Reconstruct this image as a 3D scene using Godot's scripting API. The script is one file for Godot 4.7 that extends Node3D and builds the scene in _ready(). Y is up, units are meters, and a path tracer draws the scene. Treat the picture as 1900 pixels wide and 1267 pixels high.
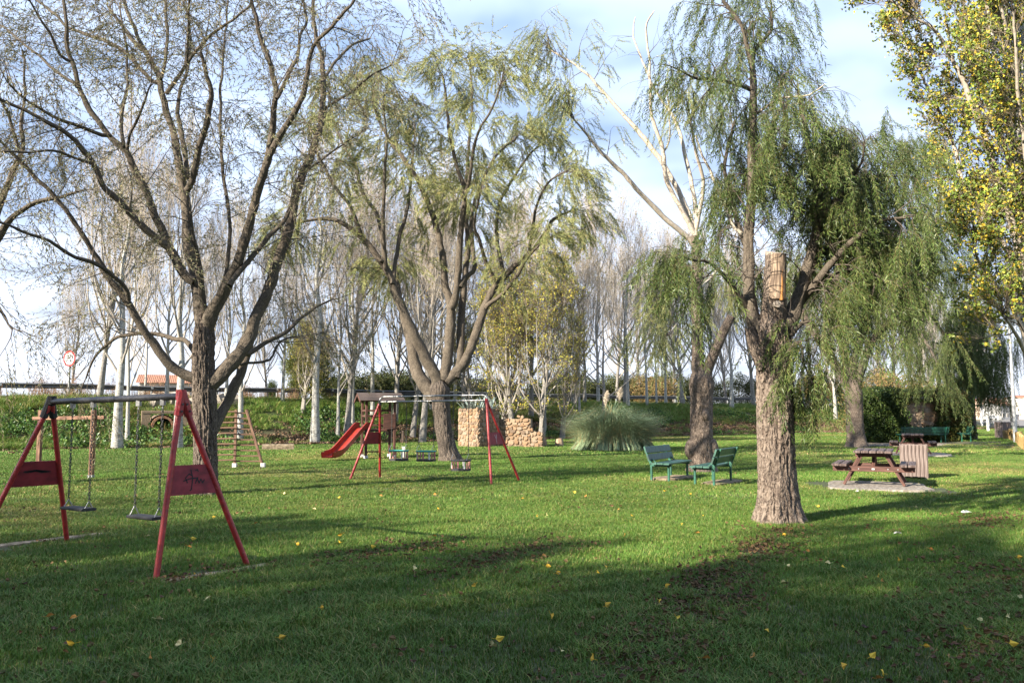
extends Node3D
# A park lawn with playground, willows and picnic tables. Metres, y up; the viewpoint stands at (0, 1.6, 0) and looks along -z.

var rng := RandomNumberGenerator.new()
var taken := {}
var M := {}          # materials
var S := {}          # shared meshes
var wob := FastNoiseLite.new()
var ridge := FastNoiseLite.new()
var patch := FastNoiseLite.new()

const SWING_WILLOW_AT := Vector2(-6.15, -16.7)
const SWING_WILLOW := [
	["trunk", [0.02, -0.03, 0.0, 0.3, 0.01, 0.15, 0.0, 0.253, 0.0, 0.63, 0.0, 0.23, -0.03, 1.49, 0.0, 0.225, -0.07, 2.14, 0.0, 0.225, -0.11, 2.8, 0.0, 0.215, -0.11, 3.35, 0.0, 0.187, -0.12, 3.83, 0.0, 0.052]],
	["limb", [-0.13, 3.29, 0.0, 0.15, -0.38, 4.31, -0.17, 0.119, -0.62, 5.12, -0.3, 0.102, -0.77, 6.15, -0.46, 0.099, -0.99, 7.01, -0.59, 0.081, -1.25, 7.84, -0.72, 0.073, -1.51, 8.57, -0.83, 0.069, -1.65, 9.1, -0.91, 0.064, -1.91, 9.52, -0.98, 0.055, -2.39, 10.04, -1.07, 0.046, -2.66, 10.38, -1.13, 0.037, -2.97, 10.81, -1.2, 0.028]],
	["limb", [-0.57, 6.23, 0.0, 0.07, -0.42, 6.44, 0.08, 0.069, -0.23, 7.02, 0.27, 0.064, -0.04, 7.5, 0.44, 0.059, 0.1, 7.99, 0.61, 0.05, 0.02, 8.49, 0.79, 0.042, -0.05, 8.78, 0.9, 0.038]],
	["limb", [-0.68, 6.57, -0.3, 0.053, -0.89, 7.38, -0.58, 0.054, -1.19, 8.28, -0.88, 0.046, -1.21, 8.73, -1.02, 0.037, -1.16, 9.45, -1.26, 0.033, -1.23, 10.33, -1.53, 0.024, -1.52, 11.25, -1.8, 0.019]],
	["limb", [-1.41, 8.61, -0.8, 0.046, -1.01, 8.99, -0.56, 0.041, -0.6, 9.37, -0.31, 0.036, -0.09, 9.66, -0.05, 0.031, 0.44, 9.86, 0.2, 0.026, 0.84, 10.07, 0.4, 0.021]],
	["limb", [-1.55, 8.94, -0.8, 0.041, -1.51, 9.2, -0.86, 0.037, -1.54, 9.85, -1.01, 0.037, -1.7, 10.96, -1.25, 0.033, -1.87, 11.68, -1.4, 0.028]],
	["limb", [-0.66, 8.99, 0.0, 0.031, -0.45, 9.58, 0.49, 0.025, -0.34, 9.9, 0.78, 0.021, -0.13, 10.34, 1.2, 0.016]],
	["limb", [-1.88, 9.48, -1.0, 0.042, -2.4, 10.23, -1.4, 0.043, -2.84, 11.03, -1.79, 0.039, -3.16, 11.66, -2.09, 0.034, -3.43, 12.38, -2.4, 0.03]],
	["limb", [-0.36, 4.34, 0.0, 0.096, -0.54, 4.47, 0.05, 0.096, -0.82, 5.04, 0.18, 0.086, -1.06, 5.63, 0.31, 0.081, -1.27, 6.16, 0.44, 0.076, -1.47, 6.59, 0.54, 0.072, -1.55, 6.87, 0.6, 0.067, -1.84, 7.1, 0.68, 0.059, -2.04, 7.38, 0.76, 0.054, -2.28, 7.76, 0.86, 0.054, -2.41, 8.23, 0.97, 0.045, -2.54, 8.77, 1.1, 0.041, -2.54, 9.23, 1.2, 0.036, -2.57, 9.64, 1.29, 0.032, -2.59, 10.12, 1.4, 0.024]],
	["limb", [-1.58, 6.98, 1.2, 0.04, -1.7, 6.95, 1.3, 0.04, -2.02, 7.04, 1.61, 0.035, -2.26, 7.06, 1.83, 0.031, -2.45, 7.14, 2.04, 0.027, -2.65, 7.29, 2.31, 0.023, -2.8, 7.52, 2.6, 0.015]],
	["limb", [-1.37, 6.78, 1.1, 0.034, -1.53, 7.45, 0.93, 0.033, -1.53, 8.15, 0.75, 0.03, -1.62, 8.75, 0.61, 0.027, -1.76, 9.35, 0.46, 0.024, -1.96, 10.04, 0.3, 0.017]],
	["limb", [-1.3, 6.74, 1.1, 0.029, -1.19, 6.97, 1.26, 0.027, -0.93, 7.24, 1.5, 0.024, -0.55, 7.71, 1.9, 0.015]],
	["limb", [-2.23, 7.9, 1.3, 0.032, -2.32, 8.01, 1.25, 0.032, -2.76, 8.29, 1.07, 0.029, -3.38, 8.82, 0.81, 0.025, -4.23, 9.48, 0.46, 0.021, -4.94, 9.97, 0.2, 0.017]],
	["limb", [-2.32, 8.37, 1.4, 0.029, -2.45, 8.43, 1.54, 0.028, -2.52, 8.75, 1.84, 0.023, -2.63, 9.01, 2.12, 0.019, -2.7, 9.26, 2.4, 0.015]],
	["limb", [-1.6, 8.92, -0.9, 0.046, -1.82, 8.98, -0.98, 0.046, -2.79, 9.94, -1.44, 0.043, -3.68, 10.41, -1.78, 0.039, -4.24, 10.68, -1.98, 0.035, -4.84, 11.22, -2.23, 0.03, -5.54, 11.75, -2.5, 0.02]],
	["limb", [-0.49, 4.83, 0.8, 0.075, -0.59, 4.9, 0.87, 0.074, -0.95, 5.24, 1.13, 0.065, -1.26, 5.63, 1.4, 0.06, -1.45, 5.82, 1.55, 0.055, -1.61, 6.23, 1.79, 0.051, -1.83, 6.59, 2.04, 0.046, -2.12, 6.83, 2.28, 0.038, -2.45, 6.99, 2.52, 0.033, -2.76, 7.08, 2.75, 0.029, -3.07, 7.21, 3.0, 0.021]],
	["limb", [-1.61, 6.23, 1.8, 0.027, -1.83, 6.26, 2.21, 0.023, -1.97, 6.26, 2.49, 0.022, -2.2, 6.08, 2.97, 0.018, -2.38, 5.93, 3.4, 0.014]],
	["limb", [-0.14, 2.32, 0.0, 0.122, -0.29, 2.36, 0.05, 0.113, -0.67, 2.59, 0.21, 0.099, -0.96, 2.98, 0.38, 0.085, -1.12, 3.27, 0.5, 0.08, -1.38, 3.82, 0.71, 0.075, -1.64, 4.26, 0.89, 0.066, -1.77, 4.53, 1.0, 0.057, -1.99, 4.93, 1.17, 0.049, -2.23, 5.37, 1.37, 0.044, -2.47, 5.75, 1.54, 0.04, -2.79, 6.11, 1.74, 0.035, -3.03, 6.42, 1.9, 0.031, -3.19, 6.63, 2.02, 0.027, -3.48, 6.93, 2.2, 0.023]],
	["limb", [-1.01, 3.76, 1.4, 0.044, -1.01, 3.9, 1.5, 0.044, -1.08, 4.07, 1.65, 0.039, -1.32, 4.3, 1.94, 0.039, -1.58, 4.4, 2.22, 0.034, -1.8, 4.56, 2.49, 0.03, -2.06, 4.7, 2.82, 0.025, -2.35, 4.81, 3.2, 0.021, -2.64, 4.89, 3.6, 0.014]],
	["limb", [-0.2, 2.74, 0.0, 0.061, -0.53, 3.1, -0.22, 0.053, -0.96, 3.22, -0.42, 0.049, -1.53, 3.32, -0.67, 0.045, -1.94, 3.34, -0.84, 0.041, -2.34, 3.28, -1.01, 0.037, -2.77, 3.04, -1.23, 0.03, -3.08, 2.76, -1.42, 0.025, -3.3, 2.43, -1.6, 0.019]],
	["limb", [-0.07, 3.35, 0.0, 0.15, 0.03, 3.61, 0.06, 0.145, 0.31, 4.1, 0.18, 0.121, 0.7, 4.83, 0.36, 0.102, 0.96, 5.59, 0.53, 0.089, 1.2, 6.27, 0.69, 0.079, 1.35, 6.74, 0.81, 0.075, 1.45, 7.38, 0.95, 0.062, 1.53, 7.82, 1.06, 0.053, 1.49, 8.22, 1.15, 0.049, 1.35, 8.75, 1.29, 0.044, 1.23, 9.14, 1.39, 0.04, 1.16, 9.48, 1.47, 0.036, 1.11, 10.01, 1.6, 0.028]],
	["limb", [1.41, 6.52, 1.1, 0.065, 1.48, 6.64, 1.14, 0.065, 1.79, 7.11, 1.3, 0.06, 2.11, 7.56, 1.46, 0.056, 2.27, 8.03, 1.61, 0.047, 2.38, 8.38, 1.72, 0.039, 2.52, 8.6, 1.8, 0.035, 2.9, 8.9, 1.95, 0.031, 3.26, 9.22, 2.09, 0.023, 3.49, 9.47, 2.2, 0.015]],
	["limb", [1.62, 7.67, 1.3, 0.04, 1.66, 7.76, 1.27, 0.04, 1.84, 8.34, 1.13, 0.037, 1.95, 8.65, 1.05, 0.033, 1.94, 9.11, 0.95, 0.03, 2.05, 9.5, 0.85, 0.026, 1.96, 9.91, 0.77, 0.023, 1.87, 10.68, 0.6, 0.017]],
	["limb", [0.55, 4.17, 0.5, 0.059, 0.58, 4.27, 0.46, 0.055, 0.88, 4.8, 0.19, 0.052, 1.17, 5.3, -0.05, 0.048, 1.4, 5.66, -0.23, 0.044, 1.49, 6.15, -0.42, 0.036, 1.52, 6.65, -0.6, 0.027]],
	["limb", [0.01, 2.23, 0.0, 0.178, 0.19, 2.36, -0.04, 0.169, 0.43, 2.7, -0.11, 0.151, 0.7, 3.13, -0.19, 0.132, 0.84, 3.6, -0.26, 0.124, 1.07, 4.22, -0.36, 0.116, 1.27, 5.03, -0.49, 0.108, 1.41, 5.56, -0.57, 0.104, 1.45, 5.94, -0.62, 0.095, 1.6, 6.72, -0.74, 0.091, 1.82, 7.34, -0.83, 0.082, 1.94, 7.95, -0.92, 0.074, 1.97, 8.67, -1.01, 0.065, 1.89, 9.59, -1.13, 0.051, 1.71, 10.22, -1.22, 0.042, 1.65, 10.99, -1.31, 0.038, 1.71, 11.68, -1.4, 0.028]],
	["limb", [1.97, 8.34, -1.1, 0.037, 2.03, 8.39, -1.06, 0.033, 2.67, 8.64, -0.72, 0.027, 3.16, 8.86, -0.44, 0.021, 3.6, 8.99, -0.2, 0.013]],
	["limb", [1.93, 9.05, -1.2, 0.037, 1.97, 9.29, -1.35, 0.034, 2.12, 9.76, -1.67, 0.033, 2.38, 10.3, -2.06, 0.029, 2.73, 10.63, -2.4, 0.02]],
	["limb", [1.71, 6.93, -0.9, 0.028, 1.79, 6.97, -0.82, 0.024, 2.44, 7.14, -0.19, 0.018, 3.22, 7.3, 0.6, 0.01]],
	["limb", [0.47, 2.93, -0.6, 0.063, 0.57, 2.91, -0.74, 0.058, 0.82, 3.22, -1.2, 0.051, 1.09, 3.41, -1.58, 0.048, 1.28, 3.76, -1.96, 0.039, 1.56, 4.09, -2.39, 0.03, 1.89, 4.35, -2.8, 0.02]],
	["limb", [0.45, 2.66, -0.6, 0.031, 0.56, 2.71, -0.68, 0.029, 0.95, 2.79, -0.92, 0.028, 1.12, 3.22, -1.17, 0.022, 1.51, 3.31, -1.4, 0.015]],
	["limb", [0.04, 1.27, -0.2, 0.123, 0.11, 1.53, -0.34, 0.116, 0.18, 1.82, -0.5, 0.108, 0.33, 2.31, -0.75, 0.105, 0.42, 2.8, -0.99, 0.092, 0.48, 3.26, -1.2, 0.075]],
	["limb", [0.29, 4.02, 0.2, 0.043, 0.31, 4.55, 0.05, 0.043, 0.27, 5.59, -0.22, 0.039, -0.02, 6.8, -0.53, 0.036, -0.23, 8.03, -0.84, 0.033, -0.32, 9.1, -1.09, 0.028, -0.37, 10.56, -1.42, 0.023, -0.39, 11.4, -1.6, 0.019]],
	["limb", [-0.1, 3.57, 0.0, 0.07, -0.12, 4.42, 0.33, 0.06, -0.17, 5.06, 0.58, 0.046, -0.16, 5.6, 0.8, 0.033]],
]
const LAWN_WILLOW_AT := Vector2(-2.2, -28.9)
const LAWN_WILLOW := [
	["trunk", [0.04, -0.11, 0.0, 0.486, 0.02, 0.11, 0.0, 0.389, -0.06, 0.48, 0.0, 0.316, -0.2, 1.23, 0.0, 0.292, -0.28, 1.97, 0.0, 0.308, -0.34, 2.5, 0.0, 0.357, -0.36, 2.95, 0.0, 0.09]],
	["limb", [-0.4, 2.69, 0.0, 0.226, -0.49, 3.03, 0.04, 0.211, -1.01, 3.96, 0.17, 0.195, -1.42, 4.8, 0.28, 0.179, -1.83, 5.78, 0.41, 0.149, -2.07, 6.49, 0.5, 0.133, -2.47, 7.08, 0.59, 0.118, -3.05, 7.78, 0.7, 0.096, -3.69, 8.23, 0.79, 0.081, -4.25, 8.38, 0.86, 0.066, -4.72, 8.31, 0.92, 0.051, -5.33, 8.13, 1.0, 0.036]],
	["limb", [-0.5, 2.12, 0.0, 0.226, -0.87, 2.7, -0.21, 0.253, -1.18, 3.16, -0.37, 0.229, -1.43, 4.11, -0.66, 0.185, -1.67, 4.91, -0.9, 0.14, -1.91, 5.73, -1.15, 0.094, -2.11, 7.0, -1.5, 0.063]],
	["limb", [-2.99, 7.7, 0.7, 0.081, -3.08, 7.98, 0.82, 0.073, -3.33, 8.73, 1.14, 0.065, -3.74, 9.25, 1.42, 0.057, -4.21, 10.06, 1.83, 0.042, -4.5, 10.86, 2.2, 0.028]],
	["limb", [-2.36, 6.94, 0.7, 0.096, -2.22, 7.11, 0.65, 0.088, -2.58, 8.68, 0.28, 0.075, -3.09, 9.43, 0.08, 0.068, -3.44, 10.57, -0.17, 0.061, -3.77, 11.09, -0.3, 0.053, -4.32, 12.27, -0.58, 0.038, -4.55, 13.34, -0.8, 0.031]],
	["limb", [-2.17, 6.62, 0.6, 0.081, -2.22, 8.03, 1.08, 0.067, -2.11, 9.47, 1.58, 0.057, -2.01, 10.67, 2.02, 0.042, -2.03, 11.71, 2.4, 0.028]],
	["limb", [-1.94, 6.13, 0.6, 0.081, -1.82, 7.82, -0.01, 0.072, -1.56, 9.36, -0.55, 0.061, -1.5, 10.97, -1.08, 0.047, -1.48, 12.6, -1.6, 0.032]],
	["limb", [-0.21, 2.82, 0.0, 0.211, -0.14, 3.14, -0.02, 0.196, -0.02, 4.29, -0.11, 0.182, 0.02, 5.51, -0.19, 0.152, -0.18, 6.25, -0.25, 0.137, -0.31, 7.37, -0.33, 0.122, -0.58, 8.57, -0.41, 0.107, -0.82, 9.22, -0.46, 0.1, -1.21, 10.08, -0.52, 0.092, -1.94, 11.19, -0.61, 0.077, -2.31, 11.69, -0.66, 0.062, -2.81, 12.7, -0.73, 0.046, -3.0, 13.75, -0.8, 0.031]],
	["limb", [0.05, 5.33, 0.1, 0.143, 0.22, 5.81, 0.21, 0.135, 0.34, 6.97, 0.45, 0.119, 0.43, 7.96, 0.66, 0.103, 0.55, 8.93, 0.87, 0.095, 0.5, 9.56, 1.01, 0.08, 0.26, 10.27, 1.17, 0.065, 0.05, 11.33, 1.41, 0.057, -0.05, 12.27, 1.62, 0.043, -0.13, 13.07, 1.8, 0.028]],
	["limb", [0.55, 9.03, 1.0, 0.073, 0.77, 9.76, 1.35, 0.065, 1.01, 10.92, 1.92, 0.049, 1.56, 11.74, 2.41, 0.036, 1.85, 12.46, 2.8, 0.027]],
	["limb", [0.38, 6.07, 0.3, 0.097, 0.54, 6.41, 0.19, 0.09, 0.87, 6.76, 0.06, 0.083, 0.8, 7.53, -0.15, 0.076, 0.73, 8.51, -0.41, 0.076, 0.83, 9.32, -0.62, 0.069, 1.13, 10.17, -0.85, 0.062, 1.6, 11.24, -1.14, 0.05, 2.33, 11.95, -1.4, 0.038]],
	["limb", [0.24, 2.91, 0.0, 0.151, 0.35, 3.49, -0.13, 0.144, 0.38, 4.8, -0.4, 0.138, 0.47, 6.32, -0.72, 0.116, 0.58, 7.92, -1.04, 0.094, 0.44, 9.4, -1.33, 0.079, 0.53, 11.38, -1.7, 0.064, 0.66, 13.41, -2.07, 0.048, 0.56, 15.28, -2.4, 0.033]],
	["limb", [-0.13, 2.76, 0.0, 0.196, 0.05, 2.92, -0.02, 0.189, 0.46, 3.39, -0.07, 0.174, 0.82, 4.18, -0.13, 0.159, 1.12, 5.08, -0.2, 0.152, 1.28, 5.51, -0.24, 0.137, 1.65, 6.26, -0.3, 0.122, 2.13, 6.77, -0.35, 0.107, 2.55, 7.13, -0.39, 0.092, 3.06, 7.65, -0.45, 0.077, 3.49, 8.28, -0.5, 0.068, 3.73, 8.72, -0.54, 0.055, 4.54, 9.06, -0.6, 0.031]],
	["limb", [1.21, 5.31, -0.2, 0.091, 1.33, 5.47, -0.09, 0.083, 1.9, 5.86, 0.31, 0.075, 2.43, 6.49, 0.8, 0.065, 2.84, 7.07, 1.23, 0.049, 3.29, 7.45, 1.6, 0.034]],
	["limb", [1.63, 6.18, -0.2, 0.084, 1.59, 6.36, -0.12, 0.076, 1.29, 6.97, 0.18, 0.069, 1.06, 7.63, 0.49, 0.059, 0.9, 8.23, 0.78, 0.05, 1.1, 9.13, 1.2, 0.038]],
	["limb", [1.9, 6.61, -0.4, 0.084, 1.82, 7.04, -0.55, 0.077, 1.69, 7.79, -0.81, 0.071, 1.63, 8.61, -1.09, 0.066, 1.74, 9.52, -1.39, 0.063, 2.33, 10.7, -1.81, 0.051, 2.83, 11.55, -2.12, 0.042, 3.46, 12.16, -2.4, 0.033]],
	["limb", [2.79, 7.37, -0.5, 0.061, 2.97, 8.38, 0.14, 0.051, 3.14, 9.11, 0.63, 0.044, 3.54, 9.64, 1.07, 0.035, 4.0, 9.86, 1.4, 0.026]],
]
const BENCH_WILLOW_AT := Vector2(5.32, -23.4)
const BENCH_WILLOW := [
	["trunk", [0.01, -0.15, 0.0, 0.525, 0.0, 0.12, 0.0, 0.407, -0.0, 0.54, 0.0, 0.354, 0.02, 1.15, 0.0, 0.315, 0.04, 2.06, 0.0, 0.315, 0.05, 2.6, 0.0, 0.341, 0.03, 3.03, 0.0, 0.098]],
	["stem", [0.01, 2.59, 0.0, 0.223, -0.06, 3.27, 0.03, 0.177, -0.06, 4.65, 0.1, 0.158, -0.04, 5.73, 0.15, 0.146, -0.05, 6.22, 0.18, 0.133, -0.12, 6.71, 0.2, 0.109]],
	["limb", [-0.05, 6.41, 0.0, 0.085, -0.22, 6.62, 0.08, 0.085, -1.3, 7.46, 0.47, 0.072, -2.34, 8.45, 0.9, 0.059, -3.0, 9.01, 1.16, 0.046, -3.73, 9.8, 1.5, 0.023]],
	["limb", [-0.03, 6.69, 0.0, 0.098, -0.09, 7.02, -0.05, 0.092, -0.59, 8.41, -0.25, 0.08, -1.21, 9.54, -0.42, 0.075, -1.94, 10.48, -0.58, 0.063, -2.68, 11.45, -0.75, 0.05, -3.35, 12.21, -0.88, 0.038, -4.13, 12.72, -1.0, 0.025]],
	["dead_limb", [-0.08, 6.82, 0.0, 0.079, -0.22, 7.1, 0.04, 0.079, -0.49, 7.55, 0.1, 0.073, -0.87, 8.28, 0.2, 0.067, -1.01, 9.29, 0.32, 0.06, -1.34, 10.29, 0.45, 0.048, -1.39, 11.56, 0.61, 0.036, -1.49, 12.56, 0.73, 0.028, -1.27, 13.1, 0.8, 0.018]],
	["dead_limb", [-0.01, 7.01, 0.0, 0.067, 0.01, 7.41, -0.07, 0.067, -0.14, 8.82, -0.32, 0.062, -0.4, 10.28, -0.57, 0.05, -0.93, 11.25, -0.76, 0.038, -1.37, 12.45, -0.97, 0.031, -1.58, 13.34, -1.11, 0.026, -1.48, 13.91, -1.2, 0.015]],
	["limb", [-0.01, 6.93, 0.0, 0.061, 0.04, 7.43, 0.23, 0.06, 0.07, 8.18, 0.58, 0.052, -0.23, 9.06, 1.01, 0.04, -0.44, 9.84, 1.4, 0.028]],
	["dead_limb", [-0.86, 8.44, 0.0, 0.029, -1.01, 9.01, 0.2, 0.027, -0.79, 9.58, 0.41, 0.024, -0.98, 10.96, 0.9, 0.014]],
	["cut_limb", [0.08, 2.59, 0.0, 0.183, 0.14, 2.74, 0.04, 0.165, 0.37, 3.34, 0.21, 0.145, 0.64, 4.0, 0.39, 0.132, 0.82, 4.37, 0.5, 0.12]],
	["limb", [-0.02, 5.13, 0.0, 0.049, -0.17, 5.54, -0.61, 0.038, -0.4, 5.61, -1.05, 0.031, -0.54, 5.37, -1.6, 0.021]],
	["limb", [-0.04, 3.89, 0.0, 0.037, -0.46, 4.13, 0.61, 0.031, -0.84, 4.08, 1.05, 0.023, -1.17, 3.73, 1.6, 0.018]],
	["limb", [0.01, 5.13, 0.0, 0.049, 0.76, 5.9, -0.85, 0.04, 1.12, 6.31, -1.26, 0.031, 1.32, 6.04, -1.6, 0.026]],
]
const POLLARD_WILLOW_AT := Vector2(3.94, -12.4)
const POLLARD_WILLOW := [
	["trunk", [0.01, -0.03, 0.0, 0.372, 0.01, 0.11, 0.0, 0.324, 0.01, 0.33, 0.0, 0.299, 0.0, 0.96, 0.0, 0.275, -0.0, 1.68, 0.0, 0.267, 0.0, 2.33, 0.0, 0.267, -0.01, 2.69, 0.0, 0.283, -0.01, 2.93, 0.0, 0.251, 0.01, 3.06, 0.0, 0.162]],
	["cut_stem", [0.01, 3.04, 0.0, 0.194, 0.02, 3.3, 0.05, 0.177, 0.01, 3.62, 0.1, 0.168, 0.02, 3.86, 0.15, 0.16, 0.02, 4.03, 0.18, 0.155]],
	["limb", [-0.1, 2.65, 0.0, 0.162, -0.21, 2.9, -0.03, 0.13, -0.31, 3.21, -0.06, 0.106, -0.33, 3.65, -0.1, 0.094, -0.28, 4.42, -0.16, 0.082, -0.19, 5.12, -0.22, 0.074, -0.15, 5.74, -0.28, 0.069, -0.11, 6.37, -0.33, 0.066, -0.1, 6.92, -0.38, 0.058, -0.12, 7.38, -0.41, 0.042, -0.28, 7.98, -0.46, 0.034, -0.52, 8.33, -0.5, 0.025]],
	["limb", [-0.1, 6.78, -0.4, 0.033, -0.28, 6.82, -0.32, 0.03, -0.7, 6.85, -0.15, 0.025, -1.14, 6.8, 0.04, 0.019, -1.47, 6.91, 0.2, 0.012]],
	["limb", [-0.06, 7.15, -0.5, 0.03, 0.03, 7.55, -0.59, 0.029, 0.32, 7.93, -0.7, 0.024, 0.36, 8.37, -0.8, 0.017, 0.36, 8.82, -0.9, 0.013]],
	["dead_limb", [-0.18, 4.41, -0.5, 0.034, -0.39, 4.6, -0.56, 0.029, -0.6, 5.21, -0.69, 0.026, -0.77, 5.73, -0.8, 0.021, -0.91, 6.21, -0.9, 0.014]],
	["dead_limb", [-0.07, 6.39, -0.5, 0.025, 0.11, 6.49, -0.29, 0.022, 0.3, 6.54, -0.09, 0.016, 0.58, 6.5, 0.18, 0.013, 0.75, 6.58, 0.4, 0.008]],
	["limb", [0.16, 2.9, 0.0, 0.162, 0.27, 3.06, -0.03, 0.138, 0.39, 3.32, -0.07, 0.114, 0.53, 3.66, -0.13, 0.09, 0.68, 4.09, -0.19, 0.074, 0.86, 4.7, -0.28, 0.066, 0.89, 5.33, -0.38, 0.058, 0.79, 5.98, -0.47, 0.042, 0.75, 6.54, -0.55, 0.034, 0.7, 6.92, -0.6, 0.017]],
	["limb", [0.45, 3.25, -0.3, 0.075, 0.59, 3.49, -0.12, 0.065, 0.83, 3.85, 0.16, 0.056, 1.11, 4.2, 0.47, 0.044, 1.4, 4.41, 0.74, 0.03, 1.59, 4.41, 0.9, 0.018]],
	["limb", [0.74, 3.96, -0.5, 0.05, 1.11, 4.55, -0.75, 0.046, 1.54, 5.15, -1.01, 0.04, 2.06, 5.58, -1.23, 0.032, 2.54, 5.68, -1.4, 0.02]],
	["limb", [-0.24, 3.08, -0.2, 0.058, -0.39, 3.29, -0.04, 0.044, -0.72, 3.6, 0.24, 0.033, -1.05, 3.81, 0.49, 0.026, -1.3, 3.84, 0.64, 0.02, -1.55, 3.89, 0.8, 0.012]],
	["limb", [0.5, 3.41, -0.3, 0.058, 0.71, 3.65, -0.1, 0.044, 1.01, 3.74, 0.1, 0.035, 1.32, 3.75, 0.31, 0.027, 1.55, 3.55, 0.5, 0.016]],
	["limb", [0.59, 3.62, -0.4, 0.058, 0.97, 4.15, -0.52, 0.047, 1.41, 4.52, -0.62, 0.039, 1.88, 4.59, -0.71, 0.029, 2.3, 4.39, -0.8, 0.017]],
	["limb", [0.78, 4.36, -0.3, 0.041, 0.87, 4.71, 0.02, 0.032, 1.07, 4.99, 0.37, 0.025, 1.15, 5.27, 0.67, 0.017, 1.1, 5.51, 0.9, 0.012]],
	["limb", [-0.22, 4.13, -0.4, 0.05, -0.32, 4.82, -0.74, 0.043, -0.39, 5.54, -1.08, 0.035, -0.26, 6.18, -1.36, 0.027, -0.04, 6.75, -1.6, 0.018]],
	["limb", [-0.15, 4.91, -0.4, 0.042, -0.02, 5.26, -0.13, 0.033, 0.13, 5.53, 0.1, 0.027, 0.17, 5.86, 0.35, 0.02, 0.06, 6.18, 0.6, 0.015]],
	["limb", [0.13, 2.51, 0.25, 0.04, 0.23, 2.69, 0.32, 0.032, 0.3, 2.62, 0.35, 0.02, 0.28, 2.3, 0.45, 0.012]],
	["limb", [0.21, 2.79, 0.2, 0.04, 0.35, 2.98, 0.3, 0.032, 0.49, 2.94, 0.37, 0.02, 0.51, 2.61, 0.5, 0.012]],
	["cut_limb", [-0.17, 2.32, 0.1, 0.112, -0.26, 2.52, 0.1, 0.104, -0.34, 2.72, 0.1, 0.088, -0.39, 2.92, 0.1, 0.072]],
]
const FAR_WILLOW_AT := Vector2(17.24, -41.6)
const FAR_WILLOW := [
	["trunk", [0.02, -0.06, 0.0, 0.607, 0.01, 0.2, 0.0, 0.513, -0.03, 0.79, 0.0, 0.432, -0.04, 1.87, 0.0, 0.408, -0.06, 2.9, 0.0, 0.42, -0.03, 3.55, 0.0, 0.109]],
	["cut_limb", [-0.16, 2.9, 0.0, 0.282, -0.72, 3.76, 0.11, 0.238, -1.41, 4.83, 0.24, 0.216, -1.96, 5.64, 0.35, 0.194, -2.52, 6.44, 0.45, 0.193, -2.74, 6.87, 0.5, 0.182]],
	["limb", [-0.02, 3.17, 0.0, 0.261, -0.05, 4.04, -0.06, 0.239, 0.29, 5.0, -0.12, 0.207, 0.73, 6.24, -0.2, 0.175, 0.95, 7.64, -0.29, 0.142, 0.86, 9.62, -0.41, 0.11, 0.81, 11.91, -0.55, 0.088, 0.82, 14.25, -0.69, 0.066, 0.64, 16.02, -0.8, 0.044]],
	["limb", [0.12, 3.17, 0.0, 0.239, 0.39, 4.03, 0.07, 0.217, 0.94, 5.38, 0.18, 0.186, 1.88, 6.46, 0.3, 0.159, 2.82, 7.81, 0.43, 0.129, 3.64, 9.7, 0.59, 0.107, 4.19, 11.6, 0.74, 0.085, 4.33, 13.22, 0.87, 0.064, 3.93, 14.85, 1.0, 0.042]],
	["limb", [-0.12, 3.34, -0.2, 0.196, -0.52, 5.12, 0.07, 0.152, -0.85, 7.81, 0.46, 0.118, -0.79, 10.73, 0.9, 0.093, -0.58, 13.11, 1.26, 0.067, -0.88, 14.69, 1.5, 0.042]],
	["limb", [2.62, 7.57, 0.6, 0.107, 4.59, 8.89, -0.27, 0.096, 6.33, 9.14, -0.9, 0.075, 7.76, 8.53, -1.5, 0.045]],
	["limb", [0.9, 6.54, -0.4, 0.132, 2.24, 9.19, -1.17, 0.112, 3.36, 11.64, -1.85, 0.091, 4.21, 14.19, -2.51, 0.069, 4.83, 16.15, -3.0, 0.047]],
	["limb", [1.41, 6.12, 0.4, 0.129, 2.09, 6.08, 1.24, 0.105, 2.48, 5.48, 2.01, 0.083, 2.57, 4.37, 3.0, 0.048]],
	["limb", [-0.51, 6.24, -0.2, 0.109, -1.55, 8.34, 0.56, 0.086, -2.02, 10.38, 1.28, 0.063, -1.96, 12.36, 2.0, 0.041]],
]
const EDGE_POPLAR_AT := Vector2(9.1, -14.0)
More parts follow.
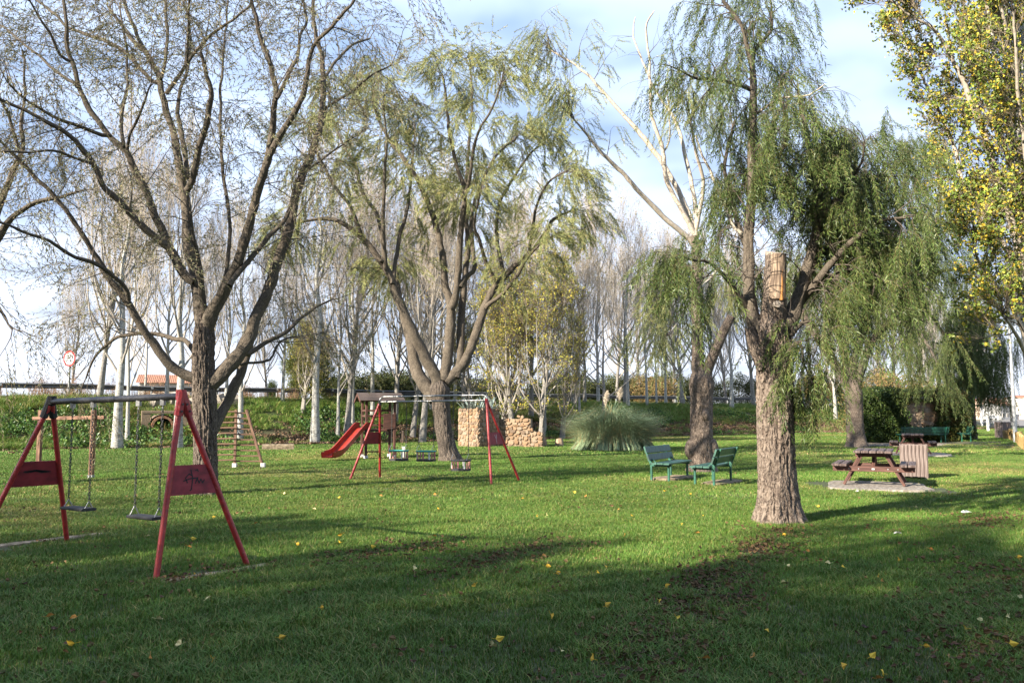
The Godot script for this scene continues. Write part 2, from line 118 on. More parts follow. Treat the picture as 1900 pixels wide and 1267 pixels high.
const EDGE_POPLAR := [
	["trunk", [0.02, -0.01, 0.0, 0.377, -0.01, 0.16, 0.0, 0.33, -0.06, 1.33, 0.0, 0.267, -0.16, 2.79, 0.0, 0.22, -0.26, 4.27, 0.0, 0.188, -0.27, 5.5, 0.0, 0.157, -0.25, 6.94, 0.0, 0.134, -0.15, 8.31, 0.0, 0.102, -0.06, 9.7, 0.0, 0.08, 0.05, 11.11, 0.0, 0.051, 0.16, 12.76, 0.0, 0.022]],
	["limb", [-0.18, 3.53, 0.0, 0.073, -0.37, 4.07, 0.08, 0.069, -0.57, 4.79, 0.18, 0.065, -0.88, 5.69, 0.31, 0.057, -1.18, 6.52, 0.43, 0.05, -1.47, 7.2, 0.53, 0.042, -1.65, 7.48, 0.58, 0.035, -1.96, 7.99, 0.66, 0.028, -2.43, 8.28, 0.74, 0.021, -2.81, 8.53, 0.8, 0.014]],
	["limb", [-0.25, 3.34, 0.0, 0.051, -0.33, 3.91, -0.07, 0.048, -0.5, 4.44, -0.13, 0.044, -0.8, 5.08, -0.21, 0.041, -1.14, 5.77, -0.29, 0.034, -1.2, 6.4, -0.36, 0.031, -1.4, 7.06, -0.43, 0.027, -1.61, 7.65, -0.5, 0.023, -1.84, 8.22, -0.56, 0.017, -1.97, 8.56, -0.6, 0.011]],
	["limb", [-0.2, 2.6, 0.0, 0.044, -0.62, 3.12, 0.31, 0.033, -0.98, 3.52, 0.56, 0.028, -1.33, 3.81, 0.76, 0.023, -1.69, 4.14, 1.0, 0.018, -1.84, 4.47, 1.2, 0.012]],
	["limb", [-0.3, 4.37, 0.0, 0.058, -0.19, 5.14, -0.45, 0.053, -0.52, 5.32, -0.8, 0.001]],
	["limb", [-0.28, 5.98, 0.0, 0.058, -0.54, 6.88, 0.15, 0.048, -0.76, 7.6, 0.28, 0.039, -1.0, 8.66, 0.46, 0.028, -1.2, 9.45, 0.6, 0.021]],
	["limb", [-0.28, 5.4, 0.0, 0.051, -0.41, 6.45, -0.25, 0.045, -0.54, 7.32, -0.46, 0.038, -0.6, 8.67, -0.76, 0.031, -0.61, 9.85, -1.0, 0.02]],
	["limb", [-0.21, 6.94, 0.0, 0.044, -0.6, 7.95, 0.36, 0.036, -0.94, 8.91, 0.71, 0.028, -1.12, 9.68, 1.0, 0.02]],
	["limb", [-0.18, 3.16, 0.0, 0.058, -0.01, 4.2, 0.38, 0.05, 0.07, 5.2, 0.75, 0.041, 0.02, 6.31, 1.18, 0.031, -0.12, 7.37, 1.6, 0.019]],
	["limb", [-0.24, 4.09, 0.0, 0.058, 0.35, 5.31, -0.35, 0.052, 0.94, 6.82, -0.75, 0.046, 1.5, 8.43, -1.15, 0.035, 1.98, 10.4, -1.6, 0.024]],
	["limb", [-0.21, 3.53, 0.0, 0.051, -0.39, 4.55, 0.44, 0.042, -0.78, 5.68, 0.96, 0.034, -1.17, 6.72, 1.48, 0.026, -1.52, 7.69, 2.0, 0.019]],
	["limb", [-0.11, 2.05, 0.0, 0.044, -0.72, 2.56, 0.59, 0.035, -1.2, 2.95, 1.08, 0.027, -1.55, 3.17, 1.4, 0.017]],
	["limb", [-0.22, 6.17, 0.0, 0.044, -0.03, 7.52, -0.47, 0.038, 0.24, 8.97, -0.94, 0.031, 0.56, 10.51, -1.4, 0.024]],
]
const CORNER_WILLOW_AT := Vector2(-12.94, -18.0)
const CORNER_WILLOW := [
	["trunk", [0.0, -0.02, 0.0, 0.364, 0.01, 0.21, 0.0, 0.273, 0.0, 1.25, 0.0, 0.242, 0.02, 2.42, 0.0, 0.232, 0.08, 3.36, 0.0, 0.222]],
	["limb", [0.09, 3.24, 0.0, 0.141, 0.46, 4.06, 0.11, 0.121, 1.08, 4.76, 0.22, 0.102, 1.64, 5.27, 0.3, 0.083, 1.98, 5.76, 0.37, 0.069, 2.25, 6.01, 0.42, 0.055, 2.76, 6.25, 0.48, 0.046, 3.37, 6.35, 0.55, 0.033, 3.76, 6.45, 0.6, 0.018]],
	["limb", [0.1, 3.36, 0.0, 0.132, 0.52, 4.33, -0.13, 0.114, 0.98, 5.33, -0.26, 0.095, 1.26, 6.09, -0.36, 0.077, 1.42, 6.86, -0.44, 0.067, 1.59, 7.46, -0.51, 0.058, 1.65, 7.89, -0.56, 0.048, 1.55, 8.43, -0.62, 0.039, 1.55, 9.28, -0.71, 0.029, 1.37, 10.21, -0.8, 0.02]],
	["limb", [1.57, 7.67, -0.6, 0.039, 1.51, 8.46, -0.14, 0.034, 1.41, 8.81, 0.09, 0.028, 1.47, 9.49, 0.5, 0.018]],
	["limb", [0.05, 3.42, 0.0, 0.132, 0.04, 4.52, 0.21, 0.111, 0.0, 5.66, 0.43, 0.092, 0.34, 7.01, 0.69, 0.072, 0.66, 8.12, 0.91, 0.054, 0.99, 9.42, 1.18, 0.035, 1.3, 10.49, 1.4, 0.026]],
	["limb", [0.01, 3.36, 0.0, 0.122, -0.87, 4.62, -0.37, 0.105, -1.73, 5.93, -0.74, 0.088, -2.55, 7.59, -1.17, 0.07, -3.27, 9.34, -1.59, 0.051, -3.86, 11.18, -2.0, 0.031]],
	["limb", [0.39, 4.02, 0.0, 0.056, 1.2, 4.18, 0.52, 0.046, 1.96, 4.17, 0.99, 0.036, 2.62, 3.76, 1.48, 0.026, 3.18, 3.27, 2.0, 0.017]],
	["limb", [0.94, 4.8, 0.0, 0.056, 0.82, 5.87, -0.46, 0.048, 0.54, 7.14, -0.97, 0.04, 0.4, 8.5, -1.49, 0.031, 0.14, 9.92, -2.0, 0.021]],
]
const SHED_WILLOW_AT := Vector2(28.74, -52.0)
const SHED_WILLOW := [
	["trunk", [0.03, -0.11, 0.0, 0.496, 0.01, 0.19, 0.0, 0.366, 0.03, 1.26, 0.0, 0.312, 0.01, 2.34, 0.0, 0.298, 0.04, 2.95, 0.0, 0.109]],
	["limb", [-0.04, 2.54, 0.0, 0.19, -0.56, 3.95, 0.27, 0.151, -1.34, 5.62, 0.61, 0.113, -2.28, 7.27, 0.96, 0.08, -3.2, 8.25, 1.2, 0.053]],
	["limb", [-0.01, 2.61, 0.0, 0.163, 0.14, 4.32, -0.3, 0.136, 0.19, 6.06, -0.6, 0.11, 0.21, 7.47, -0.85, 0.083, 0.17, 8.36, -1.0, 0.055]],
	["limb", [0.1, 2.61, 0.0, 0.163, 0.4, 4.29, 0.21, 0.135, 0.7, 5.97, 0.43, 0.108, 0.94, 7.31, 0.6, 0.07]],
	["limb", [0.13, 2.54, 0.0, 0.136, 1.23, 3.82, -0.52, 0.121, 2.26, 5.05, -1.01, 0.094, 3.0, 6.13, -1.4, 0.056]],
	["limb", [0.07, 2.68, 0.0, 0.136, -0.11, 4.6, 0.73, 0.107, -0.5, 6.55, 1.49, 0.079, -0.56, 7.82, 2.0, 0.052]],
]
const LEAVES := [[-0.09, -5.93, 0], [-0.13, -5.76, 2], [1.85, -6.14, 0], [3.55, -8.17, 1], [1.27, -6.51, 0], [-1.55, -6.88, 1], [-1.62, -5.96, 1], [3.49, -10.23, 0], [3.35, -8.91, 2], [3.42, -8.67, 0], [3.4, -5.76, 0], [4.34, -7.21, 2], [6.81, -14.11, 2], [3.53, -10.89, 1], [3.54, -6.4, 2], [2.78, -5.7, 1], [2.33, -5.49, 0], [0.79, -6.97, 1], [1.21, -6.97, 2], [-0.96, -6.14, 2], [-2.7, -6.48, 2], [-3.03, -5.83, 0], [-2.27, -5.79, 2], [-0.35, -7.82, 1], [-1.0, -8.67, 2], [2.27, -8.67, 1], [2.24, -5.14, 0], [0.52, -5.46, 1], [-3.14, -8.33, 1], [3.8, -11.38, 3], [3.99, -11.48, 3], [3.4, -9.65, 3], [2.52, -8.97, 3]]
const TRAILS := [[Vector2(3.70, -11.64), Vector2(0.67, -5.29), 0.5], [Vector2(5.34, -8.97), Vector2(3.07, -5.12), 0.8], [Vector2(6.35, -11.92), Vector2(8.03, -13.15), 0.8], [Vector2(-3.39, -8.17), Vector2(-2.76, -8.91), 0.35], [Vector2(-2.24, -8.97), Vector2(-0.87, -10.44), 0.6], [Vector2(3.75, -11.92), Vector2(4.11, -11.64), 0.6], [Vector2(-0.66, -8.67), Vector2(0.67, -10.44), 0.5]]
const PLACES := {"pale": [[-19.0, -40, 1.49, 1.24, "white-barked poplar, nearly bare, at the bank foot behind the flat-seated swings"], [-16.5, -41, 2.32, 1.2, "white-barked poplar, nearly bare, standing beside the brick culvert"], [-15.09, -46, 3.93, 0.95, "white-barked poplar, nearly bare, standing behind the wooden climbing frame"], [-11.13, -47, 0.08, 1.34, "white-barked poplar, nearly bare, standing in front of the bushy conifer"], [21.24, -80, 1.63, 1.07], [31.0, -88, 6.25, 1.09], [32.47, -90, 5.25, 1.15], [33.55, -86, 4.01, 1.09]], "slim": [[-19.45, -42, 3.99, 1.02], [12.07, -74, 3.29, 1.18], [13.2, -75.5, 4.22, 0.9], [14.13, -76, 4.76, 1.19], [-10.29, -49, 1.89, 1.0], [-10.01, -52, 5.44, 1.21], [-9.09, -54, 4.51, 1.29], [5.38, -66, 4.48, 0.96], [2.27, -58, 2.48, 1.2], [-20.67, -49.5, 2.79, 1.1], [-26.95, -60.75, 5.52, 0.97], [-17.8, -51.5, 0.85, 1.0], [-14.9, -53.75, 6.06, 1.02], [-5.68, -58, 3.94, 1.15], [-4.25, -62.0, 3.19, 1.18], [0.64, -65.75, 2.2, 1.25], [7.41, -71.0, 3.67, 1.37], [10.1, -72, 4.28, 1.38], [17.47, -78.75, 5.38, 1.4], [26.21, -85.5, 4.22, 1.1]], "grey": [[-10.08, -50, 5.4, 1.32], [-7.68, -54, 5.68, 1.25], [-6.38, -52, 4.48, 1.17], [-5.43, -49, 5.22, 1.37], [-19.45, -66.25, 1.79, 0.85], [-23.61, -47.0, 5.36, 1.19], [16.23, -77.75, 0.56, 1.33], [19.37, -80.25, 2.58, 1.09], [24.73, -84.25, 1.85, 1.45], [27.65, -86.5, 5.48, 1.16], [34.41, -91.75, 3.86, 1.16], [41.08, -94, 4.51, 1.33], [44.92, -97, 5.53, 1.68], [45.01, -92, 3.17, 1.61], [50.82, -98, 1.94, 1.17], [50.89, -94, 3.77, 1.1], [58.88, -102, 1.24, 1.25], [-32.09, -60, 3.83, 0.77], [-23.52, -63.25, 0.27, 1.08], [-17.3, -68.0, 1.97, 1.11], [-1.76, -60, 5.63, 1.18], [1.42, -62, 2.89, 1.35], [4.95, -69.0, 4.04, 1.38], [11.12, -89.75, 3.51, 1.39], [14.14, -92.25, 5.91, 1.34], [18.74, -95.75, 2.71, 1.43], [26.55, -101.75, 1.49, 1.26], [30.39, -88.75, 6.14, 1.35]], "gold": [[-0.68, -47.5, 3.44, 0.85], [0.21, -47, 0.07, 0.9], [1.52, -46.5, 2.61, 0.95], [3.29, -56, 3.64, 0.75, "yellow-leaved poplar on the bank between the ruined wall and the pampas grass"], [-2.6, -57, 0.13, 0.8, "yellow-leaved poplar on the bank above the stone pier"], [-13.23, -52, 3.87, 0.6, "small yellow-leaved poplar beside the bushy conifer on the bank"]], "wide": [[7.1, -64, 3.97, 1.01], [10.0, -73.0, 3.94, 1.09], [6.16, -70.0, 4.27, 1.05], [-5.09, -60, 4.44, 1.18, "bare spreading grey tree on the bank behind the play tower"], [-3.64, -62, 0.14, 1.06, "bare spreading grey tree on the bank above the agave"], [37.57, -90, 4.25, 1.39, "bare spreading grey tree at the far end of the lawn"], [43.2, -86, 1.58, 1.2, "bare spreading grey tree behind the ivy-covered hut"], [54.95, -104, 3.72, 1.15, "bare spreading grey tree beyond the dark compact willow"]]}
const HEDGE := [[-13.99, -66, 1.3, 1.0], [-13.31, -68, 1.8, 1.3], [-11.87, -70, 1.8, 1.4], [-10.33, -72, 2.0, 1.5], [-8.45, -74, 2.0, 1.5], [-6.44, -76, 2.0, 1.5], [-4.07, -78, 2.2, 1.6], [-1.57, -80, 2.2, 1.5], [3.29, -84, 2.4, 1.5], [5.61, -86, 2.8, 1.9], [8.22, -90, 2.6, 1.8], [11.1, -92, 3.0, 1.9], [14.4, -96, 3, 2], [18.92, -100, 3, 2.2], [23.74, -104, 3, 2.2], [29.04, -106, 3, 2.2], [33.19, -106, 3, 2.2], [38.75, -108, 3, 2.2], [42.97, -108, 3, 2.4], [46.33, -106, 3, 2.6]]
const RUST := [[26.69, -62, 2.2, 2.2], [30.14, -66, 2.4, 2.6], [34.25, -70, 2.6, 2.4], [32.98, -64, 2.2, 2.0], [37.18, -100, 2.6, 2.0], [14.68, -90, 2.0, 1.6], [15.79, -88, 1.6, 1.5]]
const SHADE := [[-12.8, 4.4, 0.6, 1, 0.62], [-17.8, 3.4, 2.1, 1, 0.68], [-8.0, 6.0, 3.9, 1, 0.7], [-13.0, 10.0, 5.0, 1, 0.75], [-19.5, 10.0, 1.0, 1, 0.75], [-3.5, 8.5, 4.2, 1, 0.7], [5.0, 6.5, 1.3, 0, 0.95], [-7.0, 14.0, 5.6, 1, 0.8], [11.5, 4.0, 2.9, 0, 0.9], [-22.5, -0.5, 2.2, 2, 0.9], [-15.8, 7.0, 0.3, 1, 0.75], [-10.5, 8.0, 1.9, 1, 0.75], [-22.5, 6.5, 3.1, 1, 0.75], [-5.0, 11.5, 2.6, 1, 0.8], [1.5, 9.5, 0.9, 1, 0.75]]
const BARE := [[8.2, -18.75, 1.2, 1.6, 0.35], [16.1, -33.2, 1.3, 1.5, 0.4], [21.9, -44.6, 3.7, 1.8, 0.0], [-6.25, -10.4, 1.35, 0.2, 0.94], [-3.0, -8.62, 0.66, 0.16, 0.9], [3.97, -12.4, 0.2, 0.2, 0.0]]


# ------------------------------------------------------------------ geometry helpers
class Geo:
	var v := PackedVector3Array()
	var n := PackedVector3Array()
	var u := PackedVector2Array()
	var c := PackedColorArray()
	var i := PackedInt32Array()
	var tint := Color.WHITE
	func vert(p: Vector3, nn: Vector3, uv: Vector2) -> int:
		v.push_back(p); n.push_back(nn); u.push_back(uv); c.push_back(tint)
		return v.size() - 1
	func tri(a: Vector3, b: Vector3, d: Vector3) -> void:       # counter-clockwise seen from outside
		var nn := (b - a).cross(d - a).normalized()
		var k := v.size()
		vert(a, nn, Vector2(a.x + a.z, a.y)); vert(b, nn, Vector2(b.x + b.z, b.y)); vert(d, nn, Vector2(d.x + d.z, d.y))
		i.push_back(k); i.push_back(k + 2); i.push_back(k + 1)
	func quad(a: Vector3, b: Vector3, d: Vector3, e: Vector3) -> void:
		var nn := (b - a).cross(e - a).normalized()
		var k := v.size()
		vert(a, nn, Vector2(0, 0)); vert(b, nn, Vector2(1, 0)); vert(d, nn, Vector2(1, 1)); vert(e, nn, Vector2(0, 1))
		for j in [0, 2, 1, 0, 3, 2]:
			i.push_back(k + j)
	func mesh(mat: Material) -> ArrayMesh:
		var a := []
		a.resize(Mesh.ARRAY_MAX)
		a[Mesh.ARRAY_VERTEX] = v; a[Mesh.ARRAY_NORMAL] = n; a[Mesh.ARRAY_TEX_UV] = u; a[Mesh.ARRAY_COLOR] = c; a[Mesh.ARRAY_INDEX] = i
		var m := ArrayMesh.new()
		m.add_surface_from_arrays(Mesh.PRIMITIVE_TRIANGLES, a)
		m.surface_set_material(0, mat)
		return m

func numbered(called: String) -> String:
	taken[called] = taken.get(called, -1) + 1
	return called if taken[called] == 0 else "%s_%03d" % [called, taken[called]]

func thing(called: String, label: String, category: String, at := Vector3.ZERO, turn := 0.0, group := "") -> Node3D:
	var o := Node3D.new()
	o.name = numbered(called)
	add_child(o, true)
	o.position = at
	o.rotation.y = turn
	return tag(o, label, category, group)

func tag(o: Node3D, label: String, category: String, group := "", kind := "") -> Node3D:
	if label: o.set_meta("label", label)
	if category: o.set_meta("category", category)
	if group: o.set_meta("group", group)
	if kind: o.set_meta("kind", kind)
	return o

func part(parent: Node3D, called: String, mesh: Mesh, at := Transform3D()) -> MeshInstance3D:
	var o := MeshInstance3D.new()
	o.name = numbered(called) if parent == self else called
	o.mesh = mesh
	o.transform = at
	parent.add_child(o, true)
	return o

func again(src: Node3D, called: String, at: Vector3, turn := 0.0, size := 1.0, label := "", group := "") -> Node3D:
	var o: Node3D = src.duplicate()
	o.name = numbered(called)
	add_child(o, true)
	o.position = at
	o.rotation.y = turn
	o.scale = Vector3.ONE * size
	if label: o.set_meta("label", label)
	if group: o.set_meta("group", group)
	return o

func scatter(parent: Node3D, called: String, mesh: Mesh, where: Array, tints: PackedColorArray) -> MultiMeshInstance3D:
	var mm := MultiMesh.new()
	mm.transform_format = MultiMesh.TRANSFORM_3D
	mm.use_colors = true
	mm.mesh = mesh
	mm.instance_count = where.size()
	for k in where.size():
		mm.set_instance_transform(k, where[k])
		mm.set_instance_color(k, tints[k])
	var o := MultiMeshInstance3D.new()
	o.name = numbered(called) if parent == self else called
	o.multimesh = mm
	o.set_meta("kind", "stuff")
	parent.add_child(o, true)
	return o

func beam(g: Geo, a: Vector3, b: Vector3, w: float, h: float, up := Vector3.UP, ch := 0.12) -> void:   # a bar with chamfered edges
	var z := (b - a).normalized()
	if absf(z.dot(up)) > 0.98: up = Vector3.RIGHT
	var x := up.cross(z).normalized()
	var y := z.cross(x)
	var q := minf(w, h) * ch
	var hw := w / 2; var hh := h / 2
	var pr := [Vector2(hw, -hh + q), Vector2(hw, hh - q), Vector2(hw - q, hh), Vector2(-hw + q, hh), Vector2(-hw, hh - q), Vector2(-hw, -hh + q), Vector2(-hw + q, -hh), Vector2(hw - q, -hh)]
	prism(g, a, b, x, y, pr)

func prism(g: Geo, a: Vector3, b: Vector3, x: Vector3, y: Vector3, pr: Array) -> void:
	var n := pr.size()
	var L := a.distance_to(b)
	var run := 0.0
	for k in n:
		var p: Vector2 = pr[k]; var r: Vector2 = pr[(k + 1) % n]
		var p0 := a + x * p.x + y * p.y; var p1 := a + x * r.x + y * r.y
		var q0 := b + x * p.x + y * p.y; var q1 := b + x * r.x + y * r.y
		var nn := (p1 - p0).cross(q0 - p0).normalized()
		var e := p.distance_to(r)
		var j := g.vert(p0, nn, Vector2(run, 0)); g.vert(p1, nn, Vector2(run + e, 0)); g.vert(q1, nn, Vector2(run + e, L)); g.vert(q0, nn, Vector2(run, L))
		run += e
		for m in [0, 2, 1, 0, 3, 2]: g.i.push_back(j + m)
	for k in range(1, n - 1):
		var o: Vector2 = pr[0]; var p: Vector2 = pr[k]; var r: Vector2 = pr[k + 1]
		g.tri(b + x * o.x + y * o.y, b + x * p.x + y * p.y, b + x * r.x + y * r.y)
		g.tri(a + x * o.x + y * o.y, a + x * r.x + y * r.y, a + x * p.x + y * p.y)

func box(g: Geo, mid: Vector3, size: Vector3, ch := 0.02) -> void:      # upright box with chamfered vertical edges
	beam(g, mid - Vector3(0, size.y / 2, 0), mid + Vector3(0, size.y / 2, 0), size.z, size.x, Vector3.RIGHT, ch)

func tube(g: Geo, P: PackedVector3Array, R: PackedFloat32Array, sides: int, uvs := 1.0, amp := 0.0, cap := false, flare := 0.0) -> void:
	var n := P.size()
	var t := (P[1] - P[0]).normalized()
	var x := (Vector3.RIGHT if absf(t.x) < 0.8 else Vector3.FORWARD)
	x = (x - t * x.dot(t)).normalized()
	var k0 := g.v.size()
	var run := 0.0
	for k in n:
		if k > 0:
			run += P[k].distance_to(P[k - 1])
			var t2 := ((P[k + 1] - P[k - 1]) if k < n - 1 else (P[k] - P[k - 1])).normalized()
			x = (x - t2 * x.dot(t2)).normalized()
			t = t2
		var y := t.cross(x)
		for s in sides + 1:
			var a := TAU * s / sides
			var d := x * cos(a) + y * sin(a)
			var r := R[k]
			if amp > 0.0:
				var aa := TAU * (s % sides) / sides
				var f: float = ridge.get_noise_3d(cos(aa) * 1.9 + 7.0 * R[0], (run + wob.get_noise_2d(run * 30.0, aa * 8.0) * 0.15) * 1.5, sin(aa) * 1.9)
				r += amp * (0.25 - 2.2 * absf(f)) + amp * 0.5 * wob.get_noise_3d(cos(aa) * 60, run * 40.0, sin(aa) * 60)
				if flare > 0.0 and run < 0.7:
					var up := 1.0 - run / 0.7
					r += flare * up * up * (0.35 + 1.3 * maxf(0.0, wob.get_noise_2d(cos(aa) * 75.0 + 40.0 * R[0], sin(aa) * 75.0)) * 2.0)
			g.vert(P[k] + d * r, d, Vector2(a / TAU * uvs * maxf(1.0, roundf(R[0] * 6.0)), run * uvs))
	for k in n - 1:
		for s in sides:
			var a := k0 + k * (sides + 1) + s
			var b := a + sides + 1
			g.i.push_back(a); g.i.push_back(b); g.i.push_back(a + 1)
			g.i.push_back(a + 1); g.i.push_back(b); g.i.push_back(b + 1)
	if cap:
		for e in [0, n - 1]:
			var c := g.vert(P[e], -t if e == 0 else t, Vector2.ZERO)
			for s in sides:
				var a: int = k0 + e * (sides + 1) + s
				var p := g.v[a]; var q := g.v[a + 1]
				if e == 0: g.tri(P[e], q, p)
				else: g.tri(P[e], p, q)
	if amp > 0.0:       # normals of the displaced bark
		for k in n:
			for s in sides + 1:
				var a := k0 + k * (sides + 1) + s
				var up := g.v[k0 + mini(k + 1, n - 1) * (sides + 1) + s] - g.v[k0 + maxi(k - 1, 0) * (sides + 1) + s]
				var side := g.v[k0 + k * (sides + 1) + (s + 1) % sides] - g.v[k0 + k * (sides + 1) + (s - 1 + sides) % sides]
				var nn := side.cross(up).normalized()
				g.n[a] = nn if nn.dot(g.n[a]) > 0 else -nn

func pipe(g: Geo, a: Vector3, b: Vector3, r: float, sides := 12, cap := true) -> void:
	tube(g, PackedVector3Array([a, b]), PackedFloat32Array([r, r]), sides, 1.0, 0.0, cap)

func smooth(ctrl: Array, step: float) -> Array:          # [x, y, z, r, ...] -> resampled points and radii
	var n: int = ctrl.size() / 4
	var P := PackedVector3Array()
	var R := PackedFloat32Array()
	for k in n - 1:
		var q := []
		for m in [-1, 0, 1, 2]:
			var j: int = clampi(k + m, 0, n - 1) * 4
			q.append(Vector4(ctrl[j], ctrl[j + 1], ctrl[j + 2], ctrl[j + 3]))
		var a: Vector4 = q[1]; var b: Vector4 = q[2]
		var L := Vector3(a.x, a.y, a.z).distance_to(Vector3(b.x, b.y, b.z))
		var cnt := maxi(1, int(ceil(L / step)))
		for s in cnt:
			var t := float(s) / cnt
			var p: Vector4 = 0.5 * ((2.0 * q[1]) + (q[2] - q[0]) * t + (2.0 * q[0] - 5.0 * q[1] + 4.0 * q[2] - q[3]) * t * t + (3.0 * q[1] - q[0] - 3.0 * q[2] + q[3]) * t * t * t)
			P.push_back(Vector3(p.x, p.y, p.z)); R.push_back(maxf(0.004, p.w))
	var e: int = (n - 1) * 4
	P.push_back(Vector3(ctrl[e], ctrl[e + 1], ctrl[e + 2])); R.push_back(maxf(0.004, ctrl[e + 3]))
	return [P, R]

func solid(parent: Node3D, called: String, mat: Material, make: Callable, at := Transform3D()) -> MeshInstance3D:
	var g := Geo.new()
	make.call(g)
	return part(parent, called, g.mesh(mat), at)

# ------------------------------------------------------------------ materials
func lin(r: float, g: float, b: float) -> Color:          # a real-world base colour given in linear values
	return Color(r, g, b).linear_to_srgb()

func noise_tex(freq: float, octaves: int, stops: Array, size := 256, kind := FastNoiseLite.TYPE_SIMPLEX_SMOOTH, sd := 1) -> NoiseTexture2D:
	var f := FastNoiseLite.new()
	f.seed = sd
	f.noise_type = kind
	f.frequency = freq
	f.fractal_octaves = octaves
	var t := NoiseTexture2D.new()
	t.width = size; t.height = size
	t.seamless = true
	t.noise = f
	if stops:
		var gr := Gradient.new()
		var offs := PackedFloat32Array(); var cols := PackedColorArray()
		for s in stops:
			offs.push_back(s[0]); cols.push_back(s[1])
		gr.offsets = offs; gr.colors = cols
		t.color_ramp = gr
	return t

func plain(col: Color, rough := 0.8, metal := 0.0) -> StandardMaterial3D:
	var m := StandardMaterial3D.new()
	m.albedo_color = col
	m.roughness = rough
	m.metallic = metal
	return m

func mottled(stops: Array, freq: float, scale: float, rough := 0.8, bump := 0.0, oct := 4, sd := 1, metal := 0.0) -> StandardMaterial3D:
	var m := plain(Color.WHITE, rough, metal)
	m.albedo_texture = noise_tex(freq, oct, stops, 256, FastNoiseLite.TYPE_SIMPLEX_SMOOTH, sd)
	m.uv1_triplanar = true
	m.uv1_scale = Vector3.ONE * scale
	if bump > 0.0:
		m.heightmap_enabled = true
		m.heightmap_scale = bump
		m.heightmap_texture = noise_tex(freq * 1.7, oct, [], 256, FastNoiseLite.TYPE_SIMPLEX_SMOOTH, sd + 9)
	return m

func bark(dark: Color, mid: Color, light: Color, bump: float, sd: int, across := 7.0, along := 1.6) -> StandardMaterial3D:      # furrowed bark on the limb's own uv
	var W := 256; var Hh := 256
	var im := Image.create(W, Hh, false, Image.FORMAT_RGB8)
	var hm := Image.create(W, Hh, false, Image.FORMAT_RGB8)
	var f := FastNoiseLite.new(); f.seed = sd; f.frequency = 1.0; f.fractal_octaves = 3
	var f2 := FastNoiseLite.new(); f2.seed = sd + 5; f2.frequency = 1.0; f2.fractal_octaves = 4
	for y in Hh:
		var b := TAU * y / Hh
		for x in W:
			var a := TAU * x / W
			var w := f2.get_noise_3d(cos(a) * 1.3, sin(a) * 1.3, cos(b) * 1.1 + sin(b) * 0.7)
			var rr := absf(f.get_noise_3d(cos(a) * across / TAU * 2.2 + w * 0.6, sin(a) * across / TAU * 2.2, cos(b) * along)) + absf(f.get_noise_3d(cos(a) * across / TAU * 2.2, sin(a) * across / TAU * 2.2 + w * 0.6, sin(b) * along + 9.0))
			var t := clampf(rr * 1.5, 0.0, 1.0)
			var fine := f2.get_noise_3d(cos(a) * 9.0, sin(a) * 9.0, 6.0 * cos(b) + 5.0 * sin(b)) * 0.5 + 0.5
			var col := dark.lerp(mid, smoothstep(0.0, 0.35, t)).lerp(light, smoothstep(0.35, 0.95, t) * (0.4 + 0.6 * fine))
			im.set_pixel(x, y, col)
			var h := clampf(t * 0.8 + fine * 0.25, 0.0, 1.0)
			hm.set_pixel(x, y, Color(h, h, h))
	var m := plain(Color.WHITE, 0.95)
	m.albedo_texture = ImageTexture.create_from_image(im)
	m.heightmap_enabled = true
	m.heightmap_scale = bump
	m.heightmap_texture = ImageTexture.create_from_image(hm)
	return m

func poplar_bark(base: Color, scar: Color, sd: int) -> StandardMaterial3D:      # pale smooth bark with dark lenticels and scars
	var W := 256; var Hh := 512
	var im := Image.create(W, Hh, false, Image.FORMAT_RGB8)
	var f := FastNoiseLite.new(); f.seed = sd; f.frequency = 1.0; f.fractal_octaves = 4
	for y in Hh:
		var b := TAU * y / Hh
		for x in W:
			var a := TAU * x / W
			var blotch := f.get_noise_3d(cos(a) * 1.4, sin(a) * 1.4, cos(b) * 3.0 + 11.0 * sin(b) * 0.3)
			var bands := f.get_noise_3d(cos(a) * 0.8, sin(a) * 0.8 + 20.0, cos(b) * 16.0) + f.get_noise_3d(cos(a) * 0.8, sin(a) * 0.8 + 40.0, sin(b) * 16.0)
			var sc := smoothstep(0.32, 0.62, bands + blotch * 0.5)
			var col := base.lerp(base.darkened(0.35), clampf(blotch * 0.9 + 0.35, 0.0, 1.0)).lerp(scar, sc * 0.85)
			im.set_pixel(x, y, col)
	var m := plain(Color.WHITE, 0.85)
	m.albedo_texture = ImageTexture.create_from_image(im)
	return m

func leafy(rough := 0.55, through := 0.35) -> StandardMaterial3D:
	var m := plain(Color.WHITE, rough)
	m.vertex_color_use_as_albedo = true
	m.backlight_enabled = true
	m.backlight = Color(through, through, through * 0.8)
	m.metallic_specular = 0.35
	return m

func wood(a: Color, b: Color, sd: int, bump := 0.25) -> StandardMaterial3D:      # grain along the piece's own length (v)
	var m := plain(Color.WHITE, 0.75)
	m.albedo_texture = noise_tex(0.02, 4, [[0.25, a], [0.55, a.lerp(b, 0.5)], [0.8, b]], 256, FastNoiseLite.TYPE_SIMPLEX_SMOOTH, sd)
	m.uv1_scale = Vector3(3.5, 0.35, 1)
	m.heightmap_enabled = true
	m.heightmap_scale = bump
	m.heightmap_texture = m.albedo_texture
	return m

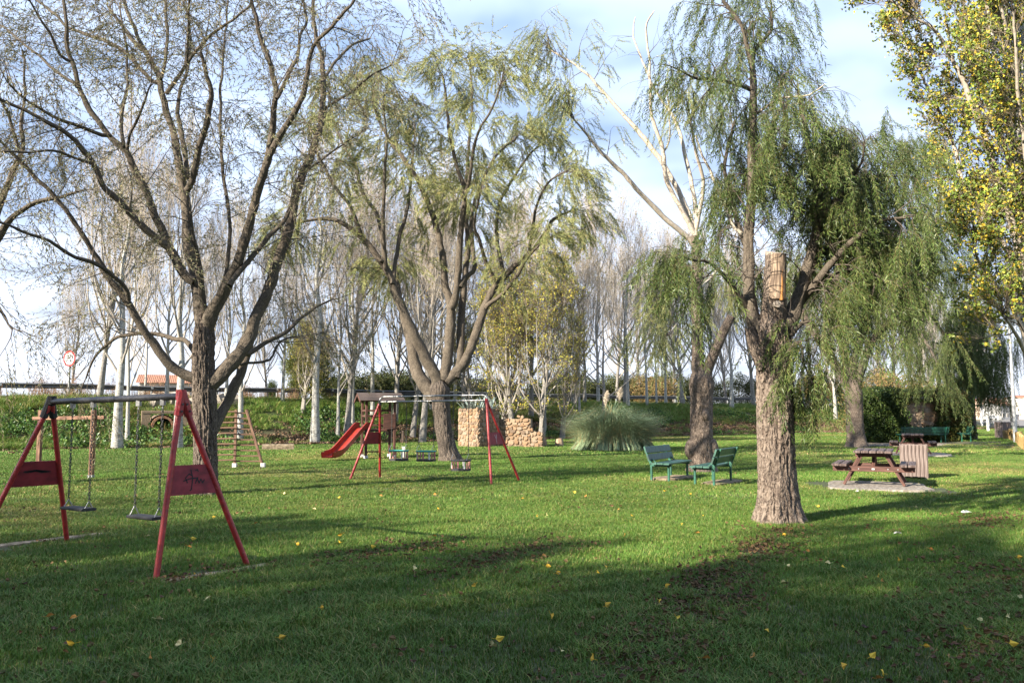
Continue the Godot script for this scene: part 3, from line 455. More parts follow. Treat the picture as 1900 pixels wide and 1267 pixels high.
func make_materials() -> void:
	M.bark_grey = bark(lin(0.025, 0.018, 0.014), lin(0.085, 0.066, 0.052), lin(0.17, 0.14, 0.112), 2.2, 3)
	M.bark_brown = bark(lin(0.03, 0.021, 0.016), lin(0.12, 0.09, 0.07), lin(0.235, 0.19, 0.152), 2.4, 8)
	M.bark_limb = bark(lin(0.035, 0.027, 0.02), lin(0.085, 0.068, 0.05), lin(0.15, 0.125, 0.095), 0.9, 14, 9.0, 2.4)
	M.bark_pale = mottled([[0.2, lin(0.28, 0.23, 0.18)], [0.6, lin(0.42, 0.37, 0.3)], [0.85, lin(0.5, 0.46, 0.4)]], 0.03, 2.0, 0.85, 0.3)
	M.poplar = poplar_bark(lin(0.46, 0.45, 0.41), lin(0.07, 0.06, 0.05), 21)
	M.poplar_grey = poplar_bark(lin(0.30, 0.28, 0.25), lin(0.06, 0.05, 0.04), 25)
	M.poplar_limb = mottled([[0.25, lin(0.2, 0.18, 0.155)], [0.7, lin(0.36, 0.33, 0.29)]], 0.03, 1.5, 0.9)
	M.twig = plain(lin(0.1, 0.08, 0.064), 0.9)
	M.twig_pale = plain(lin(0.33, 0.285, 0.24), 0.9)
	M.leaf = leafy(0.55, 0.5)
	M.leaf_gloss = leafy(0.4, 0.45)
	M.dry = leafy(0.8, 0.2)
	M.grass = leafy(0.6, 0.45)
	M.red = mottled([[0.1, lin(0.09, 0.03, 0.02)], [0.2, lin(0.22, 0.016, 0.02)], [0.5, lin(0.3, 0.018, 0.022)], [0.78, lin(0.38, 0.03, 0.03)], [0.86, lin(0.4, 0.12, 0.1)]], 0.05, 1.2, 0.42, 0.05)
	M.red.clearcoat_enabled = true
	M.red.clearcoat = 0.3
	M.red_panel = mottled([[0.15, lin(0.13, 0.012, 0.02)], [0.5, lin(0.22, 0.016, 0.026)], [0.85, lin(0.27, 0.03, 0.04)]], 0.02, 1.5, 0.6, 0.05, 5, 5)
	M.slide_red = mottled([[0.2, lin(0.2, 0.02, 0.012)], [0.8, lin(0.3, 0.035, 0.02)]], 0.02, 1.0, 0.35)
	M.steel_dark = mottled([[0.2, lin(0.02, 0.02, 0.024)], [0.65, lin(0.05, 0.05, 0.055)], [0.92, lin(0.11, 0.09, 0.08)]], 0.05, 2.0, 0.4, 0.05, 4, 3, 0.5)
	M.steel = mottled([[0.2, lin(0.25, 0.25, 0.25)], [0.8, lin(0.42, 0.42, 0.42)]], 0.04, 2.0, 0.4, 0.0, 4, 4, 0.7)
	M.zinc = mottled([[0.2, lin(0.3, 0.31, 0.31)], [0.8, lin(0.46, 0.47, 0.47)]], 0.03, 0.6, 0.5, 0.0, 4, 4, 0.5)
	M.rail = mottled([[0.2, lin(0.07, 0.072, 0.072)], [0.8, lin(0.15, 0.15, 0.15)]], 0.03, 0.6, 0.6, 0.0, 4, 4, 0.3)
	M.chain = plain(lin(0.07, 0.07, 0.07), 0.5, 0.4)
	M.black = plain(lin(0.012, 0.012, 0.013), 0.6)
	M.rubber = mottled([[0.2, lin(0.02, 0.02, 0.021)], [0.8, lin(0.055, 0.055, 0.055)]], 0.04, 3.0, 0.8)
	M.ink = plain(lin(0.02, 0.016, 0.02), 0.8)
	M.ink_pale = plain(lin(0.5, 0.4, 0.42), 0.8)
	M.green = mottled([[0.15, lin(0.01, 0.035, 0.026)], [0.5, lin(0.013, 0.068, 0.048)], [0.9, lin(0.03, 0.11, 0.08)]], 0.02, 1.3, 0.45, 0.1, 5, 6)
	M.green_frame = mottled([[0.2, lin(0.01, 0.065, 0.042)], [0.8, lin(0.02, 0.12, 0.08)]], 0.02, 1.0, 0.4, 0.05, 4, 7)
	M.brown_plank = wood(lin(0.05, 0.03, 0.026), lin(0.15, 0.115, 0.105), 11)
	M.brown_leg = wood(lin(0.055, 0.022, 0.016), lin(0.13, 0.06, 0.045), 12)
	M.bin_slat = wood(lin(0.10, 0.072, 0.062), lin(0.24, 0.19, 0.17), 13)
	M.tower_wood = wood(lin(0.045, 0.018, 0.012), lin(0.12, 0.05, 0.035), 15)
	M.roof_wood = wood(lin(0.045, 0.03, 0.022), lin(0.12, 0.085, 0.068), 16)
	M.ladder_wood = wood(lin(0.1, 0.05, 0.03), lin(0.25, 0.15, 0.1), 17)
	M.frame_wood = wood(lin(0.1, 0.045, 0.025), lin(0.28, 0.16, 0.1), 18)
	M.log_yellow = wood(lin(0.24, 0.15, 0.05), lin(0.5, 0.36, 0.16), 19)
	M.cut_wood = wood(lin(0.1, 0.068, 0.046), lin(0.38, 0.28, 0.195), 20, 0.8)
	M.cut_end = mottled([[0.2, lin(0.18, 0.145, 0.115)], [0.8, lin(0.38, 0.34, 0.29)]], 0.04, 3.0, 0.9, 0.4)
	M.split_orange = wood(lin(0.42, 0.16, 0.04), lin(0.62, 0.34, 0.12), 22, 0.4)
	M.concrete = mottled([[0.2, lin(0.11, 0.09, 0.07)], [0.5, lin(0.23, 0.2, 0.165)], [0.8, lin(0.34, 0.31, 0.27)]], 0.05, 0.8, 0.9, 0.8, 5, 30)
	M.sandy = mottled([[0.15, lin(0.10, 0.08, 0.05)], [0.5, lin(0.22, 0.17, 0.11)], [0.85, lin(0.32, 0.26, 0.18)]], 0.02, 1.2, 0.95, 0.8, 5, 31)
	M.white_paint = mottled([[0.2, lin(0.5, 0.5, 0.48)], [0.8, lin(0.72, 0.72, 0.7)]], 0.02, 1.0, 0.6)
	M.mortar = mottled([[0.2, lin(0.16, 0.115, 0.075)], [0.8, lin(0.31, 0.235, 0.16)]], 0.04, 1.5, 0.95, 1.0, 5, 33)
	var st := [[0.3, 0.2, 0.12], [0.36, 0.26, 0.17], [0.26, 0.16, 0.09], [0.32, 0.25, 0.18], [0.2, 0.14, 0.095], [0.35, 0.22, 0.13]]
	for k in st.size():
		var a: Array = st[k]
		M["stone%d" % k] = mottled([[0.15, lin(a[0] * 0.6, a[1] * 0.6, a[2] * 0.6)], [0.55, lin(a[0], a[1], a[2])], [0.9, lin(a[0] * 1.25, a[1] * 1.28, a[2] * 1.35)]], 0.03, 1.6, 0.95, 1.2, 5, 40 + k)
	M.asphalt = mottled([[0.2, lin(0.045, 0.045, 0.045)], [0.8, lin(0.085, 0.083, 0.08)]], 0.05, 0.5, 0.9, 0.3)
	M.street = mottled([[0.2, lin(0.13, 0.12, 0.11)], [0.8, lin(0.22, 0.2, 0.18)]], 0.03, 0.2, 0.9)
	M.tile_red = mottled([[0.2, lin(0.22, 0.09, 0.05)], [0.5, lin(0.36, 0.17, 0.10)], [0.85, lin(0.46, 0.27, 0.18)]], 0.06, 0.6, 0.9)
	M.plaster = mottled([[0.2, lin(0.55, 0.5, 0.42)], [0.8, lin(0.7, 0.66, 0.6)]], 0.02, 0.3, 0.9)
	M.plaster_peach = mottled([[0.2, lin(0.55, 0.4, 0.3)], [0.8, lin(0.68, 0.54, 0.42)]], 0.02, 0.3, 0.9)
	M.plaster_grey = mottled([[0.2, lin(0.28, 0.28, 0.27)], [0.8, lin(0.4, 0.4, 0.39)]], 0.02, 0.3, 0.9)
	M.glass = plain(lin(0.03, 0.04, 0.05), 0.1)
	M.sign_white = plain(lin(0.78, 0.78, 0.78), 0.4)
	M.sign_red = plain(lin(0.5, 0.02, 0.02), 0.4)
	M.sign_black = plain(lin(0.015, 0.015, 0.015), 0.5)
	M.teal = plain(lin(0.03, 0.3, 0.24), 0.5)
	M.pink = plain(lin(0.5, 0.22, 0.2), 0.6)
	M.pampas = leafy(0.6, 0.3)
	M.paper = plain(lin(0.75, 0.75, 0.73), 0.9)

# ------------------------------------------------------------------ foliage pieces
func rv() -> Vector3:
	return Vector3(rng.randf_range(-1, 1), rng.randf_range(-1, 1), rng.randf_range(-1, 1))

func leaf_blade(g: Geo, b: Vector3, d: Vector3, l: float, w: float, fold := 0.25) -> void:
	var s := d.cross(rv()).normalized()
	var nn := s.cross(d).normalized()
	var m := b + d * l * 0.42 + nn * w * fold
	var tip := b + d * l - Vector3(0, l * 0.12, 0)
	g.tri(b, m - s * w * 0.5, tip)
	g.tri(b, tip, m + s * w * 0.5)

func round_leaf(g: Geo, b: Vector3, d: Vector3, l: float, w: float) -> void:      # broad pointed poplar leaf
	var s := d.cross(rv()).normalized()
	var nn := s.cross(d).normalized()
	var a := b + d * l * 0.3
	var e := b + d * l * 0.62 + nn * w * 0.08
	var tip := b + d * l - nn * l * 0.1
	var fl := nn * w * 0.14
	g.tri(b, a - s * w * 0.5 + fl, e - s * w * 0.36 + fl)
	g.tri(b, e - s * w * 0.36 + fl, tip)
	g.tri(b, tip, e + s * w * 0.36 + fl)
	g.tri(b, e + s * w * 0.36 + fl, a + s * w * 0.5 + fl)

func willow_spray(L: float, count: int, ll: float, lw: float, stem: Color, cols: Array, mat: Material, sd: int) -> ArrayMesh:
	rng.seed = sd
	var g := Geo.new()
	var P := PackedVector3Array(); var R := PackedFloat32Array()
	var bend := rng.randf_range(0.1, 0.3)
	var sway := rng.randf_range(-0.1, 0.1)
	for k in 6:
		var t := k / 5.0
		P.push_back(Vector3(bend * L * sin(t * 1.4), -L * t, sway * L * sin(t * 3.0)))
		R.push_back(lerpf(0.004, 0.0015, t))
	g.tint = stem
	tube(g, P, R, 3)
	for k in count:
		var t := (k + rng.randf()) / count
		var f := t * 5.0
		var j := mini(int(f), 4)
		var p := P[j].lerp(P[j + 1], f - j)
		var a := k * 2.4 + rng.randf()
		var d := (Vector3(cos(a), 0, sin(a)) * rng.randf_range(0.35, 0.85) + Vector3.DOWN * rng.randf_range(0.5, 1.0)).normalized()
		g.tint = cols[rng.randi() % cols.size()]
		leaf_blade(g, p, d, ll * rng.randf_range(0.65, 1.15), lw * rng.randf_range(0.8, 1.2))
	return g.mesh(mat)

func twig_spray(L: float, forks: int, leaves: int, ll: float, stem: Color, cols: Array, mat: Material, sd: int, thick := 0.006) -> ArrayMesh:      # upright brush of fine twigs with a few leaves, along +y
	rng.seed = sd
	var g := Geo.new()
	g.tint = stem
	var ends := []
	for k in forks:
		var a := k * 2.4 + rng.randf()
		var base := Vector3(0, L * 0.5 * rng.randf(), 0)
		var d := (Vector3(cos(a), 0, sin(a)) * rng.randf_range(0.15, 0.6) + Vector3.UP).normalized()
		var l := L * rng.randf_range(0.4, 0.75)
		var mid := base + d * l * 0.5 + rv() * 0.05 * L
		var e := base + d * l + rv() * 0.07 * L + Vector3(0, 0.06 * L, 0)
		tube(g, PackedVector3Array([base, mid, e]), PackedFloat32Array([thick * 0.75, thick * 0.55, thick * 0.2]), 3)
		ends.append([mid, e])
	tube(g, PackedVector3Array([Vector3.ZERO, Vector3(0.02 * L, L * 0.5, 0), Vector3(-0.03 * L, L, 0.02 * L)]), PackedFloat32Array([thick, thick * 0.8, thick * 0.3]), 3)
	for k in leaves:
		var q: Array = ends[rng.randi() % ends.size()]
		var p: Vector3 = (q[0] as Vector3).lerp(q[1], rng.randf())
		g.tint = cols[rng.randi() % cols.size()]
		round_leaf(g, p, (rv() + Vector3(0, -0.4, 0)).normalized(), ll * rng.randf_range(0.7, 1.2), ll * rng.randf_range(0.75, 1.0))
	return g.mesh(mat)

func leaf_clump(rad: float, count: int, ll: float, lw: float, cols: Array, mat: Material, sd: int, pointed := false) -> ArrayMesh:
	rng.seed = sd
	var g := Geo.new()
	for k in count:
		var p := rv()
		while p.length() > 1.0: p = rv()
		g.tint = cols[rng.randi() % cols.size()]
		var d := (p * 0.8 + rv() * 0.7 + Vector3(0, 0.1, 0)).normalized()
		if pointed: leaf_blade(g, p * rad, d, ll * rng.randf_range(0.7, 1.2), lw)
		else: round_leaf(g, p * rad, d, ll * rng.randf_range(0.7, 1.2), lw * rng.randf_range(0.8, 1.2))
	return g.mesh(mat)

func blade_patch(side: float, count: int, h: float, w: float, sd: int, lean := 0.5) -> ArrayMesh:      # grass blades on a square of ground
	rng.seed = sd
	var g := Geo.new()
	for k in count:
		var p := Vector3(rng.randf_range(-0.5, 0.5) * side, -0.008, rng.randf_range(-0.5, 0.5) * side)
		var a := rng.randf() * TAU
		var hh := h * rng.randf_range(0.45, 1.15)
		var s := Vector3(cos(a), 0, sin(a)) * w * 0.5 * rng.randf_range(0.7, 1.3)
		var l := Vector3(-sin(a), 0, cos(a)).rotated(Vector3.UP, rng.randf_range(-0.8, 0.8)) * hh * rng.randf_range(0.15, 1.0) * lean * 2.0
		var mid := p + l * 0.35 + Vector3(0, hh * 0.6, 0)
		var tip := p + l + Vector3(0, hh * rng.randf_range(0.75, 1.0), 0)
		var q := rng.randf()
		var b := rng.randf_range(0.7, 1.25)
		g.tint = Color(0.086 * b, 0.155 * b, 0.03 * b)
		if q > 0.82: g.tint = Color(0.17 * b, 0.175 * b, 0.055 * b)
		if q > 0.94: g.tint = Color(0.3 * b, 0.25 * b, 0.12 * b)
		g.quad(p - s, p + s, mid + s * 0.7, mid - s * 0.7)
		g.tri(mid - s * 0.7, mid + s * 0.7, tip)
	return g.mesh(M.grass)

func make_pieces() -> void:
	var st := Color(0.17, 0.13, 0.1)
	var olive := [Color(0.16, 0.165, 0.085), Color(0.21, 0.205, 0.115), Color(0.13, 0.13, 0.07), Color(0.25, 0.2, 0.115)]
	var green := [Color(0.075, 0.12, 0.035), Color(0.11, 0.155, 0.05), Color(0.15, 0.175, 0.07), Color(0.055, 0.09, 0.03)]
	var pale := [Color(0.17, 0.2, 0.085), Color(0.22, 0.24, 0.115), Color(0.12, 0.155, 0.065), Color(0.24, 0.22, 0.1)]
	S.sparse = []; S.dense = []; S.pale = []; S.long = []; S.bare = []; S.yellow = []; S.edge = []; S.willow_bare = []
	for k in 3:
		S.sparse.append(willow_spray(0.7, 16, 0.085, 0.018, st, olive, M.leaf, 100 + k))
		S.dense.append(willow_spray(0.8, 34, 0.1, 0.017, Color(0.16, 0.13, 0.06), green, M.leaf_gloss, 110 + k))
		S.pale.append(willow_spray(0.75, 44, 0.09, 0.019, Color(0.17, 0.14, 0.08), pale, M.leaf, 120 + k))
		S.long.append(willow_spray(1.5, 46, 0.12, 0.026, Color(0.15, 0.12, 0.06), green, M.leaf, 130 + k))
		S.bare.append(twig_spray(1.3, 6, 4, 0.07, Color(0.4, 0.35, 0.3), [Color(0.26, 0.2, 0.06), Color(0.2, 0.14, 0.06), Color(0.18, 0.18, 0.06)], M.dry, 140 + k, 0.007))
		S.yellow.append(twig_spray(1.1, 7, 17, 0.08, Color(0.17, 0.14, 0.11), [Color(0.34, 0.31, 0.06), Color(0.28, 0.28, 0.06), Color(0.44, 0.33, 0.06), Color(0.18, 0.21, 0.055)], M.leaf, 150 + k, 0.007))
		S.edge.append(twig_spray(0.5, 6, 30, 0.047, Color(0.18, 0.15, 0.12), [Color(0.1, 0.15, 0.03), Color(0.15, 0.19, 0.04), Color(0.075, 0.115, 0.025), Color(0.42, 0.32, 0.04), Color(0.12, 0.16, 0.04), Color(0.3, 0.27, 0.05)], M.leaf_gloss, 160 + k, 0.004))
		S.willow_bare.append(twig_spray(1.0, 8, 4, 0.05, Color(0.14, 0.11, 0.085), olive, M.leaf, 170 + k, 0.005))
	S.ivy = []
	S.shrub = []
	S.conifer = []
	for k in 2:
		S.ivy.append(leaf_clump(0.22, 26, 0.09, 0.085, [Color(0.03, 0.055, 0.016), Color(0.05, 0.085, 0.022), Color(0.08, 0.115, 0.03)], M.leaf_gloss, 180 + k))
		S.shrub.append(leaf_clump(0.5, 60, 0.13, 0.1, [Color(0.045, 0.06, 0.022), Color(0.065, 0.085, 0.03), Color(0.1, 0.105, 0.04)], M.leaf, 190 + k))
		S.conifer.append(leaf_clump(0.45, 70, 0.26, 0.035, [Color(0.08, 0.1, 0.03), Color(0.12, 0.135, 0.035), Color(0.06, 0.075, 0.025)], M.leaf, 200 + k, true))
	S.litter = leaf_clump(0.0, 0, 0, 0, [Color.WHITE], M.dry, 1) if false else null

# ------------------------------------------------------------------ trees
var tw: Geo
var spots: Array
var tints: Array
var opt: Dictionary

func put_spray(p: Vector3, d: Vector3) -> void:
	if opt.has("clear") and Vector2(p.x - opt.clear.x, p.y - opt.clear.y).length() < opt.clear.z and p.z > -0.25: return
	if p.y > opt.thin.x and rng.randf() < opt.thin.y: return
	var k: int = rng.randi() % 3
	var down: Vector3 = opt.axis
	var y: Vector3 = -(d.lerp(down, opt.hang) + rv() * 0.18).normalized() if down.y < 0 else (d.lerp(down, opt.hang) + rv() * 0.25).normalized()
	var x := y.cross(rv()).normalized()
	var s: float = rng.randf_range(opt.size.x, opt.size.y)
	spots[k].append(Transform3D(Basis(x, y, x.cross(y)) * s, p))
	var q: float = rng.randf()
	var b := rng.randf_range(0.8, 1.2)
	var ca: Color = opt.tint_a; var cb: Color = opt.tint_b
	tints[k].push_back(Color(lerpf(ca.r, cb.r, q) * b, lerpf(ca.g, cb.g, q) * b, lerpf(ca.b, cb.b, q) * b))

func branch(p: Vector3, d: Vector3, L: float, r: float, level: int, leafy_on: bool) -> void:
	var n := 6 if level == 0 else 4
	var P := PackedVector3Array([p]); var R := PackedFloat32Array([r])
	var dir := d.normalized()
	for k in n:
		var t := (k + 1.0) / n
		dir = (dir + rv() * opt.wander + Vector3(0, opt.lift * (1.0 - t) - opt.droop * t, 0)).normalized()
		P.push_back(P[k] + dir * L / n)
		R.push_back(lerpf(r, maxf(0.002, r * 0.2), t))
	tube(tw, P, R, 4 if level == 0 else 3)
	if level == 0:
		var c := maxi(2, int(L / opt.sub_gap))
		for k in c:
			var f := (0.15 + 0.85 * (k + rng.randf()) / c) * n
			var j := mini(int(f), n - 1)
			var q := P[j].lerp(P[j + 1], f - j)
			var t := (P[j + 1] - P[j]).normalized()
			var side := t.cross(rv()).normalized()
			branch(q, t * 0.7 + side * 0.8, rng.randf_range(opt.sub_len.x, opt.sub_len.y), maxf(0.0028, r * 0.42), 1, leafy_on)
	if leafy_on and level == 1:
		for k in opt.sprays:
			var f: float = (0.2 + 0.8 * (k + rng.randf()) / opt.sprays) * n
			var j := mini(int(f), n - 1)
			put_spray(P[j].lerp(P[j + 1], f - j), (P[j + 1] - P[j]).normalized())

func grow(root: Node3D, limbs: Array, o: Dictionary, sd: int) -> void:
	rng.seed = sd
	opt = {"trunk_mat": M.bark_grey, "limb_mat": M.bark_limb, "twig_mat": M.twig, "amp": 0.03, "sides": 40, "step": 0.06, "gap": 0.5, "from": 0.25, "branch_len": Vector2(0.9, 2.2), "sub_gap": 0.3, "sub_len": Vector2(0.4, 0.9), "sprays": 3,
		"size": Vector2(0.7, 1.2), "hang": 0.6, "axis": Vector3.DOWN, "wander": 0.22, "lift": 0.12, "droop": 0.15, "tint_a": Color(0.85, 0.85, 0.85), "tint_b": Color(1.15, 1.15, 1.1), "spray": S.sparse, "r_max": 0.2, "reach": 0.55, "low": 0.0, "twig_r": 0.013, "tips": 3, "thin": Vector2(99, 0)}
	opt.merge(o, true)
	tw = Geo.new()
	spots = [[], [], []]
	tints = [PackedColorArray(), PackedColorArray(), PackedColorArray()]
	for limb in limbs:
		var called: String = limb[0]
		var first := called == "trunk"
		var sm := smooth(limb[1], opt.step if first else 0.16)
		var P: PackedVector3Array = sm[0]; var R: PackedFloat32Array = sm[1]
		var cut := called.begins_with("cut")
		var dead := called.begins_with("dead")
		var stem := called == "stem"
		if not first and not cut:       # limbs are never dead straight
			for k in range(2, P.size()):
				var w := minf(1.0, k / 6.0) * 0.035
				P[k] += Vector3(wob.get_noise_2d(k * 9.0, P[0].x * 50.0), wob.get_noise_2d(k * 9.0 + 300.0, P[0].y * 50.0), wob.get_noise_2d(k * 9.0 + 700.0, P[0].z * 50.0)) * w
				R[k] *= 1.0 + 0.09 * wob.get_noise_2d(k * 22.0, P[0].y * 80.0)
		var g := Geo.new()
		tube(g, P, R, opt.sides if first else (clampi(int(R[0] * 160.0), 7, 20) if not cut else 24), 1.0, opt.amp if first else (minf(opt.amp * 0.6, R[0] * 0.12) if R[0] > 0.07 else 0.0), cut, 0.055 if first and opt.amp > 0.02 else 0.0)
		part(root, called, g.mesh(opt.trunk_mat if first or cut or stem else (M.bark_pale if dead else opt.limb_mat)))
		if first or cut or stem: continue
		var total := 0.0
		for k in P.size() - 1: total += P[k].distance_to(P[k + 1])
		var run := 0.0; var next: float = total * opt.from
		for k in range(1, P.size()):
			run += P[k].distance_to(P[k - 1])
			while run > next and R[k] < opt.r_max:
				next += opt.gap * rng.randf_range(0.5, 1.5) * (3.0 if dead else 1.0) * (1.0 if total > 2.0 else 0.7)
				if P[k].y < opt.low: continue
				var t := (P[k] - P[k - 1]).normalized()
				var side := t.cross(rv()).normalized()
				var f := run / total
				var L: float = rng.randf_range(opt.branch_len.x, opt.branch_len.y) * lerpf(1.0, 0.75, f)
				branch(P[k], t * opt.reach + side, L * (0.5 if dead else 1.0), minf(R[k] * 0.45, opt.twig_r), 0, not dead)
			if run > next: next = run
		if not dead:      # the limb goes on as fine growth
			var t := (P[P.size() - 1] - P[P.size() - 2]).normalized()
			for k in opt.tips: branch(P[P.size() - 1 - (k % 3)], t + rv() * 0.6, rng.randf_range(opt.branch_len.x, opt.branch_len.y) * 0.8, minf(R[R.size() - 1] * 0.8, opt.twig_r), 0, true)
	if tw.v.size():
		var o2 := part(root, "twigs", tw.mesh(opt.twig_mat))
		o2.set_meta("kind", "stuff")
	for k in 3:
		if spots[k].size(): scatter(root, "foliage", opt.spray[k], spots[k], tints[k])

func poplar_limbs(h: float, r: float, sd: int, stems := 1, low := 0.22, open := 0.34) -> Array:      # a slim poplar: straight stem, steep limbs
	rng.seed = sd
	var out := []
	for s in stems:
		var a := rng.randf() * TAU
		var lean := Vector3(cos(a), 0, sin(a)) * (0.0 if stems == 1 else rng.randf_range(0.08, 0.22))
		var hh := h * (1.0 if s == 0 else rng.randf_range(0.7, 0.95))
		var stem := []
		var pts := []
		for k in 8:
			var t := k / 7.0
			var p := lean * t * hh * (0.6 + 0.4 * t) + Vector3(rng.randf_range(-1, 1), 0, rng.randf_range(-1, 1)) * 0.02 * h * t + Vector3(0, hh * t - 0.05, 0) + (Vector3(cos(a), 0, sin(a)) * 0.12 if stems > 1 else Vector3.ZERO)
			var rr := lerpf(r, 0.015, pow(t, 0.85)) * (1.25 if k == 0 else 1.0)
			stem += [p.x, p.y, p.z, rr]
			pts.append([p, rr])
		out.append(["trunk", stem])
		var n := int(h * 1.5)
		for k in n:
			var t := low + (0.95 - low) * (k + rng.randf()) / n
			var f := t * 7.0; var j := mini(int(f), 6)
			var p: Vector3 = (pts[j][0] as Vector3).lerp(pts[j + 1][0], f - j)
			var rr: float = lerpf(pts[j][1], pts[j + 1][1], f - j)
			var b := rng.randf() * TAU
			var L := hh * (1.0 - t) * rng.randf_range(0.35, 0.6) + 0.6
			var d := Vector3(cos(b) * open, 1, sin(b) * open).normalized()
			var q := p + d * L * 0.45 + Vector3(cos(b), 0, sin(b)) * L * open * 0.3
			var e := p + Vector3(cos(b) * open * 0.9, 1, sin(b) * open * 0.9).normalized() * L + Vector3(0, L * 0.06, 0)
			var lr := minf(rr * 0.55, 0.05)
			out.append(["limb", [p.x, p.y, p.z, lr, q.x, q.y, q.z, lr * 0.7, e.x, e.y, e.z, 0.008]])
	return out

# ------------------------------------------------------------------ ground
const ROAD := Vector2(-28.5, -46.0)           # a point of the road's near edge, and the road's direction
const ALONG := Vector2(0.7926, -0.6097)
const ACROSS := Vector2(0.6097, 0.7926)       # from the road down towards the lawn

func off_road(x: float, z: float) -> float:
	return (Vector2(x, z) - ROAD).dot(ACROSS)

func height(x: float, z: float) -> float:
	var s := off_road(x, z)
	var m := (Vector2(x, z) - ROAD).dot(ALONG)
	var top := 2.55 * (1.0 - smoothstep(92.0, 125.0, m))
	var edge := 10.0 + 1.2 * patch.get_noise_2d(m * 1.2, 40.0)
	var b := top * (1.0 - smoothstep(1.2, edge, s)) if s > -10.0 else top * 0.9
	b += 0.22 * (1.0 - smoothstep(2.0, 9.0, Vector2((x - 27.0) * 0.35, z + 45.0).length())) * smoothstep(20.0, 27.0, x)
	var rough := 0.02 + 0.12 * smoothstep(11.0, 8.0, s)
	return b + rough * patch.get_noise_2d(x * 6.0, z * 6.0) + 0.05 * patch.get_noise_2d(x * 1.1, z * 1.1) * smoothstep(3.0, 9.0, absf(x) + absf(z))

func on(x: float, z: float, dy := 0.0) -> Vector3:
	return Vector3(x, height(x, z) + dy, z)

func axis_steps(lo: float, hi: float, step: float, far: float) -> PackedFloat32Array:
	var a := PackedFloat32Array()
	var back := []
	var d := step * 3.0; var p := lo - d
	while p > -far:
		back.append(p); d *= 1.6; p -= d
	back.append(-far)
	back.reverse()
	for q in back: a.push_back(q)
	p = lo
	while p <= hi:
		a.push_back(p); p += step
	d = step * 3.0; p = hi + d
	while p < far:
		a.push_back(p); d *= 1.6; p += d
	a.push_back(far)
	return a

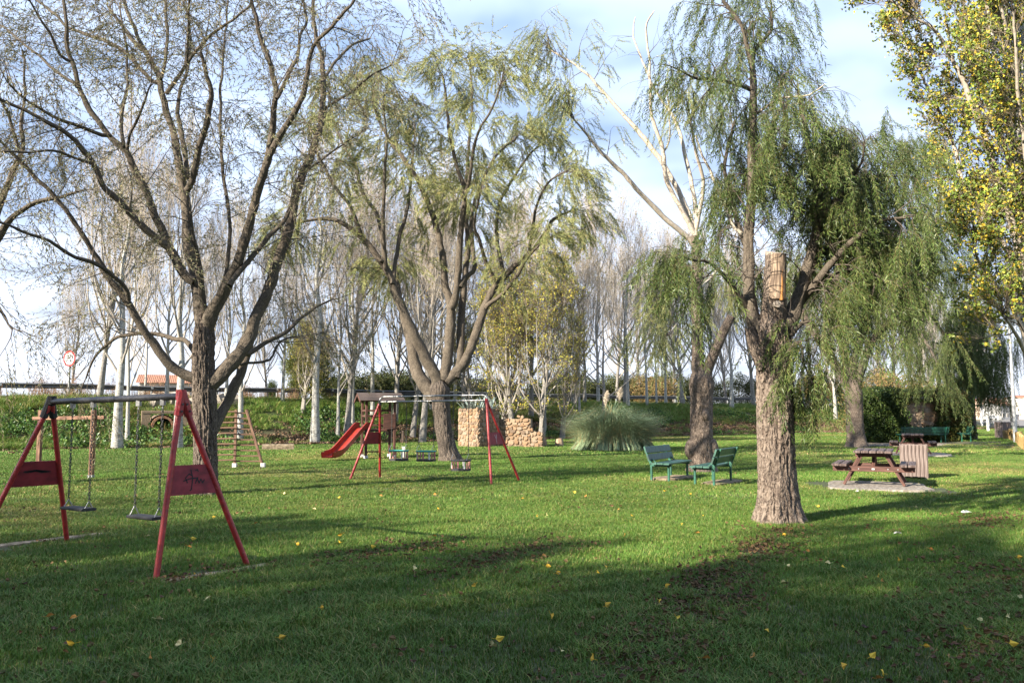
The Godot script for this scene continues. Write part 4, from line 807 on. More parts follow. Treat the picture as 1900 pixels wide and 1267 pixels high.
func make_ground() -> void:
	var W := 1024
	var im := Image.create(W, W, false, Image.FORMAT_RGB8)
	var x0 := -60.0; var z0 := -130.0; var span := 150.0
	var f := FastNoiseLite.new(); f.seed = 5; f.frequency = 0.09; f.fractal_octaves = 5
	for j in W:
		for i in W:
			var x := x0 + span * i / W; var z := z0 + span * j / W
			var s := off_road(x, z)
			var n1 := f.get_noise_2d(x * 3.0, z * 3.0)
			var n2 := f.get_noise_2d(x * 0.7 + 90.0, z * 0.7)
			var n3 := f.get_noise_2d(x * 14.0, z * 14.0 + 50.0)
			var col := Color(0.055, 0.075, 0.02).lerp(Color(0.095, 0.115, 0.036), clampf(0.5 + n1 + 0.6 * n3, 0.0, 1.0))
			col = col.lerp(Color(0.15, 0.13, 0.06), clampf(n2 * 1.8 + n1 * 0.7 + n3 * 0.5 - 0.15, 0.0, 0.8))
			var foot := smoothstep(11.2 + 2.0 * n1, 9.6, s) * smoothstep(5.0 + 3.0 * n2, 8.0, s)
			col = col.lerp(Color(0.11, 0.075, 0.045).lerp(Color(0.19, 0.135, 0.085), clampf(0.5 + n3 * 1.6, 0.0, 1.0)), foot * clampf(0.75 + 0.8 * n1, 0.0, 1.0))
			if s < 2.0: col = col.lerp(Color(0.16, 0.115, 0.07), clampf(0.4 + n1 + n3, 0.0, 0.8) * smoothstep(2.0, 0.5, s))
			im.set_pixel(i, j, col.linear_to_srgb())
	var m := plain(Color.WHITE, 0.95)
	m.albedo_texture = ImageTexture.create_from_image(im)
	m.detail_enabled = true
	m.detail_blend_mode = BaseMaterial3D.BLEND_MODE_MUL
	m.detail_uv_layer = BaseMaterial3D.DETAIL_UV_2
	m.detail_albedo = noise_tex(0.06, 5, [[0.2, Color(0.55, 0.56, 0.5)], [0.5, Color(0.85, 0.85, 0.85)], [0.8, Color(1, 1, 1)]], 512)
	var xs := axis_steps(-60.0, 90.0, 0.9, 1600.0)
	var zs := axis_steps(-130.0, 16.0, 0.9, 1600.0)
	var a := []
	a.resize(Mesh.ARRAY_MAX)
	var v := PackedVector3Array(); var n := PackedVector3Array(); var u := PackedVector2Array(); var u2 := PackedVector2Array(); var ix := PackedInt32Array()
	for z in zs:
		for x in xs:
			v.push_back(Vector3(x, height(x, z) - 0.01, z))
			n.push_back(Vector3(height(x - 0.4, z) - height(x + 0.4, z), 0.8, height(x, z - 0.4) - height(x, z + 0.4)).normalized())
			u.push_back(Vector2((x - x0) / span, (z - z0) / span)); u2.push_back(Vector2(x, z) / 2.3)
	var nx := xs.size()
	for j in zs.size() - 1:
		for i in nx - 1:
			var p := j * nx + i
			for q in [p, p + 1, p + nx, p + 1, p + nx + 1, p + nx]: ix.push_back(q)
	a[Mesh.ARRAY_VERTEX] = v; a[Mesh.ARRAY_NORMAL] = n; a[Mesh.ARRAY_TEX_UV] = u; a[Mesh.ARRAY_TEX_UV2] = u2; a[Mesh.ARRAY_INDEX] = ix
	var me := ArrayMesh.new()
	me.add_surface_from_arrays(Mesh.PRIMITIVE_TRIANGLES, a)
	me.surface_set_material(0, m)
	part(self, "ground", me).set_meta("kind", "structure")
	# the road on the bank
	solid(self, "road", M.asphalt, func(g: Geo):
		for k in 60:
			var p := ROAD + ALONG * (-60.0 + k * 2.6) - ACROSS * 1.4
			var q := ROAD + ALONG * (-60.0 + k * 2.6 + 2.6) - ACROSS * 1.4
			var p2 := p - ACROSS * 7.0; var q2 := q - ACROSS * 7.0
			var y := maxf(height(p.x, p.y), height(p2.x, p2.y)) + 0.12; var yq := maxf(height(q.x, q.y), height(q2.x, q2.y)) + 0.12
			g.quad(Vector3(p.x, y, p.y), Vector3(q.x, yq, q.y), Vector3(q2.x, yq, q2.y), Vector3(p2.x, y, p2.y))
	).set_meta("kind", "structure")
	solid(self, "street", M.street, func(g: Geo):
		g.quad(Vector3(52, 0.03, -96), Vector3(130, 0.03, -70), Vector3(420, 0.03, -240), Vector3(190, 0.03, -330))
	).set_meta("kind", "structure")

func in_view(x: float, z: float, extra: float) -> bool:
	return z < -2.5 and absf(x) < -z * 0.66 + extra

func lay_grass() -> void:
	var near := []; var mid := []; var far := []
	for k in 4:
		near.append(blade_patch(0.5, 760, 0.045, 0.0055, 300 + k))
		mid.append(blade_patch(1.0, 900, 0.05, 0.011, 310 + k))
		far.append(blade_patch(2.2, 900, 0.055, 0.026, 320 + k))
	rng.seed = 77
	for ring in [[near, 0.4, 3.0, 15.5], [mid, 0.8, 15.0, 33.0], [far, 1.7, 32.0, 110.0]]:
		var where := [[], [], [], []]
		var tint := [PackedColorArray(), PackedColorArray(), PackedColorArray(), PackedColorArray()]
		var step: float = ring[1]
		var z: float = -ring[2]
		while z > -ring[3]:
			var x: float = z * 0.68 - 2.5
			while x < -z * 0.68 + 2.5:
				var px := x + rng.randf_range(-0.14, 0.14) * step; var pz := z + rng.randf_range(-0.14, 0.14) * step
				x += step
				var s := off_road(px, pz)
				if s < 9.6 + rng.randf_range(-0.6, 1.2): continue
				if Vector2(px - 4.7, pz + 38.8).length() < 2.2: continue
				if bare(px, pz): continue
				if ring[2] < 10.0 and rng.randf() < 0.7 and Geometry2D.get_closest_point_to_segment(Vector2(px, pz), TRAILS[0][0], TRAILS[0][1]).distance_to(Vector2(px, pz)) < 0.2: continue
				var k := rng.randi() % 4
				var sc := rng.randf_range(0.85, 1.2)
				var lush: float = clampf(0.5 + 1.5 * patch.get_noise_2d(px * 5.0, pz * 5.0 + 400.0), 0.0, 1.0)
				var dry: float = clampf(2.6 * patch.get_noise_2d(px * 2.4 + 900.0, pz * 4.2) + 0.9 * patch.get_noise_2d(px * 14.0, pz * 14.0) - 0.22, 0.0, 1.0)
				where[k].append(Transform3D(Basis(Vector3.UP, rng.randf() * TAU) * Basis.from_scale(Vector3(1.0, sc * lerpf(1.15, 0.7, dry) * (0.85 + 0.4 * lush), 1.0)), on(px, pz)))
				var c := Color(0.92, 0.95, 0.85).lerp(Color(1.05, 1.16, 0.95), lush).lerp(Color(2.0, 1.3, 1.7), dry * 0.85)
				var b := rng.randf_range(0.82, 1.18)
				tint[k].push_back(Color(c.r * b, c.g * b, c.b * b))
			z -= step
		for k in 4: tag(scatter(self, "lawn_grass", ring[0][k], where[k], tint[k]), "short mown green grass covering the lawn", "grass", "lawn grass")
	# taller clumps in the mown grass
	var cl := [blade_patch(0.22, 90, 0.075, 0.0055, 340, 0.8), blade_patch(0.34, 110, 0.065, 0.006, 341, 0.9)]
	for j in 2:
		var wc := []; var tc := PackedColorArray()
		for k in 5200:
			var z := -rng.randf_range(3.5, 21.0); var x := rng.randf_range(-0.69, 0.69) * -z
			if bare(x, z): continue
			var q := patch.get_noise_2d(x * 16.0 + 50.0, z * 16.0)
			if q < rng.randf_range(-0.3, 0.25): continue
			wc.append(Transform3D(Basis(Vector3.UP, rng.randf() * TAU) * rng.randf_range(0.7, 1.3), on(x, z)))
			var c := Color(0.75, 0.9, 0.8).lerp(Color(1.25, 1.2, 0.9), rng.randf())
			tc.push_back(c)
		tag(scatter(self, "grass_clumps", cl[j], wc, tc), "slightly taller clumps in the mown lawn grass", "grass", "lawn grass clumps")
	# rough growth on the bank
	var tuft := [blade_patch(0.5, 110, 0.26, 0.012, 330, 0.7), blade_patch(0.6, 120, 0.38, 0.012, 331, 0.9)]
	var w2 := [[], []]; var t2 := [PackedColorArray(), PackedColorArray()]
	var wi := [[], []]; var ti := [PackedColorArray(), PackedColorArray()]
	for k in 8000:
		var m := rng.randf_range(-14.0, 100.0); var s := rng.randf_range(1.0, 10.2)
		var p := ROAD + ALONG * m + ACROSS * s
		if not in_view(p.x, p.y, 3.0): continue
		var q := patch.get_noise_2d(p.x * 4.0, p.y * 4.0)
		if s > 6.5 and q < 0.12 and m > 8.0 and rng.randf() < 0.85: continue
		if q > 0.14 and s > 4.5 and rng.randf() < 0.6:
			var j := rng.randi() % 2
			for e in 2:
				var o := Vector2(rng.randf_range(-0.5, 0.5), rng.randf_range(-0.5, 0.5))
				wi[j].append(Transform3D(Basis(Vector3.UP, rng.randf() * TAU) * rng.randf_range(1.0, 1.9), on(p.x + o.x, p.y + o.y, 0.08)))
				var b := rng.randf_range(1.3, 2.4)
				ti[j].push_back(Color(b, b * 1.05, b))
			continue
		var j := 1 if (s > 6.0 and m < 12.0) else rng.randi() % 2
		var dry := clampf(patch.get_noise_2d(p.x * 3.0 + 70.0, p.y * 3.0) * 1.6 + (0.7 if s < 2.2 else 0.0), 0.0, 1.0)
		var c := Color(1.7, 1.6, 1.6).lerp(Color(2.3, 1.5, 2.0), dry)
		w2[j].append(Transform3D(Basis(Vector3.UP, rng.randf() * TAU) * Basis.from_scale(Vector3(1.3, rng.randf_range(0.6, 1.3), 1.3)), on(p.x, p.y)))
		t2[j].push_back(c)
	for j in 2:
		tag(scatter(self, "bank_grass", tuft[j], w2[j], t2[j]), "rough tufted grass growing on the road bank", "grass", "rough grass on the bank")
		tag(scatter(self, "bank_ivy", S.ivy[j], wi[j], ti[j]), "dark green ivy creeping over the road bank", "ivy", "ivy on the bank")
	# dry brown leaves at the foot of the bank, and loose ones on the lawn
	var pile := Geo.new()
	rng.seed = 41
	for k in 16:
		var b := rng.randf_range(0.6, 1.3)
		pile.tint = [Color(0.16 * b, 0.1 * b, 0.06 * b), Color(0.22 * b, 0.15 * b, 0.1 * b), Color(0.1 * b, 0.06 * b, 0.035 * b)][k % 3]
		round_leaf(pile, Vector3(rng.randf_range(-0.3, 0.3), rng.randf_range(0.01, 0.05), rng.randf_range(-0.3, 0.3)), (rv() * Vector3(1, 0.35, 1)).normalized(), 0.09, 0.08)
	var pm := pile.mesh(M.dry)
	var wl := []; var tl := PackedColorArray()
	for k in 9000:
		var m := rng.randf_range(-6.0, 100.0); var s := 8.4 + rng.randfn(0.0, 1.5)
		var p := ROAD + ALONG * m + ACROSS * s
		if not in_view(p.x, p.y, 2.0): continue
		if s > 10.5 and rng.randf() < 0.8: continue
		if m < 14.0 and rng.randf() < 0.6: continue
		wl.append(Transform3D(Basis(Vector3.UP, rng.randf() * TAU) * rng.randf_range(0.8, 1.6), on(p.x, p.y, 0.03)))
		var b := rng.randf_range(0.7, 1.25)
		tl.push_back(Color(b, b, b))
	tag(scatter(self, "leaf_litter", pm, wl, tl), "dry brown leaves heaped along the foot of the bank", "dead leaves", "", "stuff")
	var few := Geo.new()
	for k in 5:
		var b := rng.randf_range(0.5, 1.2)
		few.tint = [Color(0.09 * b, 0.05 * b, 0.03 * b), Color(0.16 * b, 0.1 * b, 0.05 * b)][k % 2]
		round_leaf(few, Vector3(rng.randf_range(-0.16, 0.16), rng.randf_range(0.02, 0.045), rng.randf_range(-0.16, 0.16)), (rv() * Vector3(1, 0.3, 1)).normalized(), 0.045, 0.034)
	var fm := few.mesh(M.dry)
	var wf := []; var tf := PackedColorArray()
	for k in 2600:
		var z := -rng.randf_range(4.0, 26.0); var x := rng.randf_range(-0.68, 0.68) * -z
		var d := 9.0
		for e in TRAILS:      # leaves gather in the worn lines of the lawn
			d = minf(d, Geometry2D.get_closest_point_to_segment(Vector2(x, z), e[0], e[1]).distance_to(Vector2(x, z)) / e[2])
		if rng.randf() > (0.12 if d > 1.0 else 1.0): continue
		wf.append(Transform3D(Basis(Vector3.UP, rng.randf() * TAU) * rng.randf_range(0.7, 1.3), on(x, z)))
		var b := rng.randf_range(0.8, 1.3)
		tf.push_back(Color(b, b, b))
	for e in TRAILS:
		for k in int((e[0] as Vector2).distance_to(e[1]) * (110.0 if e[2] == 0.5 else 45.0) * e[2]):
			var p: Vector2 = (e[0] as Vector2).lerp(e[1], rng.randf()) + Vector2(rng.randfn(0.0, 0.4), rng.randfn(0.0, 0.4)) * e[2]
			wf.append(Transform3D(Basis(Vector3.UP, rng.randf() * TAU) * rng.randf_range(0.7, 1.3), on(p.x, p.y)))
			var b := rng.randf_range(0.6, 1.2)
			tf.push_back(Color(b, b, b))
	tag(scatter(self, "leaf_crumbs", fm, wf, tf), "small dead leaves scattered thinly through the lawn", "dead leaves", "", "stuff")
	# larger yellow leaves one by one
	var yl := []
	for k in 4:
		var g := Geo.new()
		g.tint = [Color(0.62, 0.42, 0.05), Color(0.55, 0.33, 0.04), Color(0.6, 0.52, 0.26), Color(0.42, 0.2, 0.05)][k]
		round_leaf(g, Vector3(-0.03, 0.0, 0), Vector3(1, 0.15, 0), 0.075, 0.06)
		beam(g, Vector3(-0.03, 0.0, 0), Vector3(-0.07, 0.012, 0.01), 0.0025, 0.0025)
		yl.append(g.mesh(M.dry))
	var names := ["deep yellow fallen poplar leaf lying on the grass", "orange yellow fallen poplar leaf lying on the grass", "pale straw fallen poplar leaf lying on the grass", "rusty brown fallen poplar leaf lying on the grass"]
	var at := LEAVES.duplicate()
	for k in 70:
		var z := -rng.randf_range(5.0, 17.0)
		var x := rng.randf_range(-0.6, 0.62) * -z
		if k > 40: x = rng.randf_range(0.0, 0.62) * -z
		at.append([x, z, [0, 0, 1, 1, 2, 3, 3][rng.randi() % 7]])
	for a in at:
		var o := part(self, "fallen_leaf", yl[a[2]], Transform3D(Basis.from_euler(Vector3(rng.randf_range(-0.4, 0.4), rng.randf() * TAU, rng.randf_range(-0.4, 0.4))) * rng.randf_range(0.6, 0.95), on(a[0], a[1], 0.045)))
		tag(o, names[a[2]], "leaf", "%s leaves fallen on the lawn" % ["deep yellow", "orange yellow", "pale straw", "rusty brown"][a[2]])

func bare(x: float, z: float) -> bool:
	for b in BARE:
		if Vector2((x - b[0]), (z - b[1])).rotated(b[4]).abs().x < b[2] and Vector2((x - b[0]), (z - b[1])).rotated(b[4]).abs().y < b[3]: return true
	return false

# ------------------------------------------------------------------ things
func chain(L: float) -> ArrayMesh:      # hangs from the origin along -y
	var g := Geo.new()
	var pitch := 0.036
	var n := int(L / pitch)
	for k in n:
		var turn := k * PI / 2 + 0.4 + k * 0.07
		var P := PackedVector3Array(); var R := PackedFloat32Array()
		for s in 9:
			var a := TAU * s / 8.0
			P.push_back(Vector3(cos(a) * 0.0115 * cos(turn), -pitch * (k + 0.5) + sin(a) * 0.026, cos(a) * 0.0115 * sin(turn)))
			R.push_back(0.0042)
		tube(g, P, R, 4)
	return g.mesh(M.chain)

func stroke(g: Geo, pts: Array, w: float) -> void:      # flat painted line in the xy plane
	for k in pts.size() - 1:
		var a: Vector2 = pts[k]; var b: Vector2 = pts[k + 1]
		var s := (b - a).orthogonal().normalized() * w * 0.5
		var e := (b - a).normalized() * w * 0.3
		a -= e; b += e
		var z := 0.0002 * k
		g.quad(Vector3(a.x - s.x, a.y - s.y, z), Vector3(a.x + s.x, a.y + s.y, z), Vector3(b.x + s.x, b.y + s.y, z), Vector3(b.x - s.x, b.y - s.y, z))

func a_frame(root: Node3D, apex: Vector3, foot1: Vector3, foot2: Vector3, y0: float, y1: float, r: float) -> MeshInstance3D:
	for f in [foot1, foot2]:
		solid(root, "leg", M.red, func(g: Geo): pipe(g, f + Vector3(0, -0.06, 0), apex + (f - apex).normalized() * 0.05, r, 14))
	var at := func(f: Vector3, y: float) -> Vector3: return apex.lerp(f, (apex.y - y) / (apex.y - f.y))
	var a: Vector3 = at.call(foot1, y0); var b: Vector3 = at.call(foot2, y0); var c: Vector3 = at.call(foot2, y1); var d: Vector3 = at.call(foot1, y1)
	var nn := (b - a).cross(d - a).normalized() * 0.006
	return solid(root, "side_panel", M.red_panel, func(g: Geo):
		g.quad(a + nn, b + nn, c + nn, d + nn)
		g.quad(b - nn, a - nn, d - nn, c - nn)
		g.quad(d + nn, c + nn, c - nn, d - nn)
		g.quad(a - nn, b - nn, b + nn, a + nn))

func graffiti(on_panel: Node3D, a: Vector3, b: Vector3, up: Vector3, called: String, mat: Material, lines: Array, w: float) -> void:
	var x := (b - a).normalized()
	var z := x.cross(up).normalized()
	var y := z.cross(x)
	var g := Geo.new()
	for l in lines: stroke(g, l, w)
	part(on_panel, called, g.mesh(mat), Transform3D(Basis(x, y, z), (a + b) / 2 + z * 0.009))

func make_swings() -> void:
	# the nearer set: two flat seats on chains
	var o := Vector3(-4.5, 0, -9.4)
	var root := thing("swing_set", "red steel swing set with black top bar and two flat rubber seats", "swing set", o)
	var R := Vector3(-3.41, 1.79, -8.52) - o; var L := Vector3(-5.59, 1.76, -10.05) - o
	var r1 := Vector3(-3.49, 0, -8.25) - o; var r2 := Vector3(-2.83, 0, -9.07) - o
	var l1 := Vector3(-6.33, 0, -9.86) - o; var l2 := Vector3(-5.69, 0, -10.75) - o
	var pr := a_frame(root, R, r1, r2, 0.79, 1.09, 0.03)
	var pl := a_frame(root, L, l1, l2, 0.74, 1.04, 0.03)
	var up := (R - (r1 + r2) / 2).normalized()
	graffiti(pr, r1.lerp(R, 0.52), r2.lerp(R, 0.52), up, "scribble", M.ink, [[Vector2(-0.1, 0.0), Vector2(-0.03, 0.02), Vector2(0.06, 0.025)], [Vector2(-0.02, 0.11), Vector2(0.0, 0.02), Vector2(-0.015, -0.09), Vector2(-0.03, -0.1)], [Vector2(-0.06, -0.02), Vector2(-0.08, 0.03), Vector2(-0.04, 0.07), Vector2(-0.01, 0.05)], [Vector2(0.03, -0.03), Vector2(0.05, 0.02), Vector2(0.07, -0.03), Vector2(0.09, 0.01), Vector2(0.11, -0.03), Vector2(0.13, 0.0)], [Vector2(0.03, 0.1), Vector2(0.05, 0.11), Vector2(0.06, 0.09)]], 0.011)
	up = (L - (l1 + l2) / 2).normalized()
	var smear := []
	for k in 9: smear.append([Vector2(-0.16 + 0.01 * k, 0.04 + 0.008 * sin(k * 2.1)), Vector2(-0.02, 0.05 + 0.009 * cos(k * 1.3)), Vector2(0.15 - 0.012 * k, 0.03 + 0.01 * sin(k * 3.0))])
	graffiti(pl, l1.lerp(L, 0.5), l2.lerp(L, 0.5), up, "paint_smear", M.ink, smear, 0.014)
	var ax := (R - L).normalized()
	solid(root, "top_bar", M.steel_dark, func(g: Geo): pipe(g, L - ax * 0.03, R + ax * 0.0, 0.036, 18))
	for e in [[R, r1, r2, M.red, 1.0], [L, l1, l2, M.black, -1.0]]:       # brackets that clasp the legs
		var apex: Vector3 = e[0]
		var out: Vector3 = ax * e[4]
		var br := solid(root, "bracket", e[3], func(g: Geo):
			for f in [e[1], e[2]]:
				beam(g, apex + out * 0.02 + Vector3(0, 0.045, 0), apex.lerp(f, 0.11), 0.085, 0.075, out, 0.3)
			box(g, apex + Vector3(0, 0.02, 0), Vector3(0.09, 0.1, 0.09), 0.25))
		for f in [e[1], e[2]]:
			for q in [0.045, 0.085]:
				var p: Vector3 = apex.lerp(f, q) + out * 0.042
				solid(br, "bolt", M.steel_dark, func(g: Geo): pipe(g, p, p + out * 0.016, 0.012, 6))
	var ch := chain(1.06)
	var dn := Vector3.DOWN
	for t in [0.19, 0.71]:
		var seat_y := 0.53
		for s in [0.0, 0.2]:
			var p: Vector3 = L.lerp(R, t + s * 0.85)
			solid(root, "hanger", M.steel, func(g: Geo):
				box(g, p + Vector3(0, -0.055, 0), Vector3(0.05, 0.06, 0.05), 0.15)
				pipe(g, p + Vector3(0, -0.08, 0), p + Vector3(0, -0.12, 0), 0.008, 8))
			part(root, "chain", ch, Transform3D(Basis(), p + Vector3(0, -0.11, 0)))
			var low := p + Vector3(0, -1.165, 0)
			var fr := ax.cross(Vector3.UP)
			solid(root, "stirrup", M.steel, func(g: Geo):
				for q in [-1.0, 1.0]: pipe(g, low + Vector3(0, 0.02, 0), Vector3(low.x, seat_y, low.z) + fr * 0.055 * q, 0.006, 6))
		var mid: Vector3 = L.lerp(R, t + 0.085)
		solid(root, "seat", M.rubber, func(g: Geo): beam(g, Vector3(mid.x, seat_y, mid.z) - ax * 0.24, Vector3(mid.x, seat_y, mid.z) + ax * 0.24, 0.17, 0.032, Vector3.UP, 0.3))
	# the farther set: three bucket seats under a double rail
	o = Vector3(-1.9, 0, -19.8)
	root = thing("swing_set", "red toddler swing set with double grey rail and three bucket seats", "swing set", o)
	R = Vector3(-0.59, 1.94, -19.25) - o; L = Vector3(-3.24, 1.92, -20.3) - o
	r1 = Vector3(-0.46, 0, -18.87) - o; r2 = Vector3(0.21, 0, -20.1) - o
	l1 = Vector3(-3.96, 0, -20.2) - o; l2 = Vector3(-3.34, 0, -21.09) - o
	pr = a_frame(root, R, r1, r2, 0.92, 1.2, 0.03)
	a_frame(root, L, l1, l2, 0.9, 1.18, 0.03)
	graffiti(pr, r1.lerp(R, 0.54), r2.lerp(R, 0.54), (R - (r1 + r2) / 2).normalized(), "letter_mark", M.ink_pale, [[Vector2(-0.05, 0.09), Vector2(0.0, 0.01), Vector2(0.01, -0.1)], [Vector2(0.04, 0.1), Vector2(0.005, 0.01)]], 0.016)
	ax = (R - L).normalized()
	var rail := func(dy: float, dz: float) -> void:
		solid(root, "top_rail", M.steel, func(g: Geo):
			var P := PackedVector3Array(); var Q := PackedFloat32Array()
			var a: Vector3 = L + Vector3(0, dy, dz); var b: Vector3 = R + Vector3(0, dy, dz)
			for p in [L, L.lerp(a, 0.6) + ax * 0.0, a + ax * 0.08, b - ax * 0.08, R.lerp(b, 0.6), R]:
				P.push_back(p); Q.push_back(0.021)
			tube(g, P, Q, 12, 1.0, 0.0, true))
	rail.call(0.0, 0.001)
	rail.call(0.125, -0.05)
	for e in [[L, M.black], [R, M.red]]:
		solid(root, "bracket", e[1], func(g: Geo): box(g, e[0] + Vector3(0, -0.02, 0), Vector3(0.08, 0.12, 0.08), 0.3))
	var drops := [[0.16, 0.62, 0], [0.42, 0.62, 0], [0.74, 0.42, 1]]
	for d in drops:
		var mid: Vector3 = L.lerp(R, d[0] + 0.03)
		var y: float = d[1]
		var c2 := chain(mid.y - y - 0.26)
		var fr := ax.cross(Vector3.UP)
		for s in [-1.0, 1.0]:
			var p: Vector3 = mid + ax * 0.2 * s
			part(root, "chain", c2, Transform3D(Basis(), p))
			solid(root, "stirrup", M.steel, func(g: Geo):
				for q in [-1.0, 1.0]: pipe(g, Vector3(p.x, y + 0.27, p.z), Vector3(p.x, y + 0.13, p.z) + fr * 0.13 * q, 0.006, 6))
		var st := Node3D.new()
		st.name = "bucket_seat"
		root.add_child(st, true)
		st.position = Vector3(mid.x, y, mid.z)
		st.rotation.y = atan2(-ax.z, ax.x)
		solid(st, "tray", M.rubber, func(g: Geo): box(g, Vector3(0, -0.09, 0), Vector3(0.44, 0.05, 0.32), 0.25))
		solid(st, "rim", M.teal if d[2] == 0 else M.rubber, func(g: Geo):
			var P := PackedVector3Array(); var Q := PackedFloat32Array()
			for k in 25:
				var a := TAU * k / 24.0
				P.push_back(Vector3(signf(cos(a)) * pow(absf(cos(a)), 0.5) * 0.215, 0.12, signf(sin(a)) * pow(absf(sin(a)), 0.5) * 0.155)); Q.push_back(0.018)
			tube(g, P, Q, 8))
		for k in 10:
			var a := TAU * (k + 0.5) / 10.0
			var q := Vector3(signf(cos(a)) * pow(absf(cos(a)), 0.5) * 0.2, 0, signf(sin(a)) * pow(absf(sin(a)), 0.5) * 0.14)
			solid(st, "bar", [M.pink, M.white_paint, M.pink][k % 3], func(g: Geo): beam(g, q + Vector3(0, -0.07, 0), q + Vector3(0, 0.11, 0), 0.03, 0.03, Vector3.RIGHT, 0.3))
	# worn sand where the feet of the nearer set are fixed
	for e in [[Vector3(-6.25, 0, -10.4), 1.2, 0.1, 0.94], [Vector3(-3.0, 0, -8.62), 0.6, 0.07, 0.9]]:
		var s := thing("worn_strip", ["strip of worn sandy ground under the black-bracketed end of the red swing set", "strip of worn sandy ground under the red-bracketed end of the swing set"][0 if e[1] > 1.0 else 1], "bare ground", on(e[0].x, e[0].z), e[3])
		s.set_meta("kind", "structure")
		solid(s, "sand", M.sandy, func(g: Geo): slab(g, e[1], e[2], 0.012, 5))

func slab(g: Geo, hx: float, hz: float, h: float, sd: int) -> void:       # flat slab with an uneven outline
	rng.seed = sd
	var n := 22
	var top := []
	for k in n:
		var a := -TAU * k / n
		var q := 1.0 + rng.randf_range(-0.07, 0.05)
		top.append(Vector3(signf(cos(a)) * pow(absf(cos(a)), 0.45) * hx * q, h + rng.randf_range(-0.006, 0.006), signf(sin(a)) * pow(absf(sin(a)), 0.45) * hz * q))
	for k in n:
		var a: Vector3 = top[k]; var b: Vector3 = top[(k + 1) % n]
		g.tri(Vector3(0, h, 0), a, b)
		g.quad(a * Vector3(1.03, 0, 1.03) + Vector3(0, -0.05, 0), b * Vector3(1.03, 0, 1.03) + Vector3(0, -0.05, 0), b, a)

func make_bench(root: Node3D, L: float) -> void:      # x along the seat, +z the side one sits towards
	for k in 3:
		solid(root, "seat_slat", M.green, func(g: Geo): beam(g, Vector3(-L / 2, 0.43 + 0.004 * (k % 2), 0.02 + 0.155 * k), Vector3(L / 2, 0.43 + 0.004 * (k % 2), 0.02 + 0.155 * k), 0.14, 0.04, Vector3.UP, 0.2))
	var lean := Vector3(0, 1, -0.36).normalized()
	for k in 2:
		var p := Vector3(0, 0.48, -0.09) + lean * (0.1 + 0.185 * k)
		solid(root, "back_slat", M.green, func(g: Geo): beam(g, p - Vector3(L / 2, 0, 0), p + Vector3(L / 2, 0, 0), 0.04, 0.165, lean, 0.2))
	for s in [-1.0, 1.0]:
		var x: float = s * (L / 2 - 0.18)
		solid(root, "leg", M.green_frame, func(g: Geo): beam(g, Vector3(x, -0.03, 0.33), Vector3(x, 0.40, 0.33), 0.05, 0.05, Vector3.RIGHT, 0.15))
		solid(root, "leg", M.green_frame, func(g: Geo): beam(g, Vector3(x, -0.03, -0.1), Vector3(x, 0.5, -0.1), 0.05, 0.05, Vector3.RIGHT, 0.15))
		solid(root, "seat_bearer", M.green_frame, func(g: Geo): beam(g, Vector3(x, 0.385, -0.12), Vector3(x, 0.385, 0.4), 0.045, 0.045))
		solid(root, "back_bearer", M.green_frame, func(g: Geo):
			beam(g, Vector3(x, 0.40, -0.115), Vector3(x, 0.40, -0.115) + lean * 0.46, 0.05, 0.035, Vector3.FORWARD)
			beam(g, Vector3(x, 0.40, 0.08), Vector3(x, 0.56, -0.13), 0.03, 0.03))

func make_table(root: Node3D) -> void:      # z along the planks
	for k in 5:
		var x := -0.32 + 0.16 * k
		solid(root, "top_plank", M.brown_plank, func(g: Geo): beam(g, Vector3(x, 0.735 + 0.003 * (k % 2), -0.88), Vector3(x, 0.735 + 0.003 * (k % 2), 0.88), 0.142, 0.05, Vector3.UP, 0.18))
	for s in [-1.0, 1.0]:
		for k in 2:
			var x: float = s * (0.61 + 0.165 * k)
			solid(root, "seat_plank", M.brown_plank, func(g: Geo): beam(g, Vector3(x, 0.44 + 0.003 * k, -0.88), Vector3(x, 0.44 + 0.003 * k, 0.88), 0.145, 0.05, Vector3.UP, 0.18))
	for z in [-0.6, 0.6]:
		for s in [-1.0, 1.0]:
			solid(root, "leg", M.brown_leg, func(g: Geo): beam(g, Vector3(s * 0.62, 0.0, z), Vector3(s * 0.24, 0.708, z), 0.06, 0.125, Vector3.BACK if s > 0 else Vector3.BACK, 0.1))
		solid(root, "seat_bearer", M.brown_leg, func(g: Geo): beam(g, Vector3(-0.84, 0.355, z + signf(z) * 0.062), Vector3(0.84, 0.355, z + signf(z) * 0.062), 0.058, 0.115, Vector3.UP, 0.1))
		solid(root, "top_bearer", M.brown_leg, func(g: Geo): beam(g, Vector3(-0.37, 0.66, z - signf(z) * 0.062), Vector3(0.37, 0.66, z - signf(z) * 0.062), 0.058, 0.09, Vector3.UP, 0.1))
		solid(root, "brace", M.brown_leg, func(g: Geo): beam(g, Vector3(0, 0.37, z - signf(z) * 0.03), Vector3(0, 0.66, z - signf(z) * 0.42), 0.07, 0.05))
	solid(root, "nameplate", M.zinc, func(g: Geo): beam(g, Vector3(0.0, 0.355, 0.692), Vector3(0.0, 0.355, 0.697), 0.06, 0.035))
	for x in [-0.5, -0.3, 0.3, 0.5]:
		solid(root, "bolt", M.zinc, func(g: Geo): pipe(g, Vector3(x, 0.355, 0.69), Vector3(x, 0.355, 0.70), 0.012, 8))

